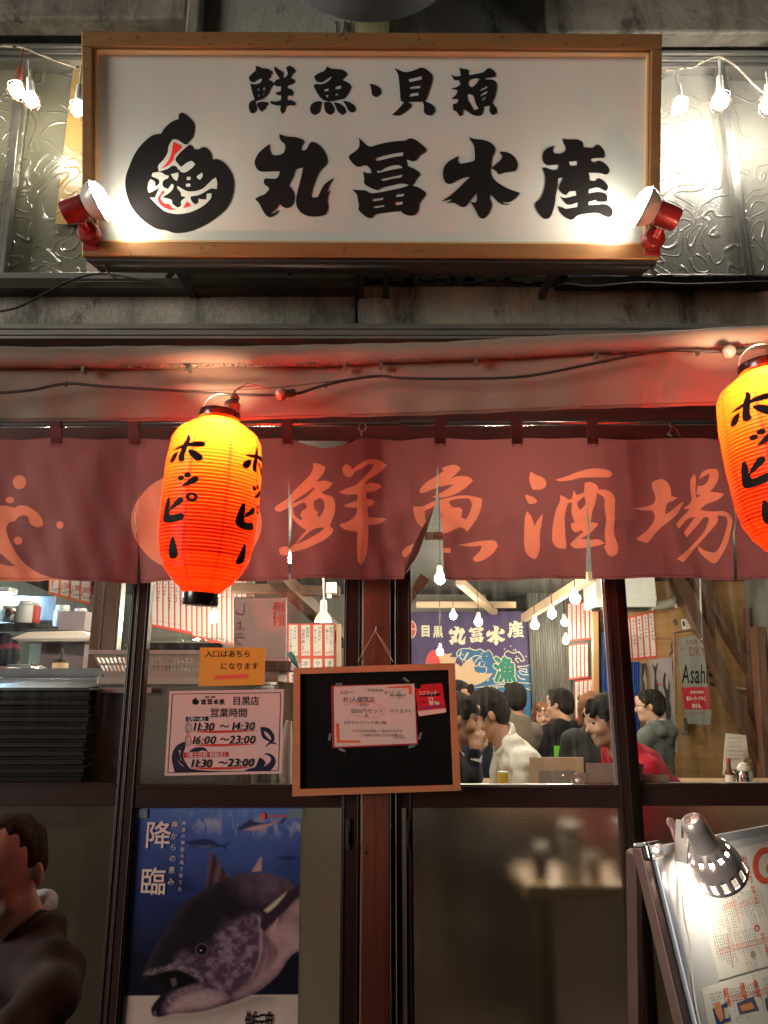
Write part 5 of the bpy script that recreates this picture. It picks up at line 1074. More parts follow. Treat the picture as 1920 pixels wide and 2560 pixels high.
# ---- fishing banner
RF = (1010, 1430, 340/1659); YBn = 4.84; fb = wall_at(YBn)
f = fb.at(1180, 1860); bn = thing('fishing_banner', 'large purple and blue fishing banner with white characters, wave and fish tail', 'banner', M=f.M())
q = [Zr(RF, *p) for p in ((-60,490),(1545,480),(1560,2050),(-60,2050))]
b = MB(); b.poly([[f.hit(*p) for p in q]], -.002, 0); part('cloth', b, cloth_mat('banner_purple', (.085,.055,.15), (.06,.045,.11), tl=.1, weave=300), bn)
def bl_(name, s_, z, mat, each=False, n=3):
    b = MB(); pol(b, f, RF, s_, z, n=n, each=each); return part(name, b, mat, bn)
m_bcr = mk('banner_cream', (.62,.57,.42), (.54,.50,.36), vs=8, rough=.7); m_bbl = mk('banner_blue', (.025,.10,.22), (.035,.14,.28), vs=6, rough=.7)
bl_('blue_sea', "1080,1070 1130,1160 1300,1160 1400,1200 1540,1130 1560,2050 -60,2050 -60,1500 300,1400 640,1400 700,1180 780,1120 850,1030 700,1080 640,1040 640,980 690,940 800,935 870,960 930,940 1000,975 1050,970", .001, m_bbl)
# cream outlines of the wave as thin ribbons
def ribbon(pts, w_, z, mb):
    pts = smooth(pts, 4, closed=False); L, R_ = [], []
    for i, p in enumerate(pts):
        a = pts[max(0, i-1)]; c = pts[min(len(pts)-1, i+1)]; d = np.array(c)-np.array(a); d = d/(np.linalg.norm(d)+1e-9); nn = np.array((-d[1], d[0]))*w_
        L.append(f.hit(*Zr(RF, p[0]+nn[0], p[1]+nn[1]))); R_.append(f.hit(*Zr(RF, p[0]-nn[0], p[1]-nn[1])))
    n_ = len(mb.v); mb.v += [(x, y, z) for x, y in L+R_]; K = len(L); mb.f += [(n_+i, n_+K+i, n_+K+i+1, n_+i+1) for i in range(K-1)]; mb.m += [0]*(K-1)
b = MB()
for s_ in ("1090,1060 1070,990 1030,950 990,975 930,940 870,955 800,935 690,940 640,985 650,1025 690,1010 700,960 680,1030 720,1080 770,990 790,985 730,1070 760,1090 830,1040 880,1020 950,1030 900,1060 860,1110 860,1150 900,1140 930,1090 920,1150 960,1160 1000,1090 970,1150 1010,1170 1000,1230 960,1240 920,1230", "1220,1050 1230,990 1270,960 1330,990 1400,970 1440,1020 1470,1080 1430,1090 1400,1050 1350,1060 1400,1110", "1540,1130 1470,1150 1380,1150 1420,1180 1490,1180 1500,1230 1450,1210 1400,1200", "1400,1210 1440,1250 1520,1255", "1380,1250 1420,1300 1480,1310", "640,1410 800,1410 960,1400 1080,1385 1240,1365 1400,1350 1555,1362", "830,1405 1000,1408 1200,1400 1400,1405 1560,1440", "1100,1465 1400,1455", "940,1505 1250,1490", "640,1410 740,1420 850,1470 900,1500 880,1540 830,1500 800,1470", "1060,1390 980,1430 1140,1420"):
    ribbon(parse(s_)[0], 5, .003, b)
part('wave_outline', b, m_bcr, bn)
bl_('fish_tail', "625,1110 700,1160 730,1110 830,1050 850,1120 870,1210 960,1240 1080,1235 1050,1280 950,1350 800,1400 640,1415 500,1500 400,1500 400,1100", .0022, mk('banner_tail', (.60,.42,.27), (.50,.32,.20), vs=40, st=(3,3,1), rough=.7))
bl_('fish_body', "260,1110 280,1030 320,970 370,950 440,960 520,1000 590,985 560,1040 640,1040 620,1130 400,1170", .0020, mk('banner_fish', (.55,.38,.22), (.50,.30,.18), vs=20, rough=.7))
bl_('fish_red', "258,1110 280,1030 320,970 370,950 385,960 400,1010 430,1060 450,1130", .0024, mk('banner_red', (.50,.055,.06), rough=.7))
b = MB(); b.poly([[f.hit(*Zr(RF, *p)) for p in ell2(90, 700, 62, 108, 30)]], .001); b.poly([[f.hit(*Zr(RF, *p)) for p in ell2(85, 700, 56, 100, 30)]], .0016, mi=1); part('round_crest', b, [m_bcr, bpy.data.materials['banner_red']], bn)
b = MB(); pol(b, f, RF, "20,690 148,692 148,702 20,702", .0024, sm=False); pol(b, f, RF, "80,600 92,600 96,800 86,800", .0026, sm=False); part('crest_cross', b, m_bcr, bn)
for s_, dst, in ((G_MARU, (545, 660, 215)), (G_TOMI, (785, 668, 190)), (G_SUI, (1000, 650, 235)), (G_SAN, (1262, 595, 200))):
    b = MB(); mini(b, f, RF, s_, None, (dst[0], dst[1], dst[2]), .003); part('character', b, m_bcr, bn)
b = MB(); put(b, f, RF, '目', 200, 775, 150, z=.003, bold=.045, wx=.85); put(b, f, RF, '黒', 350, 785, 150, z=.003, bold=.03, wx=.85); part('character', b, m_bcr, bn)
b = MB(); put(b, f, RF, '漁', 1095, 1315, 320, z=.0034, bold=.085, wx=.85); part('green_character_outline', b, m_bcr, bn)
b = MB(); put(b, f, RF, '漁', 1095, 1315, 320, z=.0040, bold=.045, wx=.85); part('green_character', b, mk('banner_green', (.02,.17,.12), rough=.7), bn)
b = MB(); rr = random.Random(4)
for i in range(40): b.poly([[f.hit(*Zr(RF, *p)) for p in ell2(rr.uniform(640, 1540), rr.choice((rr.uniform(1280, 1500), rr.uniform(900, 1100))), 8, 7, 8)]], .0016)
part('spray_dots', b, m_bcr, bn, kind='stuff')

# ---- red and white menu strips
m_sred = mk('strip_red', (.66,.085,.05), rough=.6); m_swht = mk('strip_white', (.66,.62,.58), rough=.6)
PRC = mk('price_red', (.55,.04,.03), rough=.6)
def strip(c4, Y, label, txt=None, price=None, group=None, mirror=False, cut=None):
    t, f, z = sheet('menu_strip', label, 'menu strip', c4, wall_at(Y), m_sred, th=.001, group=group)
    c4 = [f.hit(*c) for c in c4]; L = lambda a, c, k: (a[0]+(c[0]-a[0])*k, a[1]+(c[1]-a[1])*k)
    def q(s_, t_): return L(L(c4[0], c4[1], s_), L(c4[3], c4[2], s_), t_)
    b = MB(); b.poly([[q(.14, .04), q(.86, .04), q(.86, .95), q(.14, .95)]], z+.0006); part('white_field', b, m_swht, t)
    W_ = abs(c4[1][0]-c4[0][0]); H_ = abs(c4[0][1]-c4[3][1]); b = MB()
    if isinstance(txt, tuple):
        h = min(W_*.30, H_*.66/max(len(s_) for s_ in txt)); 
        for i, s_ in enumerate(txt): x, y = q(.66-.34*i, .10+.06*i*(len(txt[0]) < 7)); text(b, s_, x, y, h, vert=True, z=z+.001, bold=.012)
    elif txt: h = min(W_*.5, H_*.62/len(txt)); x, y = q(.5, .10); text(b, txt, x, y, h, vert=True, z=z+.001, bold=.01)
    else: x, y = q(.5, .08); n_ = rm2.randint(5, 9); h = min(W_*.55, H_*.62/n_/1.08); scrawl(b, x, y, h, n_, z=z+.001, rr=rm2, dens=4)
    part('lettering', b, m_inksoft, t, kind='stuff')
    b = MB(); x, y = q(.16, .90)
    if price: text(b, price, x, y, W_*.30, z=z+.001, bold=.01, wx=.75)
    else: scrawl(b, x, y, W_*.26, 3, vert=False, z=z+.001, rr=rm2, dens=4)
    part('price', b, PRC, t, kind='stuff'); return t
rm2 = random.Random(77)
QC = lambda x, y: (600+x*.18083, 1380+y*.18083)
items = [(('アサリの', 'チャンジャ巻き'), '280円'), (('本日の', '白身の梅しそ'), '290円'), (('アボカド', 'サーモン'), '360円'), (('生サバしそ', '塩レモン'), '360円')]
words = ['first', 'second', 'third', 'fourth']
for i, ((tx, pr), x) in enumerate(zip(items, (655, 825, 990, 1150))):
    strip([QC(x, 990), QC(x+165, 990), QC(x+168, 1455), QC(x+3, 1455)], 2.5, ['upper red menu card priced 280 farthest left under the pendant lamp', 'upper red menu card priced 290 under the pendant lamp', 'upper red menu card priced 360 second from right under the lamp', 'upper red menu card priced 360 nearest the pale stud'][i], tx, pr, 'red menu cards behind the blackboard')
for i, (tx, x) in enumerate(zip(('イカの塩辛', 'ホタテ', 'ウニ巻き', '漬けマグロ'), (655, 825, 990, 1150))):
    strip([QC(x+3, 1458), QC(x+168, 1458), QC(x+171, 1925), QC(x+6, 1925)], 2.5, ['lower red menu card partly behind the left board frame', 'lower red menu card just right of the turquoise cloth', 'lower red menu card third from the left above the blackboard', 'lower red menu card at the right end above the blackboard'][i], tx, '390円', 'red menu cards behind the blackboard')
# small strips, right side rows
for r_, (x0, x1, ya, yb, n, wd) in enumerate(((1418, 1484, 1508, 1604, 6, 'top'), (1421, 1470, 1612, 1700, 5, 'middle'), (1436, 1480, 1702, 1800, 4, 'bottom'))):
    for i in range(n):
        a = x0+(x1-x0)*i/n; c = x0+(x1-x0)*(i+1)/n; sl = -6*(i/n)
        strip([(a+1, ya+sl), (c, ya+sl-1), (c+1, yb+sl-1), (a+2, yb+sl)], 4.66, '%s red bordered strip from the left in the %s row beside the corrugated sheet' % (('first', 'second', 'third', 'fourth', 'fifth', 'sixth')[i], wd), group='small menu strips beside the corrugated sheet')
for i in range(5):
    x = 298+i*57; strip([QW(x, 395-i*14), QW(x+57, 383-i*14), QW(x+85, 790-i*5), QW(x+28, 800-i*5)], YW-.006, '%s menu strip from the left on the plywood under the air conditioner' % ('first', 'second', 'third', 'fourth', 'fifth')[i], group='menu strips on the plywood')
# long rows on the left partition
g = MB(); g.box((P(372, 1500, 2.35).x, 2.35, 1.2), (P(632, 1500, 2.35).x, 2.39, 2.55)); tag(part('menu_partition', g, m_wall), 'partition board carrying the long rows of menu strips left of the yellow sign', 'partition')
for i in range(18):
    x = 378+(14.5*i if i < 7 else 101+(i-7)*12.5); x2 = x+(14.5 if i < 7 else 12.5); yb = 1566+i*3.0+(8 if i > 6 else 0); 
    strip([(x+.6, 1438), (x2, 1438), (x2+1, yb+3), (x+1, yb)], 2.34, '%s from the left of the long hanging menu strips behind the wrapped tray' % ('first second third fourth fifth sixth seventh eighth ninth tenth eleventh twelfth thirteenth fourteenth fifteenth sixteenth seventeenth eighteenth'.split()[i]), group='long menu strips on the partition')
# kitchen price strips
QK = lambda x, y: (x*.19892, 1440+y*.19892)
for i, (x0, x1, pr, lb) in enumerate(((622, 760, None, 'first orange price strip from the left at the kitchen'), (762, 890, '1,280', 'second orange kitchen strip with a thousand yen price'), (890, 1020, '1,180', 'third orange kitchen strip priced 1,180'), (1020, 1150, '580円', 'fourth orange kitchen strip priced 580'))):
    sl = i*34; t, f, z = sheet('price_strip', lb, 'menu strip', [QK(x0, -60), QK(x1, -60), QK(x1-12, 262+sl), QK(x0-14, 228+sl)], wall_at(.9), mk('strip_orange', (.80,.16,.04), rough=.6), group='orange price strips at the kitchen')
    c = [f.hit(*QK(x, y)) for x, y in ((x0+14, -60), (x1-14, -60), (x1-28, 225+sl), (x0+4, 200+sl))]; b = MB(); b.poly([c], z+.0006); part('white_field', b, m_swht, t)
    b = MB(); u, v = f.hit(*QK(x0+8, 130+sl*.8)); text(b, pr or 'す', u, v, .036, z=z+.001, bold=.015, wx=.55); part('price', b, PRC, t)
    b = MB(); u, v = f.hit(*QK(x0+22, 185+sl)); scrawl(b, u, v, .012, 4, vert=False, z=z+.001, rr=rm2); part('small_print', b, m_inksoft, t, kind='stuff')

# ---- lit bulbs
bulbs = [(535,1545,25,'bulb glowing in front of the long menu strips'), (726,1398,21,'bulb seen through the slit of the curtain above the lantern reflection'), (1100,1447,27,'largest bulb just under the curtain edge above the banner'), (1133,1540,17,'small bulb above the banner crest'), (1196,1555,20,'bulb with white socket in front of the banner characters'), (1337,1563,20,'bulb over the right edge of the fishing banner'), (1380,1535,21,'bulb under the pale rafter'), (1438,1497,25,'bright bulb over the top row of small menu strips'), (1411,1556,17,'small bulb left of the small menu strips'), (1415,1602,16,'lowest small bulb on a black drop left of the menu strips'), (1100,1630,17,'bulb in front of the fish on the banner')]
m_sock = mk('white_socket_inside', (.6,.6,.58), rough=.4)
for px, py, d_, lb in bulbs:
    dep = .058*FPX/d_; dr = ray(px, py); Y = min(4.3, CAM.y+dr.y*dep/FPX); o = P(px, py, Y); r_ = .029
    t = thing('hanging_bulb', lb, 'light bulb', loc=o, group='bare bulbs hanging in the shop')
    b = MB(); b.lathe([(.0005, -r_)]+[(r_*math.sin(q), -r_*math.cos(q)) for q in (rad(i*16) for i in range(1, 10))]+[(.013, r_*1.2)], 18, cap=False); part('glass', b, m_bulbin, t, sm=True)
    b = MB(); b.lathe([(.014, r_*1.1), (.016, r_*1.3), (.016, r_*2.2), (.010, r_*2.5)], 14); part('socket', b, m_sock, t, sm=True)
    b = MB(); b.tube([(0, 0, r_*2.4), (.004, 0, (2.6-.0-o.z)*.5+r_), (0, 0, max(r_*3, 2.46-.064*Y-o.z+.12))], .003, 6); part('cord', b, m_black, t, sm=True)
# more of the same bulbs close to the front, hidden by or glowing through the curtain; the last is added to light the plywood
for px, py, Y, lb in ((112, 1372, .9, 'bulb glowing through the curtain at the far left'), (655, 1392, .8, 'bulb glowing through the curtain right of the left lantern'), (1328, 1362, .85, 'bulb glowing through the curtain at the third character'), (338, 1400, 2.4, 'bulb seen in the narrow slit left of the lantern'), (980, 1300, 1.3, 'bulb behind the curtain over the wooden post'), (1640, 1330, 1.1, 'bulb behind the curtain over the right pane'), (1240, 1290, .45, 'bulb behind the curtain between the two middle characters'), (1760, 1400, 2.7, 'bulb behind the curtain near the plywood braces')):
    o = P(px, py, Y); r_ = .029; t = thing('hanging_bulb', lb, 'light bulb', loc=o, group='bare bulbs hanging in the shop')
    b = MB(); b.lathe([(.0005, -r_)]+[(r_*math.sin(q), -r_*math.cos(q)) for q in (rad(i*16) for i in range(1, 10))]+[(.013, r_*1.2)], 18, cap=False); part('glass', b, m_bulbin, t, sm=True)
    b = MB(); b.lathe([(.014, r_*1.1), (.016, r_*1.3), (.016, r_*2.2), (.010, r_*2.5)], 14); part('socket', b, m_sock, t, sm=True)
    b = MB(); b.tube([(0, 0, r_*2.4), (0, 0, max(r_*3, 2.5-.064*Y-o.z+.08))], .003, 6); part('cord', b, m_black, t, sm=True)
# pendant lamp
o = P(808, 1555, 1.25); t = thing('pendant_lamp', 'white bell shaped pendant lamp left of the wooden post', 'pendant lamp', loc=o)
r_ = 22.5*mpp(1555, 1.25); b = MB(); b.lathe([(r_*.97, .0), (r_, .002), (r_*.92, r_*.35), (r_*.72, r_*.75), (r_*.42, r_*1.12), (r_*.40, r_*1.9), (r_*.36, r_*2.35), (r_*.12, r_*2.5), (r_*.1, r_*2.6)], 32, cap=False); part('shade', b, mk('white_enamel', (.66,.64,.56), rough=.35), t, sm=True)
b = MB(); b.lathe([(.0005, .004), (r_*.9, .006), (r_*.93, .012)], 28, cap=False); part('lit_disc', b, emis('pendant_light', (1.0,.96,.85), 22), t)
b = MB(); b.box((-.004, -r_*.42, r_*1.3), (.010, -r_*.405, r_*1.9)); part('sticker', b, mk('pale_blue_sticker', (.4,.5,.58), rough=.5), t)
b = MB(); b.tube([(0, 0, r_*2.5), (-.004, 0, .30), (-.01, 0, .9)], .0035, 7); b.tube([(0, 0, r_*2.7), (-.014, 0, .34), (-.02, 0, .9)], .003, 7); part('cord', b, m_white_pl, t, sm=True)
o = P(828, 1470, 1.5); b = MB(); b.box((o.x-.028, 1.49, o.z-.03), (o.x+.028, 1.53, o.z+.03)); b.lathe([(.012, -.055), (.014, -.03)], 12, Matrix.Translation((o.x-.012, 1.51, o.z))); tag(part('socket_box', b, m_white_pl, bev=.003), 'white plastic socket box right of the pendant lamp cord', 'socket box')

# ---- air conditioner and its pipe
ac = P(1560, 1528, 3.9); t = thing('air_conditioner', 'white wall air conditioner above the plywood price strips', 'air conditioner', loc=ac)
w0, w1 = P(1484, 1490, 3.9).x-ac.x, P(1636, 1490, 3.9).x-ac.x; h_ = P(0, 1438, 3.9).z-ac.z
b = MB(); prof = [(0, .33), (-.02, .33), (-.06, .02), (-.02, -.0)]; b.box((w0, .0, .04), (w1, .33, h_), 0)
b.add([(w0, 0, .04), (w0, 0, h_), (w0, -.05, h_-.02), (w0, -.06, .10), (w0, -.02, .03), (w1, 0, .04), (w1, 0, h_), (w1, -.05, h_-.02), (w1, -.06, .10), (w1, -.02, .03)], [(0,1,2,3,4), (9,8,7,6,5), (1,6,7,2), (2,7,8,3), (3,8,9,4), (4,9,5,0)]); part('casing', b, m_white_pl, t, bev=.01)
b = MB()
for k in range(4): b.box((w0+.02, .03+k*.035, .012), (w1-.05, .05+k*.035, .030))
b.box((w0+.01, .02, .028), (w1-.04, .18, .034)); part('louvre', b, m_black, t)
b = MB(); b.tube([pw(560, 285, 4.0)-ac, pw(650, 275, 4.02)-ac, pw(735, 262, 4.05)-ac, pw(765, 230, 4.12)-ac, pw(770, 210, 4.2)-ac], [.036, .040, .042, .03, .034], 12); b.tube([pw(790, 255, 4.1)-ac, pw(795, 300, 4.1)-ac], .012, 8); part('taped_pipe', b, mk('white_tape', (.62,.60,.52), (.5,.48,.42), vs=30, rough=.6), t, sm=True)

# ---- posters on the plywood
gY = wall_at(YW-.004); RQ = (1480, 1440, .2652)
c4 = [Zr(RQ, *p) for p in ((818,580),(975,556),(1050,650),(1068,800),(1088,1010),(1130,1290),(1112,1405),(903,1390),(868,1240),(845,1020),(815,780))]
f = wall_at(4.02).at(1745, 1812); t = thing('beer_poster', 'silver can shaped beer poster with red band hanging beside the diagonal brace', 'poster', M=f.M())
b = MB(); b.poly([[f.hit(*c) for c in c4]], -.003, 0); part('sheet', b, mk('silver_film', (.42,.43,.40), (.34,.35,.32), vs=3, st=(3,1,.5), rough=.28, metal=.5), t)
b = MB(); pol(b, f, RQ, "846,1052 1098,1042 1124,1258 872,1258", .001, sm=False); part('red_band', b, mk('poster_crimson', (.42,.02,.035), rough=.5), t)
b = MB(); put(b, f, RQ, 'SUPER', 885, 640, 50, z=.0012, wx=.75); put(b, f, RQ, '“DRY”', 845, 752, 118, z=.0012, wx=.62, bold=.0); put(b, f, RQ, 'スーパードライ', 918, 1308, 34, z=.0012, wx=.62, bold=.02); part('red_lettering', b, mk('poster_wine', (.32,.03,.04), rough=.5), t)
b = MB(); put(b, f, RQ, 'Asahi', 846, 1010, 250, z=.0014, bold=.012, wx=.42, slant=.12); part('black_lettering', b, m_ink, t)
b = MB(); put(b, f, RQ, '飲食店限定', 925, 1105, 26, z=.0016, bold=.02); put(b, f, RQ, '新スーパードライ、', 892, 1172, 44, z=.0016, bold=.03, wx=.5); put(b, f, RQ, '始まる。', 945, 1240, 44, z=.0016, bold=.03, wx=.6); part('white_lettering', b, m_white, t)
b = MB(); b.tube([f.L(P(*Zr(RQ, *p), 4.0)) for p in ((790, 1300), (780, 900), (775, 540), (860, 520), (960, 510))], .012, 6); part('hanger', b, m_tim2, t)
t, f, z = sheet('fish_poster', 'pale fish market poster with hanging dark fish behind the man with glasses', 'poster', [Zr(RQ, *p) for p in ((535,790),(748,768),(812,1660),(600,1680))], gY, mk('lilac_grey_paper', (.36,.30,.31), (.42,.36,.36), vs=4, rough=.5))
b = MB(); pol(b, f, RQ, "555,810 590,860 625,808 612,880 605,960 625,1040 640,1200 600,1200 585,1040 590,950 580,880", z+.0006, each=True); pol(b, f, RQ, "685,905 715,960 735,1040 730,1160 745,1250 740,1360 700,1340 680,1200 690,1120 668,1040 672,950", z+.0006); part('fish_drawing', b, m_inksoft, t)
b = MB(); pol(b, f, RQ, "700,930 718,990 715,1070 700,1060 692,990", z+.0009); part('fish_belly', b, mk('fish_pale', (.5,.42,.42), rough=.5), t); b = MB(); pol(b, f, RQ, "605,1015 660,1020 655,1030 610,1025", z+.0009, sm=False); part('red_mark', b, m_red, t)
t, f, z = sheet('small_poster', 'narrow black poster with white marks left of the pale fish poster', 'poster', [Zr(RQ, *p) for p in ((462,825),(510,820),(528,1120),(480,1120))], gY, m_inksoft)
b = MB(); pol(b, f, RQ, "500,840 505,900 515,960 520,1060 505,1080 490,1000 480,960 495,900", z+.0006); part('white_mark', b, m_bcr, t)
t, f, z = sheet('label_card', 'small white label card above the beer poster', 'label', [Zr(RQ, *p) for p in ((838,408),(920,398),(940,490),(850,512))], gY, m_white)
b = MB(); pol(b, f, RQ, "852,430 870,427 876,470 858,474", z+.0006, sm=False); u, v = f.hit(*Zr(RQ, 880, 450)); scrawl(b, u, v, .008, 4, vert=False, z=z+.0006, rr=rm2); u, v = f.hit(*Zr(RQ, 882, 478)); scrawl(b, u, v, .008, 4, vert=False, z=z+.0006, rr=rm2); part('print', b, m_ink, t, kind='stuff')
f = gY.at(1700, 1700); b = MB()
for s_ in ("760,440 770,412 795,410 805,440 795,470 780,450 790,430 778,428 772,450|768,455 780,475 775,478", "770,600 755,650 765,720 745,740 735,765 730,740 750,700 742,650", "760,790 800,780 790,820 770,850 760,1000 780,1060 765,1060 752,960", "1095,915 1140,915 1180,945 1190,985 1150,960 1110,955", "1105,1000 1140,1005 1160,1040 1120,1030", "1230,1010 1280,1100 1300,1200 1310,1280 1285,1200 1260,1110"):
    pol(b, f, RQ, s_, 0, each=True)
t = part('brush_painting', b, m_inksoft); t.matrix_world = f.M(); tag(t, 'loose black brush swirls painted on the plywood around the beer poster', 'wall painting')
b = MB(); b.tube([P(*Zr(RQ, x, y), YW-.06 if x > 1000 else YW-.02) for x, y in smooth([(915, 455), (960, 455), (1010, 490), (1028, 540), (1030, 598), (1090, 605), (1140, 640), (1165, 720), (1200, 830), (1260, 950), (1320, 1040), (1420, 1060), (1515, 1070)], 3, closed=False)], .008, 7); b.tube([P(*Zr(RQ, x, y), YW-.09) for x, y in smooth([(1508, 1095), (1570, 1100), (1620, 1130), (1650, 1170), (1670, 1240)], 3, closed=False)], .009, 7); b.tube([P(*Zr(RQ, x, y), 4.03) for x, y in ((1018, -60), (1025, 300), (1035, 600))], .008, 7)
tag(part('white_cable', b, m_white_pl, sm=True), 'white electric cable running over the plywood and braces', 'cable')
# door handle plates on the plywood
b = MB(); b.box((pw(862, 1290, 4.2).x, 4.18, pw(862, 1480, 4.2).z), (pw(888, 1290, 4.2).x, 4.22, pw(862, 1340, 4.2).z)); b.tube([pw(850, 1480, 4.15), pw(900, 1485, 4.12)], .014, 8); b.box((pw(1142, 0, 4.2).x, 4.2, pw(0, 1625, 4.2).z), (pw(1160, 0, 4.2).x, 4.24, pw(0, 1495, 4.2).z)); tag(part('door_latch', b, m_dark), 'dark metal door latch low on the plywood wall', 'latch')

# ---- tables, drinks, condiments
m_tbl = mk('pale_table_wood', (.52,.34,.19), (.44,.28,.15), vs=5, st=(.6,6,1), rough=.4)
def table(label, x0, x1, y0, y1, z, name='table'):
    t = thing(name, label, 'table', loc=((x0+x1)/2, (y0+y1)/2, .012)); cx, cy = (x0+x1)/2, (y0+y1)/2
    b = MB(); b.box((x0-cx, y0-cy, z-.052), (x1-cx, y1-cy, z-.012)); part('table_top', b, m_tbl, t, bev=.003)
    for a in (x0+.06, x1-.06):
        for c in (y0+.06, y1-.06): b = MB(); b.box((a-cx-.025, c-cy-.025, 0), (a-cx+.025, c-cy+.025, z-.0525)); part('leg', b, m_tim, t)
    return t
TZ = .88
table('pale wooden table with beer in front of the man in white', .25, .95, 1.45, 2.15, TZ)
table('pale wooden table at the right holding the condiments', P(1690, 1955, 1.6).x, 2.6, 1.58, 2.15, TZ)
table('small back table with the green drink', P(1340, 1900, 3.0).x, P(1440, 1900, 3.0).x, 2.7, 3.1, 1.4-(1912-1720)/1849*5.4)
cz = .775
table('wooden window counter seen blurred through the frosted pane', P(1305, 2160, .2).x, 1.9, .12, .42, cz, 'window_counter')
m_liq = mk('beer', (.85,.52,.05), rough=.1); m_foam = mk('foam', (.8,.78,.7), rough=.7)
def glass(px, py, Y, h, r_, liq, fill, label, handle=True, z0=None):
    o = P(px, py, Y); o.z = z0 if z0 is not None else o.z; t = thing('beer_mug' if handle else 'glass', label, 'glass', loc=o)
    b = MB(); b.lathe([(.0005, 0), (r_, 0), (r_, h), (r_*.93, h), (r_*.93, .008), (.0005, .008)], 24, cap=False); part('glass_body', b, m_glassc, t, sm=True)
    b = MB(); b.lathe([(r_*.90, .009), (r_*.90, h*fill)], 24); part('drink', b, liq, t, sm=True)
    if handle: b = MB(); b.tube([(-r_, 0, h*.75), (-r_*1.6, 0, h*.7), (-r_*1.75, 0, h*.45), (-r_*1.5, 0, h*.2), (-r_, 0, h*.18)], .005, 8); part('handle', b, m_glassc, t, sm=True)
    return t
Yt = 1.52
t = glass(1257, 1957, Yt, .155, .031, m_liq, .62, 'tall glass of golden beer on the table by the white shirt', False, TZ)
b = MB(); b.lathe([(.0275, .155*.62), (.0275, .155*.66)], 20); part('foam', b, m_foam, t)
glass(1307, 1957, Yt, .085, .042, m_foam, .55, 'squat mug of white drink beside the golden beer', True, TZ)
t = glass(1397, 1895, 2.95, .15, .035, mk('green_drink', (.16,.50,.04), rough=.1), .55, 'tall mug of green drink between the black sweaters', True, None)
# menu boards standing on the table
m_cardb = mk('pale_board', (.50,.38,.26), (.44,.33,.22), vs=4, rough=.6); m_cardp = mk('pinkish_card', (.46,.27,.22), rough=.5)
sheet('menu_board', 'pale beige menu board standing behind the squat mug', 'menu board', [(1323,1893),(1457,1893),(1459,1958),(1323,1958)], wall_at(1.5), m_cardb, th=.01)
sheet('seat_card', 'grey translucent seat card in front of the beige menu board', 'card', [(1346,1926),(1440,1926),(1440,1958),(1346,1958)], wall_at(1.44), mk('grey_card', (.30,.26,.22), rough=.4), th=.003)
t, f, z = sheet('notice_back', 'pink paper notice taped low behind the glass at the mullion', 'notice', [(1465,1907),(1608,1909),(1608,1935),(1672,1938),(1674,1958),(1465,1958)], wall_at(.045), m_cardp, th=.001)
t, f, z = sheet('small_tag', 'small pink tag with black marks beside the mullion notice', 'card', [(1430,1933),(1466,1932),(1467,1958),(1430,1958)], wall_at(.043), m_cardp, th=.001)
b = MB(); u, v = f.hit(1434, 1942); scrawl(b, u, v-.006, .010, 4, vert=False, z=-.002, rr=rm2); part('marks', b, m_ink, t, kind='stuff')
# condiments
def bottle(o, prof, mat, label, cat, name, cap=None):
    t = thing(name, label, cat, loc=o); b = MB(); b.lathe(prof, 20, cap=True); part('body', b, mat, t, sm=True)
    if cap: b = MB(); b.lathe(cap[0], 16); part('cap', b, cap[1], t, sm=True)
    return t
def at_t(px, Y, z=TZ): p = P(px, 1900, Y); p.z = z; return p
t = bottle(at_t(1821, 1.72), [(.022, 0), (.024, .005), (.024, .075), (.012, .10), (.010, .125)], mk('soy_glass', (.12,.03,.015), rough=.15, coat=.5), 'brown sauce bottle with white label on the right table', 'bottle', 'sauce_bottle', ([(.012, .1255), (.013, .14), (.010, .15)], mk('red_cap', (.35,.05,.03), rough=.4)))
b = MB(); b.lathe([(.0246, .025), (.0246, .065)], 20, cap=False); part('bottle_label', b, m_white, t, sm=True)
t = bottle(at_t(1857, 1.70), [(.040, 0), (.042, .004), (.040, .085), (.038, .088)], m_chrome, 'steel condiment pot with a white spoon beside the sauce bottle', 'pot', 'steel_pot')
b = MB(); b.lathe([(.032, .089), (.034, .10), (.020, .125), (.004, .13)], 16); part('napkin', b, m_white, t, sm=True)
t = bottle(at_t(1880, 1.82), [(.026, 0), (.026, .13), (.022, .132)], glass_mat('jar_glass'), 'clear tumbler behind the steel condiment pot', 'tumbler', 'tumbler')
for (c4, lb) in (([QW(1258,1482),QW(1450,1500),QW(1475,1700),QW(1230,1880)], 'tall printed menu leaning behind the condiments'), ([QW(1250,1580),QW(1425,1565),QW(1430,1800),QW(1240,1850)], 'shorter printed menu in front of the tall one on the right table')):
    Y_ = 1.95 if 'tall printed' in lb else 1.90
    t, f, z = sheet('table_menu', lb, 'menu', c4, wall_at(Y_), m_white); b = MB(); br = MB(); u, v = f.hit(*QW(1275, 1540 if Y_ > 1.92 else 1620))
    for k in range(4): scrawl(b if k % 2 else br, u, v-k*.022, .012, 7, vert=False, z=z+.0006, rr=rm2, dens=3)
    part('print', b, m_inksoft, t, kind='stuff'); part('red_print', br, m_redsoft, t, kind='stuff')
# things on the window counter behind the frosted pane
for px, hh, rr_, mt_, lb in ((1352, .10, .026, m_dark, 'dark jar seen blurred on the window counter'), (1428, .17, .038, m_chrome, 'steel shaker with white lid blurred behind the frosted pane'), (1480, .07, .024, mk('pink_pot', (.5,.3,.28), rough=.4), 'little pink pot blurred on the window counter'), (1556, .18, .03, m_tim2, 'brown bottle blurred next to the mullion')):
    o = P(px, 2140, .24); o.z = cz; bottle(o, [(rr_, 0), (rr_, hh*.7), (rr_*.75, hh*.75)], mt_, lb, 'jar', 'jar', ([(rr_*.85, hh*.755), (rr_*.9, hh), (rr_*.5, hh*1.03)], m_white_pl))

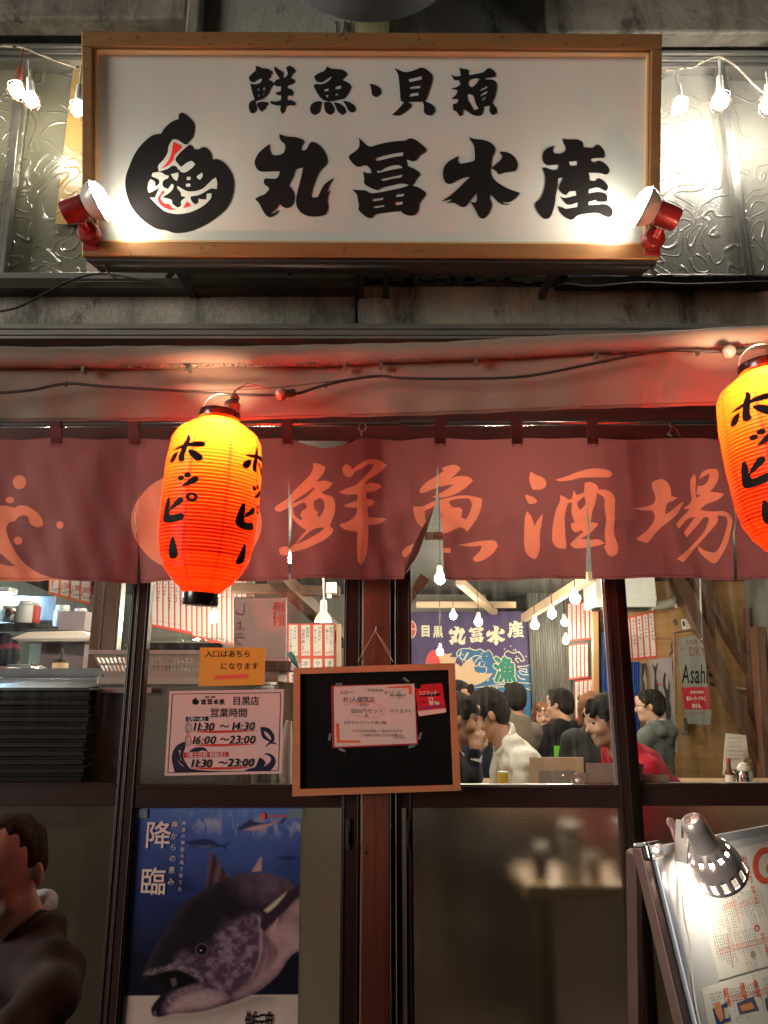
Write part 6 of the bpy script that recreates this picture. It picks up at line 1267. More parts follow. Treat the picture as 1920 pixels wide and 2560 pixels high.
# ---- behind the left panes: kitchen
m_st = mk('stainless', (.42,.44,.47), (.24,.27,.32), vs=7, st=(6,1,1), rough=.4, metal=.9)
KP = lambda x, y, Y: P(*QK(x, y), Y)
def bxp(name, label, cat, x0, y0, x1, y1, Y0, Y1, mat, bev=.003):
    a, c = KP(x0, y1, Y0), KP(x1, y0, Y0); b = MB(); b.box((a.x-(a.x+c.x)/2, 0, 0), (c.x-(a.x+c.x)/2, Y1-Y0, c.z-a.z)); o = part(name, b, mat, bev=bev); o.location = ((a.x+c.x)/2, Y0, a.z); return tag(o, label, cat)
a = KP(0, 1290, .75); c = KP(1070, 1290, .75); b = MB(); b.box((-3.2, 0, a.z-.035-1.3), (c.x+.1, .75, a.z-.035)); b.box((-3.2, -.02, a.z-.034), (c.x+.12, .76, a.z))
o = part('kitchen_counter', b, m_st, bev=.006); o.location = (0, .75, 0); tag(o, 'stainless kitchen counter behind the left pane', 'counter')
KZ = a.z
bxp('hood_shelf', 'blue lit stainless overhead shelf of the kitchen', 'shelf', -400, 250, 700, 560, 2.3, 3.0, m_st)
bxp('dark_shelf', 'dark shelf underside below the overhead shelf', 'shelf', -400, 590, 460, 640, 1.9, 2.28, m_dark)
bxp('kitchen_wall_panel', 'pale green tiled kitchen wall panel', 'wall panel', 330, 660, 1110, 1270, 2.9, 3.0, mk('pale_green_tile', (.48,.56,.52), rough=.25))
bxp('spice_rack', 'pinkish rack with containers on top of the scale', 'rack', 700, 440, 1080, 690, 2.2, 2.4, mk('pinkish_grey', (.40,.34,.36), (.5,.4,.42), vs=12, rough=.4))
b = MB(); a = KP(780, 840, 1.5); b.add([(-.19, -.09, .0), (.17, -.11, .0), (.17, .12, .0), (-.19, .1, .0), (-.23, -.10, .018), (.21, -.12, .018), (.21, .13, .018), (-.23, .11, .018), (-.15, -.08, .052), (.14, -.10, .058), (.14, .11, .058), (-.15, .09, .052)], [(0,3,2,1),(0,1,5,4),(1,2,6,5),(2,3,7,6),(3,0,4,7),(4,5,9,8),(5,6,10,9),(6,7,11,10),(7,4,8,11),(8,9,10,11)])
t = thing('kitchen_scale', 'cream kitchen scale with sloping display above the counter', 'scale', loc=a); part('body', b, mk('cream_plastic', (.62,.55,.50), rough=.4), t, bev=.004); b = MB(); b.box((-.16, -.08, .06), (.15, .1, .068)); part('pan', b, m_st, t, bev=.003); b = MB(); b.box((-.10, -.02, KZ-a.z), (.13, .10, -.001)); part('pedestal', b, mk('mauve_box', (.17,.13,.15), rough=.4), t)
t = thing('topping_jar', 'jar of orange topping with black lid and spoon on the kitchen counter', 'jar', loc=(KP(750, 1200, 1.1).x, 1.1, KZ)); b = MB(); b.lathe([(.036, 0), (.036, .075), (.030, .08)], 20); part('body', b, mk('orange_topping', (.62,.30,.08), (.7,.62,.5), vs=50, rough=.4), t, sm=True); b = MB(); b.lathe([(.036, .081), (.036, .095)], 20); b.tube([(0, 0, .09), (.006, 0, .12), (-.002, 0, .145)], .006, 8); part('lid', b, m_black, t, sm=True)
for (x, y, Y, r_, lb) in ((490, 1180, 1.15, .055, 'steel mixing bowl leaning on the kitchen counter'), (590, 1200, 1.05, .045, 'smaller white bowl beside the steel bowl')):
    b = MB(); m_ = Matrix.Translation((0, 0, r_*.8)) @ Matrix.Rotation(rad(35), 4, 'Y'); b.lathe([(r_*.3, -r_*.7), (r_*.8, -r_*.35), (r_, .1*r_), (r_*.95, .1*r_), (r_*.75, -r_*.3), (r_*.25, -r_*.6)], 24, m_, cap=True)
    o = part('bowl', b, m_chrome if r_ > .05 else m_white_pl, sm=True); o.location = (KP(x, y, Y).x, Y, KZ); tag(o, lb, 'bowl')
for i in range(7):
    b = MB(); b.lathe([(.03, 0), (.07, .007), (.071, .009), (.03, .003)], 24); o = part('plate', b, m_white_pl, sm=True); o.location = (KP(270, 1200, 1.25).x+.002*(i % 3), 1.25, KZ+.002+i*.0105); tag(o, 'white plate in the stack beside the cook', 'plate', 'stack of white plates')
a = KP(700, 1300, .88); b = MB(); b.add([(-.20, -.08, 0), (.20, -.08, 0), (.20, .08, 0), (-.20, .08, 0), (-.235, -.10, .045), (.235, -.10, .045), (.235, .10, .045), (-.235, .10, .045), (-.225, -.09, .044), (.225, -.09, .044), (.225, .09, .044), (-.225, .09, .044), (-.19, -.07, .004), (.19, -.07, .004), (.19, .07, .004), (-.19, .07, .004)], [(0,3,2,1),(0,1,5,4),(1,2,6,5),(2,3,7,6),(3,0,4,7),(4,5,9,8),(5,6,10,9),(6,7,11,10),(7,4,8,11),(8,9,13,12),(9,10,14,13),(10,11,15,14),(11,8,12,15),(12,13,14,15)])
o = part('metal_tray', b, mk('dull_aluminium_tray', (.50,.50,.52), rough=.35, metal=.7)); o.location = (a.x, .9, KZ); tag(o, 'shallow aluminium tray on the front of the kitchen counter', 'tray')
b = MB(); b.lathe([(.0005, .0), (.05, .0), (.05, .004), (.03, .05), (.005, .055)], 12); o = part('cloth_pile', b, mk('white_cloth', (.55,.58,.62), rough=.8), sm=True); o.location = (KP(160, 1200, .95).x, .95, KZ); tag(o, 'crumpled white dishcloth beside the cook', 'cloth')
# kitchen light: a fluorescent fitting
o = P(-8, 1490, 2.2); t = thing('kitchen_light', 'bright bluish fluorescent fitting over the kitchen at the left edge', 'ceiling light', loc=o); b = MB(); b.box((-.35, -.06, .02), (.10, .06, .05)); part('casing', b, m_white_pl, t)
b = MB(); b.tube([(-.33, 0, 0), (.09, 0, 0)], .022, 12); part('tube', b, emis('fluorescent', (.45,.72,1.0), 300), t, sm=True)
# clutter of the kitchen
for (x, y, Y, r_, hh, mt_, lb, nm) in ((760, 690, 2.3, .05, .16, mk('frosted_tub', (.55,.56,.60), rough=.4), 'tall pale tub on the rack over the scale', 'tub'), (880, 690, 2.28, .04, .12, mk('green_bottle', (.10,.35,.18), rough=.3), 'green bottle on the rack over the scale', 'bottle'), (990, 690, 2.3, .045, .14, mk('mauve_tub', (.40,.30,.42), rough=.4), 'mauve container at the right end of the kitchen rack', 'container'), (120, 590, 1.95, .06, .10, m_chrome, 'round steel pot on the dark kitchen shelf', 'pot'), (300, 590, 1.95, .05, .13, mk('white_tub', (.62,.64,.66), rough=.4), 'white tub on the dark kitchen shelf', 'tub'), (420, 590, 1.98, .035, .12, mk('red_can', (.5,.05,.04), rough=.4), 'red can on the dark kitchen shelf', 'can')):
    o = P(*QK(x, y), Y); bottle(o, [(r_*.9, 0), (r_, .01), (r_, hh*.8), (r_*.8, hh*.85)], mt_, lb, nm, nm, ([(r_*.85, hh*.855), (r_*.85, hh), (r_*.8, hh*1.02)], m_white_pl))
# black trays in a stack against the glass
base = P(0, 1990, .22); topz = P(0, 1722, .22).z; nT = 6; xr_ = P(234, 1800, .22).x
b = MB(); b.box((-.80, 0, 0), (0, .42, .020)); b.box((-.82, -.012, .020), (.012, .43, .0275)); proto = part('black_tray', b, mk('black_ps_tray', (.022,.016,.014), (.035,.026,.022), vs=8, rough=.32), bev=.003)
tag(proto, 'flat black plastic tray in the tall stack behind the left glass', 'tray', 'stack of black trays behind the left glass'); rr = random.Random(9)
for i in range(nT*2+4):
    o = proto if i == 0 else proto.copy()
    if i: C.objects.link(o)
    o.location = (xr_-.012+rr.uniform(-.006, .004), .20+rr.uniform(-.004, .006), topz-.029-i*.0285); o.rotation_euler = (0, rad(rr.uniform(-.3, .3)), rad(rr.uniform(-.4, .4)))
zt = topz-.029-(nT*2+3)*.0285
b = MB(); b.box((xr_-.80, .21, .012), (xr_-.01, .62, zt-.001)); tag(part('storage_box', b, mk('pale_crate', (.72,.70,.60), (.62,.60,.50), vs=3, rough=.6)), 'pale box carrying the stack of black trays, seen blurred through frosted glass', 'box')
b = MB(); a, c = P(-60, 1712, .24), P(225, 1735, .24); b.add([(a.x, .19, topz+.004), (xr_-.02, .19, topz+.004), (xr_-.06, .60, topz+.028), (a.x, .60, topz+.03)], [(0,1,2,3)]); o = part('tray_lid', b, m_black); md = o.modifiers.new('t', 'SOLIDIFY'); md.thickness = .004; tag(o, 'loose black lid lying askew on top of the tray stack', 'lid')

# chest freezer, basket, wrapped tray
QF = lambda x, y: (x*700/1659, 1340+y*640/1517)
a, c = P(240, 1712, .26), P(640, 1692, .26)
t = thing('freezer', 'pinkish white chest freezer behind the yellow and the hours notice', 'freezer', loc=((a.x+c.x)/2, .5, .012)); hw = (c.x-a.x)/2
b = MB(); b.box((-hw, -.24, a.z-.012), (hw, .30, c.z-.012)); part('lid', b, mk('pale_freezer_lid', (.52,.40,.36), rough=.35), t, bev=.006)
b = MB(); b.box((-hw+.008, -.23, 0), (hw-.008, .29, a.z-.0125)); part('body', b, mk('grey_freezer_body', (.17,.145,.125), (.14,.12,.105), vs=3, rough=.45), t, bev=.004)
b = MB(); p0, p1 = P(250, 1733, .25), P(380, 1719, .25); b.box((p0.x-t.location.x, -.252, p0.z-.012), (p1.x-t.location.x, -.2405, p1.z-.012)); part('handle', b, mk('pink_handle', (.50,.30,.27), rough=.4), t, bev=.002)
FZ = c.z
# slotted basket
a0, a1, c0, c1 = P(248, 1690, .22), P(498, 1690, .22), P(230, 1625, .22), P(516, 1625, .22); hB = c0.z-FZ
t = thing('plastic_basket', 'pinkish white slotted plastic basket on the freezer', 'basket', loc=((a0.x+a1.x)/2, .42, FZ)); xl0, xl1, xh0, xh1 = [p.x-t.location.x for p in (a0, a1, c0, c1)]
b = MB(); m_bk = mk('pinkish_basket', (.56,.40,.36), rough=.4)
b.box((xh0-.012, -.20, hB-.016), (xh1+.012, -.185, hB)); b.box((xh0-.012, .185, hB-.016), (xh1+.012, .20, hB)); b.box((xh0-.012, -.1849, hB-.016), (xh0, .1849, hB)); b.box((xh1, -.1849, hB-.016), (xh1+.012, .1849, hB)); part('rim', b, m_bk, t, bev=.003)
b = MB(); b.box((xl0, -.15, 0), (xl1, .15, .006)); part('bottom', b, m_bk, t)
b = MB(); n = 26
for side in (-1, 1):
    def fp(s_, t_): return Vector((xl0+(xl1-xl0)*s_+((xh0-xl0)*(1-s_)+(xh1-xl1)*s_)*t_, side*(.15+.033*t_), .004+(hB-.02)*t_))
    for t0, t1 in ((0, .22), (.50, .60), (.86, 1)):
        q0 = [fp(0, t0), fp(1, t0), fp(1, t1), fp(0, t1)]; off = Vector((0, .003*side, 0)); b.add([tuple(v) for v in q0]+[tuple(v+off) for v in q0], [(0,1,2,3),(4,7,6,5),(0,4,5,1),(2,6,7,3)])
    for i in range(n+1):
        s0 = i/n*(1-.4/n); s1 = s0+.45/n
        q0 = [fp(s0, .2), fp(s1, .2), fp(s1, .88), fp(s0, .88)]; off = Vector((0, .0028*side, 0)); b.add([tuple(v) for v in q0]+[tuple(v+off) for v in q0], [(0,1,2,3),(4,7,6,5),(1,5,6,2),(0,3,7,4)])
for sx, (l_, h_) in ((-1, (xl0, xh0)), (1, (xl1, xh1))): b.add([(l_, -.15, 0), (l_, .15, 0), (h_, .183, hB-.01), (h_, -.183, hB-.01)], [(0,1,2,3)])
part('slotted_wall', b, m_bk, t)
# wrapped black tray
a = P(455, 1622, .36); t = thing('wrapped_tray', 'black food tray wrapped in crinkled clear film on the basket', 'tray', loc=(a.x, .40, FZ+hB+.002)); b = MB(); b.box((-.17, -.12, 0), (.17, .12, .028)); part('tray', b, m_dark, t, bev=.008)
b = MB(); rr = random.Random(12); nx, ny = 30, 18; vs = []
for j in range(ny):
    for i in range(nx):
        u = i/(nx-1)*2-1; v = j/(ny-1)*2-1; e = max(abs(u), abs(v)); vs.append((u*.20+rr.uniform(-.004, .004), v*.14+rr.uniform(-.004, .004), .036*(1-max(0, e-.75)/.25)+rr.uniform(-.006, .008)+.012))
b.add(vs, [(j*nx+i, j*nx+i+1, (j+1)*nx+i+1, (j+1)*nx+i) for j in range(ny-1) for i in range(nx-1)]); part('cling_film', b, glass_mat('cling_film', rough=.08), t)
# clear reversed shochu board, box, shelf, bottle cloth
RW = (600, 1380, .18083)
t, f, z = sheet('acrylic_board', 'frosted acrylic drinks board with brush writing seen from behind', 'board', [Zr(RW, *p) for p in ((-80,628),(650,628),(640,1500),(-85,1500))], wall_at(.12), glass_mat('acrylic', (.86,.80,.80), rough=.08), th=.004)
b = MB(); lp = [[f.hit(*Zr(RW, *p)) for p in ((-80,628),(650,628),(640,1500),(-85,1500))], [f.hit(*Zr(RW, *p)) for p in ((-70,640),(638,640),(628,1490),(-75,1490))]]; b.poly(lp, -.001, .0055); part('edge', b, mk('acrylic_edge', (.62,.58,.57), rough=.3), t)
b = MB(); b.poly([lp[1]], -.0006); part('film', b, cloth_mat('milky_film', (.42,.32,.32), (.38,.29,.29), tl=.5), t)
b = MB(); u, v = f.hit(*Zr(RW, 20, 690)); text(b, 'しょうちゅう', u, v, .052, vert=True, z=.0045, mirror=True, bold=.0); part('lettering', b, mk('grey_brush', (.12,.10,.10), rough=.6), t)
b = MB()
for i in range(14):
    if i in (5, 6): continue
    u, v = f.hit(*Zr(RW, 100+i*26, 690)); scrawl(b, u, v, .0042, 15, z=.0046, rr=rm2, dens=2)
part('small_print', b, mk('grey_print', (.18,.14,.14), rough=.6), t, kind='stuff')
b = MB(); u, v = f.hit(*Zr(RW, 545, 680)); text(b, '焼酎', u, v, .045, vert=True, z=.0047, mirror=True, bold=.02); part('red_lettering', b, m_redsoft, t)
def bxq(name, label, cat, x0, y0, x1, y1, Y0, Y1, mat, bev=.002):
    a, c = P(*Zr(RW, x0, y1), Y0), P(*Zr(RW, x1, y0), Y0); b = MB(); b.box((-(c.x-a.x)/2, 0, 0), ((c.x-a.x)/2, Y1-Y0, c.z-a.z)); o = part(name, b, mat, bev=bev); o.location = ((a.x+c.x)/2, Y0, a.z); return tag(o, label, cat)
bxq('cardboard_box', 'brown cardboard box behind the acrylic board', 'box', 160, 1100, 435, 1500, .30, .5, mk('cardboard', (.24,.13,.09), (.20,.11,.075), vs=6, rough=.8))
bxq('wall_shelf', 'dark red wooden shelf end right of the orange notice', 'shelf', -200, 1505, 705, 1640, .28, .62, m_tim2)
bxq('shelf_box', 'pinkish box under the red wooden shelf', 'box', 340, 1645, 535, 1790, .30, .55, mk('pink_box', (.45,.30,.27), rough=.6))
b = MB(); pts = [P(*Zr(RW, x, y), .30) for x, y in ((640, 1410), (690, 1410), (730, 1460), (770, 1530), (800, 1600))]; b.tube(pts, [.006, .012, .013, .010, .004], 10); tag(part('hand_towel', b, mk('turquoise_cloth', (.18,.48,.44), (.14,.40,.37), vs=20, rough=.8), sm=True), 'turquoise cloth hanging over the shelf end', 'cloth')
# pale bag below
b = MB(); b.tube([P(722, 1802, .3), P(716, 1850, .3), P(712, 1910, .3), P(716, 1975, .3)], [.012, .022, .026, .02], 12); tag(part('plastic_bag', b, mk('pale_bag', (.50,.42,.36), (.58,.5,.44), vs=30, rough=.4), sm=True), 'pale plastic bag hanging between hours notice and blackboard', 'bag')
bxq('white_cabinet', 'off white cabinet side behind the hanging bag', 'cabinet', 480, 1800, 830, 3400, .45, .9, mk('offwhite_cabinet', (.42,.38,.32), rough=.5))
# small cards clipped at the top of the right pane
sheet('tilted_card', 'cream card hung at a tilt behind the glass beside the wooden post', 'card', [Zr(RF, *p) for p in ((205,15),(310,100),(170,280),(88,205))], wall_at(.12), m_cream)
sheet('tilted_card', 'lower part of a cream card tilted behind the glass at the frame', 'card', [Zr(RF, *p) for p in ((90,228),(163,292),(95,370),(88,370))], wall_at(.12), m_cream)
t, f, z = sheet('shop_plate', 'pale plate with mirrored letters high in the gap of the curtain', 'plate', [(1062,1330),(1112,1330),(1112,1350),(1062,1350)], wall_at(.10), m_cream)
b = MB(); u, v = f.hit(1108, 1346); text(b, 'ImE83', u, v, .018, mirror=True, z=z+.0005); part('lettering', b, m_inksoft, t)
# ================================================================ people: each body is one continuous surface grown from a distance field
def surfnet(V, org, h):
    s = V < 0; nx, ny, nz = V.shape; cnt = np.zeros((nx-1, ny-1, nz-1), np.int16)
    for i in (0, 1):
        for j in (0, 1):
            for k in (0, 1): cnt += s[i:nx-1+i, j:ny-1+j, k:nz-1+k]
    mixed = (cnt > 0) & (cnt < 8); idx = -np.ones(mixed.shape, np.int64); idx[mixed] = np.arange(mixed.sum())
    c = np.argwhere(mixed); acc = np.zeros((len(c), 3)); num = np.zeros(len(c)); i0, j0, k0 = c.T
    for a in range(3):
        for d1 in (0, 1):
            for d2 in (0, 1):
                o1 = [0, 0, 0]; o2 = [0, 0, 0]; oth = [x for x in range(3) if x != a]; o1[oth[0]] = o2[oth[0]] = d1; o1[oth[1]] = o2[oth[1]] = d2; o2[a] = 1
                va = V[i0+o1[0], j0+o1[1], k0+o1[2]]; vb = V[i0+o2[0], j0+o2[1], k0+o2[2]]; cr = (va < 0) != (vb < 0)
                t = np.where(cr, va/np.where(cr, va-vb, 1), 0); p = np.tile(np.array(o1, float), (len(c), 1)); p[:, a] += t
                acc[cr] += p[cr]; num[cr] += 1
    verts = np.array(org)+(c+acc/num[:, None])*h; faces = []
    for a in range(3):
        oth = [x for x in range(3) if x != a]; sl0 = [slice(1, None)]*3; sl0[a] = slice(0, -1); sl1 = list(sl0); sl1[a] = slice(1, None)
        A = s[tuple(sl0)]; B = s[tuple(sl1)]; e = np.argwhere(A != B); st = A[tuple(e.T)]
        e2 = e.copy(); e2[:, oth[0]] += 1; e2[:, oth[1]] += 1
        q = []
        for d1, d2 in ((-1, -1), (0, -1), (0, 0), (-1, 0)):
            f = e2.copy(); f[:, oth[0]] += d1; f[:, oth[1]] += d2
            ok = np.all(f < np.array(idx.shape), axis=1) & np.all(f >= 0, axis=1); f = np.clip(f, 0, np.array(idx.shape)-1); q.append(np.where(ok, idx[tuple(f.T)], -1))
        q = np.stack(q, 1); ok = (q >= 0).all(1); q = q[ok]; st = st[ok]
        fl = st if a != 1 else ~st
        q[~fl] = q[~fl][:, ::-1]; faces += q.tolist()
    return verts, faces
def caps(a, b, ra, rb=None): return ('c', np.array(a, float), np.array(b, float), ra, ra if rb is None else rb)
def ells(c, r, M=None): return ('e', np.array(c, float), np.array(r, float), None if M is None else np.array(M))
def sdf_mesh(prims, h, k=.015, carve=(), wrinkle=0, seed=0, kc=.004, wf=(22, 75)):
    lo = np.full(3, 1e9); hi = -lo
    for p in prims:
        if p[0] == 'c': r = max(p[3], p[4]); a = np.minimum(p[1], p[2])-r; b = np.maximum(p[1], p[2])+r
        else: r = p[2].max(); a = p[1]-r; b = p[1]+r
        lo = np.minimum(lo, a); hi = np.maximum(hi, b)
    lo -= 3*h+k; hi += 3*h+k; n = np.ceil((hi-lo)/h).astype(int)+1
    V = np.full(n, 1.0, np.float32); ax = [lo[i]+np.arange(n[i])*h for i in range(3)]
    def ev(p, mg, kk, sub=False):
        if p[0] == 'c': r = max(p[3], p[4]); a = np.minimum(p[1], p[2])-r-mg; b = np.maximum(p[1], p[2])+r+mg
        else: r = p[2].max(); a = p[1]-r-mg; b = p[1]+r+mg
        i0 = np.clip(((a-lo)/h).astype(int), 0, n-1); i1 = np.clip(((b-lo)/h).astype(int)+2, 1, n)
        X, Y, Z = np.meshgrid(*[ax[i][i0[i]:i1[i]] for i in range(3)], indexing='ij'); Q = np.stack([X, Y, Z], -1)
        if p[0] == 'c':
            d = p[2]-p[1]; L = d.dot(d)+1e-12; t = np.clip(((Q-p[1])@d)/L, 0, 1); D = np.linalg.norm(Q-p[1]-t[..., None]*d, axis=-1)-(p[3]+(p[4]-p[3])*t)
        else:
            q = Q-p[1]
            if p[3] is not None: q = q@p[3]
            k0 = np.linalg.norm(q/p[2], axis=-1); k1 = np.linalg.norm(q/p[2]**2, axis=-1)+1e-9; D = k0*(k0-1)/k1
            D = np.where(k0 < 1e-3, -p[2].min(), D)
        sl = tuple(slice(i0[i], i1[i]) for i in range(3)); W = V[sl]
        if sub: D = -D; hh = np.clip(.5+.5*(D-W)/kk, 0, 1); V[sl] = W*(1-hh)+D*hh+kk*hh*(1-hh)
        else: hh = np.clip(.5+.5*(W-D)/kk, 0, 1); V[sl] = W*(1-hh)+D*hh-kk*hh*(1-hh)
    for p in prims: ev(p, k+3*h, p[5] if len(p) > 5 else k)
    for p in carve: ev(p, kc+2*h, kc, True)
    if wrinkle:
        X, Y, Z = np.meshgrid(*ax, indexing='ij'); rg = np.random.RandomState(seed)
        for _ in range(9):
            w_ = rg.normal(0, .6, 3)*rg.uniform(*wf); V += (wrinkle*.5*np.sin(X*w_[0]+Y*w_[1]+Z*w_[2]+rg.uniform(0, 6)+1.5*np.sin(X*9+Z*13+rg.uniform(0, 6)))).astype(np.float32)
    return surfnet(V, lo, h)
def npart(name, vf, mat, parent, off):
    v, f = vf; me = bpy.data.meshes.new(name); me.from_pydata((v-np.array(off)).tolist(), [], f); me.materials.append(mat)
    me.polygons.foreach_set('use_smooth', [True]*len(me.polygons)); me.update(); o = bpy.data.objects.new(name, me); C.objects.link(o); o.parent = parent; return o
def skin(name, c): return mk(name, c, tuple(x*.82 for x in c), vs=14, rough=.5, spec=.35, sss=.12, bump=.1, bs=300)
SK = [skin('skin_light', (.56,.33,.23)), skin('skin_warm', (.47,.26,.165)), skin('skin_tan', (.40,.21,.13))]
def hairm(name, c): return mk(name, c, tuple(x*2.2 for x in c), vs=30, st=(1,1,.25), rough=.85, spec=.12, bump=1.8, bs=170, bst=(1,1,.2))
HB, HBr = hairm('black_hair', (.012,.010,.009)), hairm('brown_hair', (.10,.045,.022))
def rotz(a): return np.array(Matrix.Rotation(a, 3, 'Z'))
def head_prims(T, Rm, s=1.0, female=False):
    E = lambda c, r: ells(T+Rm@(np.array(c)*s), np.array(r)*s, Rm)
    K = lambda a, b, ra, rb=None, kk=None: caps(T+Rm@(np.array(a)*s), T+Rm@(np.array(b)*s), ra*s, (ra if rb is None else rb)*s)+(() if kk is None else (kk,))
    jw = .9 if female else 1.0
    pr = [E((0, -.018, .030), (.076, .096, .086)), E((0, .022, -.020), (.064*jw, .070, .088)), E((0, .034, -.080), (.042*jw, .048, .036)), K((-.040*jw, .0, -.070), (-.012, .062, -.098), .020, .018), K((.040*jw, .0, -.070), (.012, .062, -.098), .020, .018),
          K((0, .080, .012), (0, .104, -.030), .008, .0125, .006), K((-.011, .088, -.036), (.011, .088, -.036), .009, .009, .006), K((-.042, .066, .026), (.042, .066, .026), .007, .007), K((0, .080, .026), (0, .080, .060), .016, .02),
          K((-.020, .082, -.062), (.020, .082, -.062), .0075, .0075, .004), K((-.016, .081, -.073), (.016, .081, -.073), .008, .008, .004), E((-.040, .058, -.030), (.022, .022, .020)), E((.040, .058, -.030), (.022, .022, .020)),
          E((-.079, -.012, -.006), (.0085, .017, .030))+(None, .006), E((.079, -.012, -.006), (.0085, .017, .030))+(None, .006), K((0, -.012, -.06), (0, -.03, -.15), .054 if not female else .046, .060 if not female else .048)]
    cv = [E((-.031, .090, .004), (.018, .014, .010)), E((.031, .090, .004), (.018, .014, .010)), K((-.021, .094, -.0675), (.021, .094, -.0675), .0022)]
    ey = [E((-.031, .0745, .003), (.0125, .0095, .0050)), E((.031, .0745, .003), (.0125, .0095, .0050))]
    return pr, cv, ey
def hair_prims(T, Rm, style, s=1.0):
    E = lambda c, r: ells(T+Rm@(np.array(c)*s), np.array(r)*s, Rm)
    K = lambda a, b, ra, rb=None: caps(T+Rm@(np.array(a)*s), T+Rm@(np.array(b)*s), ra*s, (ra if rb is None else rb)*s)
    pr = [E((0, -.026, .040), (.087, .102, .090)), E((0, -.06, -.005), (.080, .066, .080))]
    cv = [E((0, .105, -.055), (.085, .075, .105)), E((-.085, .005, -.035), (.03, .030, .045)), E((.085, .005, -.035), (.03, .030, .045))]
    if style == 'fringe': pr += [K((-.060, .045, .085), (-.050, .082, .040), .020, .012), K((0, .055, .095), (-.01, .092, .050), .022, .012), K((.055, .045, .085), (.045, .084, .042), .020, .012), K((.078, .02, .05), (.080, .025, -.005), .012, .006), K((-.078, .02, .05), (-.080, .025, -.005), .012, .006)]
    if style == 'thin': cv += [E((0, .088, .078), (.062, .060, .056)), E((0, .100, .02), (.078, .062, .07))]; pr[0] = E((0, -.030, .034), (.0795, .096, .084)); pr[1] = E((0, -.055, .0), (.074, .062, .072))
    if style == 'side': pr += [K((-.05, .03, .10), (.05, .06, .085), .026, .02), K((.078, .02, .05), (.080, .030, -.01), .012, .006), K((-.078, .02, .05), (-.080, .030, -.01), .012, .006)]
    if style == 'bob': pr += [K((-.078, -.01, .04), (-.080, .015, -.09), .026, .018), K((.078, -.01, .04), (.080, .015, -.09), .026, .018), K((0, -.085, .0), (0, -.075, -.12), .055, .045), K((-.05, .05, .085), (.03, .085, .045), .02, .014), K((.05, .05, .085), (-.01, .088, .048), .02, .012)]; cv = cv[:1]
    return pr, cv
def hand_prims(W, d, pn, curl=.7, s=1.0, side=1):
    # W wrist, d pointing direction of the palm, pn palm normal
    d = np.array(d, float)/np.linalg.norm(d); pn = np.array(pn, float); pn = pn-d*pn.dot(d); pn /= np.linalg.norm(pn); x = np.cross(d, pn)*side
    W = np.array(W, float); pr = [caps(W, W+d*.03*s, .024*s, .026*s)]
    for i, (off, L) in enumerate(((-.030, .068), (-.010, .078), (.010, .073), (.029, .056))):
        b = W+d*.082*s+x*off*s; pr.append(caps(W+d*.03*s+x*off*.6*s, b, .0145*s, .0115*s)+(.008,))
        a1 = curl*.9; p1 = b+(d*math.cos(a1)+pn*math.sin(a1))*L*.5*s; a2 = curl*2.0; p2 = p1+(d*math.cos(a2)+pn*math.sin(a2))*L*.34*s; a3 = curl*2.7; p3 = p2+(d*math.cos(a3)+pn*math.sin(a3))*L*.22*s
        pr += [caps(b, p1, .0100*s, .0090*s)+(.003,), caps(p1, p2, .0090*s, .0082*s)+(.003,), caps(p2, p3, .0082*s, .0070*s)+(.003,)]
    t0 = W+d*.02*s-x*.022*s; t1 = t0+(d*.55-x*.6+pn*.35)*.045*s; t2 = t1+(d*.8-x*.1+pn*.5)*.034*s
    pr += [caps(t0, t1, .0145*s, .011*s)+(.008,), caps(t1, t2, .011*s, .009*s)+(.003,)]
    return pr
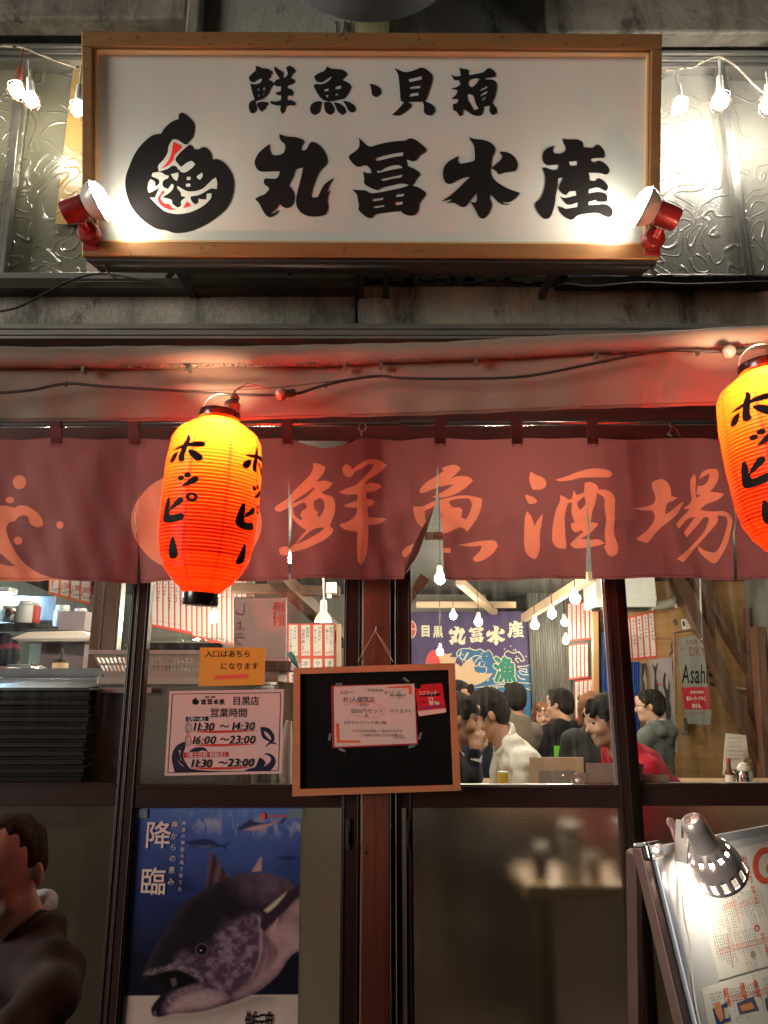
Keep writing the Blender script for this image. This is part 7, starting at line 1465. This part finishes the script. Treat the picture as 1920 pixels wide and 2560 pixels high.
def person(label, H, yaw, pitch, hip, byaw, top, skin_, hair, hm, h=.012, arms=(None, None), trousers=None, style='sweater', roll=0, s=1.0, female=False, glasses=False, group=None, collar=None, inner=None, wr=.0022, curl=.8, legs=True, front=None):
    # yaw: 0 looks away from the street, 90 looks left in the photo, -90 right, 180 at the camera
    H = np.array(H, float); hip = np.array(hip, float); t = thing('person', label, 'person', loc=(hip[0], hip[1], 0.012 if hip[2] > .3 else 0), group=group); off = tuple(t.location)
    Rm = rotz(rad(yaw))@np.array(Matrix.Rotation(rad(-pitch), 3, 'X'))@np.array(Matrix.Rotation(rad(roll), 3, 'Y'))
    pr, cv, ey = head_prims(H, Rm, s, female); N = H+Rm@np.array((0, -.03, -.15))*s
    ax = N-hip; L = np.linalg.norm(ax); zt = ax/L; xt = rotz(rad(byaw))@np.array((1., 0, 0)); xt = xt-zt*xt.dot(zt); xt /= np.linalg.norm(xt); yt = np.cross(zt, xt); Rt = np.stack([xt, yt, zt], 1)
    w_ = .86 if female else 1.0; TP = lambda x, y, z: N+Rt@np.array((x*w_*s, y*s, z*s))
    def torso(g):
        q = [caps(TP(-.14, -.01, -.075), TP(.14, -.01, -.075), .062+g, .062+g), caps(TP(-.05, -.02, -.02), TP(.05, -.02, -.02), .055+g), ells(TP(0, .0, -.17), np.array((.165*w_+g, .108+g, .17+g)), Rt)]
        m_ = hip*.5+TP(0, 0, -.17)*.5; q += [ells(m_+yt*.005, np.array((.150*w_+g, .112+g, .20+g)), Rt), ells(hip+zt*.04, np.array((.172*w_+g, .135+g, .13+g)), Rt)]
        return q
    down = np.array((0, 0, -1.)); fr_ = rotz(rad(byaw))@np.array((0, 1., 0)); sx = rotz(rad(byaw))@np.array((1., 0, 0))
    A = []
    for sd, a in zip((-1, 1), arms):
        sh = TP(sd*.168, -.005, -.085)
        if a is None: el = sh+down*.25+sx*sd*.05+fr_*.06; ha = el+fr_*.22-sx*sd*.08+down*.02
        else: el, ha = np.array(a[0], float), np.array(a[1], float)
        A.append((sh, el, ha, sd))
    body = pr+torso(-.012); cloth = torso(.010); 
    for sh, el, ha, sd in A:
        d = ha-el; d /= np.linalg.norm(d); body += [caps(sh, el, .044, .036), caps(el, ha, .038, .025)]; pn = -np.cross(d, sx*sd); pn = pn if np.linalg.norm(pn) > .1 else down
        body += hand_prims(ha, d, (-fr_*.2+down) if curl < 1 else -pn, curl, s, side=sd)
        cloth += [caps(sh, el, .058, .050), caps(el, ha-d*.012, .050, .036)]
    npart('body', sdf_mesh(body, h, .018, cv), skin_, t, off)
    cc = [caps(N+np.array(Rm@np.array((0, .0, .04))), H, .052 if not female else .047, .05)]
    c2 = list(cc)
    if inner is not None:
        c2 += [caps(TP(0, .10, .0), TP(0, .17, -.20), .060, .030), caps(TP(0, -.005, .03), TP(0, .04, .03), .074, .070)]
        npart('inner_shirt', sdf_mesh(torso(.001), h, .022, cc, .001, seed=4), inner, t, off)
    npart('shirt' if style == 'shirt' else 'jacket' if style == 'jacket' else 'sweater', sdf_mesh(cloth, h, .022, c2, wr, seed=int(abs(H[0])*1000) % 97), top, t, off)
    if style == 'hood':
        b_ = [caps(TP(-.09, -.06, .01), TP(.09, -.06, .01), .045), caps(TP(-.07, -.09, -.03), TP(.07, -.09, -.03), .055), caps(TP(0, -.11, -.06), TP(0, -.11, -.10), .05, .035), caps(TP(-.09, -.03, .01), TP(-.07, .08, -.05), .03, .02), caps(TP(.09, -.03, .01), TP(.07, .08, -.05), .03, .02)]
        npart('hood', sdf_mesh(b_, h, .02, cc, wr, 5), top, t, off)
    if collar is not None:
        q = []; rp = [TP(.060*math.sin(a)*1.02, -.012-.058*math.cos(a)+.012*(1-math.cos(a)), .040-.034*(1-math.cos(a))) for a in (i*math.pi/9 for i in range(-8, 9))]
        q += [caps(a_+zt*z_, b_+zt*z_, .0095) for a_, b_ in zip(rp, rp[1:]) for z_ in (-.012, 0, .010)]
        npart('collar', sdf_mesh(q, max(.006, h*.8), .01, [caps(N, H, .046, .05)]), collar, t, off)
    hp, hc = hair_prims(H, Rm, hair, s); hr = npart('hair', sdf_mesh(hp, min(h, .008), .012, hc, .0015, 3, wf=(90, 260)), hm, t, off)
    b = MB(); 
    if ey:
        for e in ey:
            vs_, fs_ = sdf_mesh([e], .004, .002); n0 = len(b.v); b.v += [tuple(v-np.array(off)) for v in vs_]; b.f += [tuple(i+n0 for i in f_) for f_ in fs_]; b.m += [0]*len(fs_)
        part('eyes', b, m_ink, t, sm='all')
    if glasses:
        b = MB()
        for sd in (-1, 1):
            b.tube([tuple(H+Rm@np.array((sd*.031+.021*math.cos(q), .101, .002+.014*math.sin(q)))-np.array(off)) for q in (i*math.pi/8 for i in range(17))], .0018, 6, cap=False)
            b.tube([tuple(H+Rm@np.array(p)-np.array(off)) for p in ((sd*.052, .099, .006), (sd*.078, .06, .006), (sd*.084, -.02, .0))], .0018, 6)
        b.tube([tuple(H+Rm@np.array(p)-np.array(off)) for p in ((-.010, .104, .004), (.010, .104, .004))], .0018, 6)
        part('glasses', b, m_black, t, sm=True)
    if legs:
        kn = []; 
        q = [ells(hip+zt*.0, np.array((.182*w_, .148, .12)), Rt)]
        for sd in (-1, 1): hj = hip+sx*sd*.09; k_ = hj+fr_*.40+down*.02; an = np.array((k_[0], k_[1], t.location[2]+.09))-fr_*.06; q += [caps(hj, k_, .085, .062), caps(k_, an, .060, .046)]
        npart('trousers', sdf_mesh(q, .016, .02, (), .002, 8), trousers or m_trs, t, off)
        b = MB()
        for sd in (-1, 1):
            hj = hip+sx*sd*.09+fr_*.34; bq = np.array((hj[0], hj[1], t.location[2]+.04)); m_ = Matrix.Translation(bq-np.array(off)) @ Matrix.Rotation(rad(byaw), 4, 'Z'); b.lathe([(.005, -.04), (.042, -.038), (.046, 0), (.036, .035), (.004, .045)], 14, m_ @ Matrix.Diagonal((1, 2.6, 1, 1)))
        part('shoes', b, m_ink, t, sm=True, kind=None)
    return t, N, TP, fr_, sx
m_trs = mk('dark_trousers', (.02,.02,.025), (.03,.03,.035), vs=20, rough=.8)
def fab(name, c, c2=None, rough=.8, bs=400): return mk(name, c, c2 or tuple(x*.8 for x in c), vs=12, rough=rough, sheen=.05, bump=.4, bs=bs, spec=.1)
def stool(x, y, z, label, z0=.012):
    t = thing('stool', label, 'stool', loc=(x, y, z0)); b = MB(); b.lathe([(.001, z-z0-.05), (.15, z-z0-.05), (.16, z-z0-.03), (.155, z-z0-.005), (.001, z-z0)], 24); part('seat', b, m_tim, t, sm=True)
    for a in (45, 135, 225, 315): c_, s_ = math.cos(rad(a)), math.sin(rad(a)); b = MB(); b.beam((.10*c_, .10*s_, z-z0-.05), (.15*c_, .15*s_, 0), .024, .024); part('leg', b, m_tim2, t)
def seat(px, py, Y, yaw, pitch, hippx, hippy, hipY, byaw, top, label, st_label=None, **k):
    H = P(px, py, Y); hip = P(hippx, hippy, hipY); r = person(label, H, yaw, pitch, hip, byaw, top, **k)
    stool(hip.x, hip.y, hip.z-.125, st_label or 'stool under the '+' '.join(label.split()[:5])); return r
m_dsuit = fab('dark_suit', (.012,.013,.020)); m_wsh = fab('white_shirt', (.62,.60,.55), (.56,.54,.49), rough=.7)
# man in dark suit with his hand at his mouth
H = P(1147, 1797, 1.25); el = P(1178, 1945, 1.18); ha = P(1187, 1882, 1.20)
r = person('man in a dark suit beside the blackboard frame, hand at his mouth', H, -88, 8, P(1090, 2120, 1.25), -80, m_dsuit, SK[1], 'fringe', HB, h=.0075, style='jacket', arms=(None, ((el.x, el.y, el.z), (ha.x, ha.y, ha.z))), collar=m_wsh, inner=m_wsh, curl=.95)
cu = MB(); cu.tube([P(1183, 1905, 1.19), P(1187, 1884, 1.20)], [.040, .036], 16); o = part('cuff', cu, m_wsh, r[0], sm=True); o.matrix_parent_inverse = Matrix.Translation(r[0].location).inverted()
stool(P(1090, 2120, 1.25).x, 1.25, P(1090, 2120, 1.25).z-.125, 'stool of the man in the dark suit')
# man in white shirt leaning forward
seat(1214, 1788, 1.72, 95, 26, 1385, 2035, 1.85, 88, m_wsh, 'man in a loose white shirt bent forward over the table, face turned away', skin_=SK[1], hair='side', hm=HB, h=.009, style='shirt', wr=.005, collar=m_wsh, s=1.10)
seat(1246, 1764, 4.35, 182, 5, 1240, 1890, 4.4, 180, fab('beige_shirt', (.42,.38,.26)), 'laughing man facing the street below the fishing banner', skin_=SK[1], hair='side', hm=HB, h=.011)
seat(1288, 1748, 3.55, 0, 0, 1282, 1935, 3.5, 5, fab('taupe_sweater', (.155,.125,.10), (.12,.095,.075)), 'man in a taupe brown sweater seen from behind', skin_=SK[2], hair='side', hm=HB, h=.010, s=1.02)
seat(1358, 1790, 4.3, 168, 2, 1360, 1920, 4.3, 180, fab('grey_top', (.11,.11,.10)), 'smiling woman with brown fringe facing the street in front of the corrugated sheet', skin_=SK[0], hair='bob', hm=HBr, h=.010, female=True)
seat(1397, 1762, 3.6, 55, 5, 1402, 1925, 3.6, 20, fab('black_shirt', (.014,.014,.016)), 'man in a black jacket with dark hair turned towards the smiling woman', skin_=SK[1], hair='side', hm=HB, h=.010)
seat(1478, 1776, 2.7, 15, 2, 1462, 1990, 2.65, 10, fab('charcoal_sweater', (.028,.026,.026), (.038,.036,.034)), 'brown haired person in a charcoal sweater seen from behind beside the red jacket', skin_=SK[0], hair='bob', hm=HBr, h=.010)
# red jacket
m_redj = fab('red_jacket', (.52,.022,.045), (.44,.018,.035), rough=.6)
seat(1516, 1800, 1.25, 92, 12, 1735, 2080, 1.45, 85, m_redj, 'man in a bright red jacket leaning left behind the dark door stile', skin_=SK[0], hair='fringe', hm=HB, h=.0085, style='jacket', wr=.003, collar=m_redj)
# hoodie
seat(1622, 1765, 3.5, 72, 2, 1645, 1980, 3.5, 40, fab('grey_hoodie', (.155,.170,.160), (.125,.14,.13)), 'man with glasses in a grey hoodie before the fish poster', skin_=SK[0], hair='side', hm=HB, h=.0095, style='hood', glasses=True, collar=m_wsh)
# dark head behind the suited man
seat(1150, 1752, 2.3, 200, 0, 1120, 1960, 2.3, 180, fab('navy_top', (.02,.025,.04)), 'dark haired person mostly hidden behind the man in the dark suit', skin_=SK[1], hair='fringe', hm=HB, h=.012)
# the cook
H = P(-4, 1642, 1.9)
r = person('cook with dark hair and a maroon headband at the left edge', H, 70, 18, (H[0]+.05, 1.98, .98), 60, fab('cook_shirt', (.05,.05,.055)), SK[2], 'side', hairm('bluish_black_hair', (.012,.014,.022)), h=.010, legs=False)
hb_ = []
Rm = rotz(rad(70))@np.array(Matrix.Rotation(rad(-18), 3, 'X'))
ring = [tuple(np.array(H)+Rm@np.array((.094*math.cos(a), -.020+.110*math.sin(a), .012-.006*math.sin(a)))-np.array(r[0].location)) for a in (i*math.pi/14 for i in range(29))]
b = MB(); vs = []
for p in ring: vs += [(p[0], p[1], p[2]-.026), (p[0], p[1], p[2]+.020)]
b.add(vs, [(2*i, 2*i+2, 2*i+3, 2*i+1) for i in range(28)]); o = part('headband', b, mk('maroon_cloth', (.16,.012,.03), rough=.8), r[0], sm='all'); md = o.modifiers.new('t', 'SOLIDIFY'); md.thickness = .004
q = [caps(H*0+Vector((H[0]+.05+sx_*.09, 1.98, .95)), Vector((H[0]+.05+sx_*.10, 1.98, .10)), .085, .055) for sx_ in (-1, 1)]+[ells((H[0]+.05, 1.98, .98), (.18, .14, .14))]
npart('trousers', sdf_mesh([(p[0], np.array(p[1]), np.array(p[2]), *p[3:]) for p in q], .016, .02), m_trs, r[0], tuple(r[0].location))
b = MB()
for sx_ in (-1, 1): b.box((H[0]+.05+sx_*.10-.045-r[0].location[0], 1.98-.08-r[0].location[1], 0), (H[0]+.05+sx_*.10+.045-r[0].location[0], 1.98+.16-r[0].location[1], .09))
part('shoes', b, m_black, r[0], bev=.01)
# passer-by sitting outside at the lower left
m_blz = fab('brown_blazer', (.070,.048,.046), (.052,.036,.034), rough=.85, bs=600); m_vest = fab('black_vest', (.014,.013,.014))
H = P(4, 2186, -.80); hip = (H[0]-.03, -.72, .44)
el = P(128, 2490, -.92); hd = P(10, 2600, -1.04)
el2 = (H[0]-.30, -.80, .66)
r = person('middle aged man in a dark brown blazer looking down outside the left pane', H, 176, 24, hip, 142, m_blz, skin('skin_outside', (.62,.35,.26)), 'thin', hairm('dark_brown_hair', (.022,.013,.010)), h=.007, style='jacket', arms=((tuple(el), tuple(hd)), (el2, (H[0]-.1, -1.05, .62))), collar=fab('pale_collar', (.62,.62,.62)), inner=m_vest, wr=.0032, s=.94)
_t, N, TP, fw_, sx = r
# lapels and dark pullover front
q = [ells(TP(0, .060, -.14), (.075, .065, .17))]
npart('pullover', sdf_mesh(q, .01, .01), m_vest, _t, tuple(_t.location))
q = []
for sd in (-1, 1): q += [caps(TP(sd*.085, -.02, .005), TP(sd*.088, .095, -.09), .014, .016), caps(TP(sd*.088, .100, -.09), TP(sd*.048, .140, -.26), .020, .010), caps(TP(sd*.108, .088, -.10), TP(sd*.080, .130, -.20), .016, .008)]
npart('lapel', sdf_mesh(q, .007, .012), m_blz, _t, tuple(_t.location))
stool(hip[0], hip[1], hip[2]-.125, 'low stool under the man in the brown blazer', 0)
# ================================================================ menu stand with clip lamp on the right
RM = (1560, 2020, 360/1475)
Yl = -.66; tl = P(1628, 2118, Yl)
def solveY(px, py, z):
    return PD(px, py, z)
trp = PD(1925, 2062, tl.z)                     # same height, farther back: the stand is turned
uM = (trp-tl).normalized()
# left edge runs down and towards the street
best = None
for i in range(200):
    Yb = Yl-.002*i; q = P(1737, 2560, Yb); d = q-tl
    e = abs(d.normalized().dot(uM)); 
    if best is None or e < best[0]: best = (e, Yb, q)
bl = best[2]
MF = Fr(tl, uM, tl-bl)
mt = MF.at(1900, 2560); st = thing('menu_stand', 'aluminium framed menu stand leaning on the pavement at the lower right', 'menu stand', M=mt.M())
S = lambda x, y: mt.hit(*Zr(RM, x, y))
HB = 1.0      # board height
u0, v1 = mt.hit(1628, 2118); u1 = u0+.62; v0 = v1-HB
b = MB(); b.box((u0+.02, v0+.02, -.012), (u1-.02, v1-.02, -.004)); part('panel', b, mk('grey_white_panel', (.58,.56,.52), (.54,.52,.49), vs=3, rough=.28, coat=.3), st)
fwid = .021
m_fr = mk('silver_frame', (.60,.63,.68), (.52,.55,.60), vs=12, st=(1,1,1), rough=.3, metal=.5)
for a, c in (((u0, v0, -.02), (u0+fwid, v1, .006)), ((u1-fwid, v0, -.02), (u1, v1, .006)), ((u0+fwid+.0005, v1-fwid, -.02), (u1-fwid-.0005, v1, .006)), ((u0+fwid+.0005, v0, -.02), (u1-fwid-.0005, v0+fwid, .006))):
    b = MB(); b.box(a, c); part('frame_bar', b, m_fr, st, bev=.003)
m_leg = mk('rosy_steel_leg', (.20,.12,.10), (.15,.09,.075), vs=14, rough=.4, metal=.4)
for u in (u0-.0295, u1+.0025):
    b = MB(); b.box((u, v0-.16, -.032), (u+.027, v1+.002, -.006)); part('leg', b, m_leg, st, bev=.002)
for u, v in ((u0, v1), (u1, v1)):
    b = MB(); b.box((u-.024, v-.026, -.034), (u+.030, v+.012, .011)); part('chrome_corner', b, m_chrome, st, bev=.007, seg=3)
# rear legs
b = MB(); a = mt.W(u0-.016, v1-.005, -.04); c = Vector((P(1556, 2560, -.33).x, -.33, 0.02)); b.beam(st.matrix_world.inverted() @ a if False else mt.L(a), mt.L(c), .022, .028); part('leg', b, m_leg, st, bev=.002)
b = MB(); a = mt.W(u1+.016, v1-.005, -.04); b.beam(mt.L(a), mt.L(c+Vector(uM)*.65), .022, .028); part('leg', b, m_leg, st, bev=.002)
b = MB(); b.beam(mt.L(Vector((c.x, c.y-.05, .28))), mt.L(Vector((c.x, c.y-.05, .28))+Vector(uM)*.65), .012, .012); part('brace', b, m_leg, st)
def menu(label, px4, fill):
    t, f, z = sheet('menu_sheet', label, 'menu', px4, Fr(mt.O, mt.U, mt.V), M_MENU, th=.0008, group='printed menus on the stand', n=-.0035)
    fill(t, f, z); return t
rm = random.Random(31); M_MENU = mk('menu_paper', (.78,.74,.62), rough=.4, coat=.1)
def cols(bk, br, f, z, x0, x1, y0, y1, n, h, boxes=True):
    for i in range(n):
        k = i/max(1, n-1); x = x0+(x1-x0)*k; y = y0+(y1-y0)*k
        u, v = f.hit(*Zr(RM, x, y)); hh = h*rm.uniform(.35, .95)*RM[2]*f.sc(1800, 2300)
        cs = 14*RM[2]*f.sc(1800, 2300); scrawl(bk if rm.random() < .92 else br, u, v, cs, int(hh/cs/1.08), z=z, rr=rm, dens=4)
        if boxes:
            vv = v-h*RM[2]*f.sc(1800, 2300); b_ = br
            b_.poly([[(u-cs*.65, vv-cs*1.9), (u+cs*.65, vv-cs*1.9), (u+cs*.65, vv), (u-cs*.65, vv)], [(u-cs*.5, vv-cs*1.7), (u+cs*.5, vv-cs*1.7), (u+cs*.5, vv-cs*.2), (u-cs*.5, vv-cs*.2)]], z)
def f1(t, f, z):
    bk, br = MB(), MB(); z += .0005
    cols(bk, br, f, z, 905, 1010, 560, 520, 6, 250); cols(bk, br, f, z, 1060, 1150, 510, 480, 5, 270); cols(bk, br, f, z, 1190, 1240, 480, 460, 3, 280)
    cols(bk, br, f, z, 850, 950, 930, 905, 5, 280); cols(bk, br, f, z, 980, 1170, 895, 865, 10, 280); cols(bk, br, f, z, 1200, 1390, 860, 820, 9, 280)
    cols(bk, br, f, z, 920, 1090, 1310, 1280, 8, 320); cols(bk, br, f, z, 1130, 1330, 1270, 1220, 10, 330)
    for x, y, h, s_ in ((1230, 480, 60, 'お造りなど'), (1420, 1270, 42, 'だし茶漬け各種')): 
        u, v = f.hit(*Zr(RM, x, y)); text(br, s_, u, v, h*RM[2]*f.sc(1800, 2300), vert=True, bold=.02, z=z)
    for q in ([ell2(1460, 590, 135, 190, 40), ell2(1470, 590, 85, 125, 32)], [ell2(1370, 1230, 28, 36, 20), ell2(1372, 1232, 14, 18, 14)]): br.poly([[f.hit(*Zr(RM, *p)) for p in r_] for r_ in q], z)
    for a in ("1040,480 1045,478 1175,830 1170,832", "1100,860 1105,858 1197,1180 1192,1182", "1060,1290 1065,1288 1127,1640 1122,1642"): br.poly([[f.hit(*p) for p in parse(a, *RM)[0]]], z)
    part('black_print', bk, m_ink, t, kind='stuff'); part('red_print', br, m_redsoft, t, kind='stuff')
    b = MB(); b.poly([[f.hit(*Zr(RM, *p)) for p in ell2(1500, 620, 40, 60, 14)]], z+.0003); b.poly([[f.hit(*Zr(RM, *p)) for p in ell2(1330, 1500, 28, 40, 12)]], z+.0003, mi=1); part('food_picture', b, [mk('food_orange', (.62,.30,.10), rough=.5), mk('food_grey', (.35,.30,.22), rough=.5)], t)
def f2(t, f, z):
    bk, br = MB(), MB(); z += .0005
    cols(bk, br, f, z, 890, 1040, 1900, 1860, 8, 130, False); cols(bk, br, f, z, 1085, 1230, 1850, 1810, 8, 140, False); cols(bk, br, f, z, 1260, 1370, 1810, 1780, 6, 170, False); cols(bk, br, f, z, 1430, 1560, 1740, 1700, 6, 200, False)
    cols(bk, br, f, z, 1160, 1280, 2140, 2110, 7, 40, False)
    for x, y, s_ in ((1045, 1850, '刺身'), (1215, 1800, '焼物'), (1345, 1760, '揚物')):
        u, v = f.hit(*Zr(RM, x, y)); text(br, s_, u, v, 48*RM[2]*f.sc(1800, 2300), vert=True, bold=.01, z=z); 
    for px4 in ("1025,1850 1070,1840 1085,1990 1045,2000|1031,1856 1065,1848 1079,1984 1050,1992", "1190,1800 1240,1790 1255,1920 1215,1930|1196,1806 1235,1798 1249,1915 1219,1923"): br.poly([[f.hit(*p) for p in l] for l in parse(px4, *RM)], z)
    part('black_print', bk, m_ink, t, kind='stuff'); part('red_print', br, m_redsoft, t, kind='stuff')
    b = MB(); pp = lambda s_, mi, dz=0: b.poly([[f.hit(*p) for p in l] for l in parse(s_, *RM)], z+.0003+dz, mi=mi)
    pp("915,2060 1060,1990 1105,2170 960,2225", 0); pp("930,2000 990,1980 1010,2060 1030,2150 1000,2200 940,2090", 1, .0002); pp("1030,2050 1080,2040 1085,2150 1045,2160", 3, .0002)
    pp("1160,2000 1330,1930 1390,2060 1190,2110", 2); pp("1190,2030 1310,1990 1350,2050 1220,2090", 1, .0002); pp("1450,1960 1475,1930 1490,2060 1470,2080", 2)
    part('food_picture', b, [mk('tray_blue', (.06,.07,.22), rough=.5), mk('food_salmon', (.75,.22,.08), (.70,.34,.12), vs=90, rough=.5), mk('tray_dark', (.10,.10,.16), rough=.5), mk('food_pale', (.65,.55,.35), rough=.5)], t)
q4 = lambda s_: [Zr(RM, *p) for p in s_]
menu('upper cream menu sheet full of small red and black print under the clip lamp', q4(((690,530),(1640,300),(1700,1560),(985,1765))), f1)
menu('lower cream menu sheet with food pictures at the bottom right corner', q4(((805,1855),(1700,1590),(1800,2500),(960,2720))), f2)
# glossy cover sheet is left out of the way: the panel itself is glossy. Clip lamp:
cl = mt.at(*Zr(RM, 660, 420)); L_ = thing('clip_lamp', 'silver clip lamp shining down on the menu stand', 'clip lamp', M=cl.M())
cs = cl.sc(*Zr(RM, 660, 420))*RM[2]
LQ = lambda x, y, n: (lambda h: Vector((h[0], h[1], n)))(Fr(cl.O+cl.N*n, cl.U, cl.V).hit(*Zr(RM, x, y)))
m_ir = mk('ivory_plastic', (.62,.56,.50), rough=.4)
b = MB(); b.beam(LQ(600, 560, .022), LQ(615, 130, .045), .016, .035); b.box((LQ(560, 520, 0).x, LQ(560, 520, 0).y, .010), (LQ(740, 420, 0).x, LQ(740, 420, 0).y, .030)); part('clip', b, m_ir, L_, bev=.002)
b = MB(); b.beam(LQ(545, 340, -.03), LQ(475, 115, -.035), .018, .008); b.lathe([(.012, -.004), (.012, .004)], 16, Matrix.Translation(LQ(478, 150, -.035))); part('clip_lever', b, mk('rosy_lever', (.45,.24,.22), rough=.4), L_, bev=.002)
A, B = LQ(705, 150, .120), LQ(1000, 690, .085); d = (B-A); Ld = d.length; m_ = Matrix.Translation(A) @ d.to_track_quat('Z', 'Y').to_matrix().to_4x4()
k = 158*cs
prof = [(.0004, -.010), (k*.30, -.010), (k*.42, -.004), (k*.47, .01), (k*.50, Ld*.40), (k*.54, Ld*.42), (k*.86, Ld*.60), (k*.98, Ld*.80), (k*1.0, Ld*.97), (k*1.02, Ld*1.0), (k*.99, Ld*1.0), (k*.96, Ld*.80), (k*.82, Ld*.60), (k*.5, Ld*.46)]
prof = [(.0004, -.010), (k*.30, -.010), (k*.42, -.004), (k*.47, .01), (k*.50, Ld*.40), (k*.54, Ld*.42), (k*.70, Ld*.50), (k*.78, Ld*.55), (k*.86, Ld*.62), (k*.94, Ld*.74), (k*.97, Ld*.79), (k*1.0, Ld*.94), (k*1.01, Ld*1.0)]
b = MB(); b.lathe(prof, 60, m_, cap=False); nf = 60
keep_ = [i for i in range(len(b.f)) if not ((i//nf == 10 and (i % nf) % 4 < 2) or (i//nf == 6 and (i % nf) % 5 < 2))]
b.f = [b.f[i] for i in keep_]; b.m = [b.m[i] for i in keep_]
o = part('shade', b, mk('brushed_silver_shade', (.78,.66,.62), rough=.36, metal=.6), L_, sm=True); md = o.modifiers.new('t', 'SOLIDIFY'); md.thickness = .0012
b = MB(); rb = k*.62; b.lathe([(rb*.4, Ld*.50)]+[(rb*math.sin(q), Ld*.74-rb*math.cos(q)) for q in (rad(40+i*14) for i in range(11))], 20, m_, cap=False); part('bulb', b, emis('clip_lamp_bulb', (1.0,.95,.84), CLIPW:=70), L_, sm=True)
b = MB(); b.tube([LQ(700, 130, .12), LQ(640, 130, .10), LQ(600, 190, .07), LQ(600, 300, .05)], .003, 8); b.tube([LQ(620, 240, .04), LQ(660, 230, .08), LQ(720, 200, .12)], .008, 8); part('joint', b, m_dark, L_, sm=True)
pts = [(590, 440), (592, 560), (600, 700), (598, 860), (612, 1060), (640, 1230), (680, 1420), (692, 1600), (710, 1800), (745, 2040), (790, 2230), (830, 2400)]
b = MB(); b.tube([LQ(x, y, .03 if i < 2 else .010) for i, (x, y) in enumerate(smooth(pts, 3, closed=False))], .0022, 7); part('flex', b, m_ir, L_, sm=True)
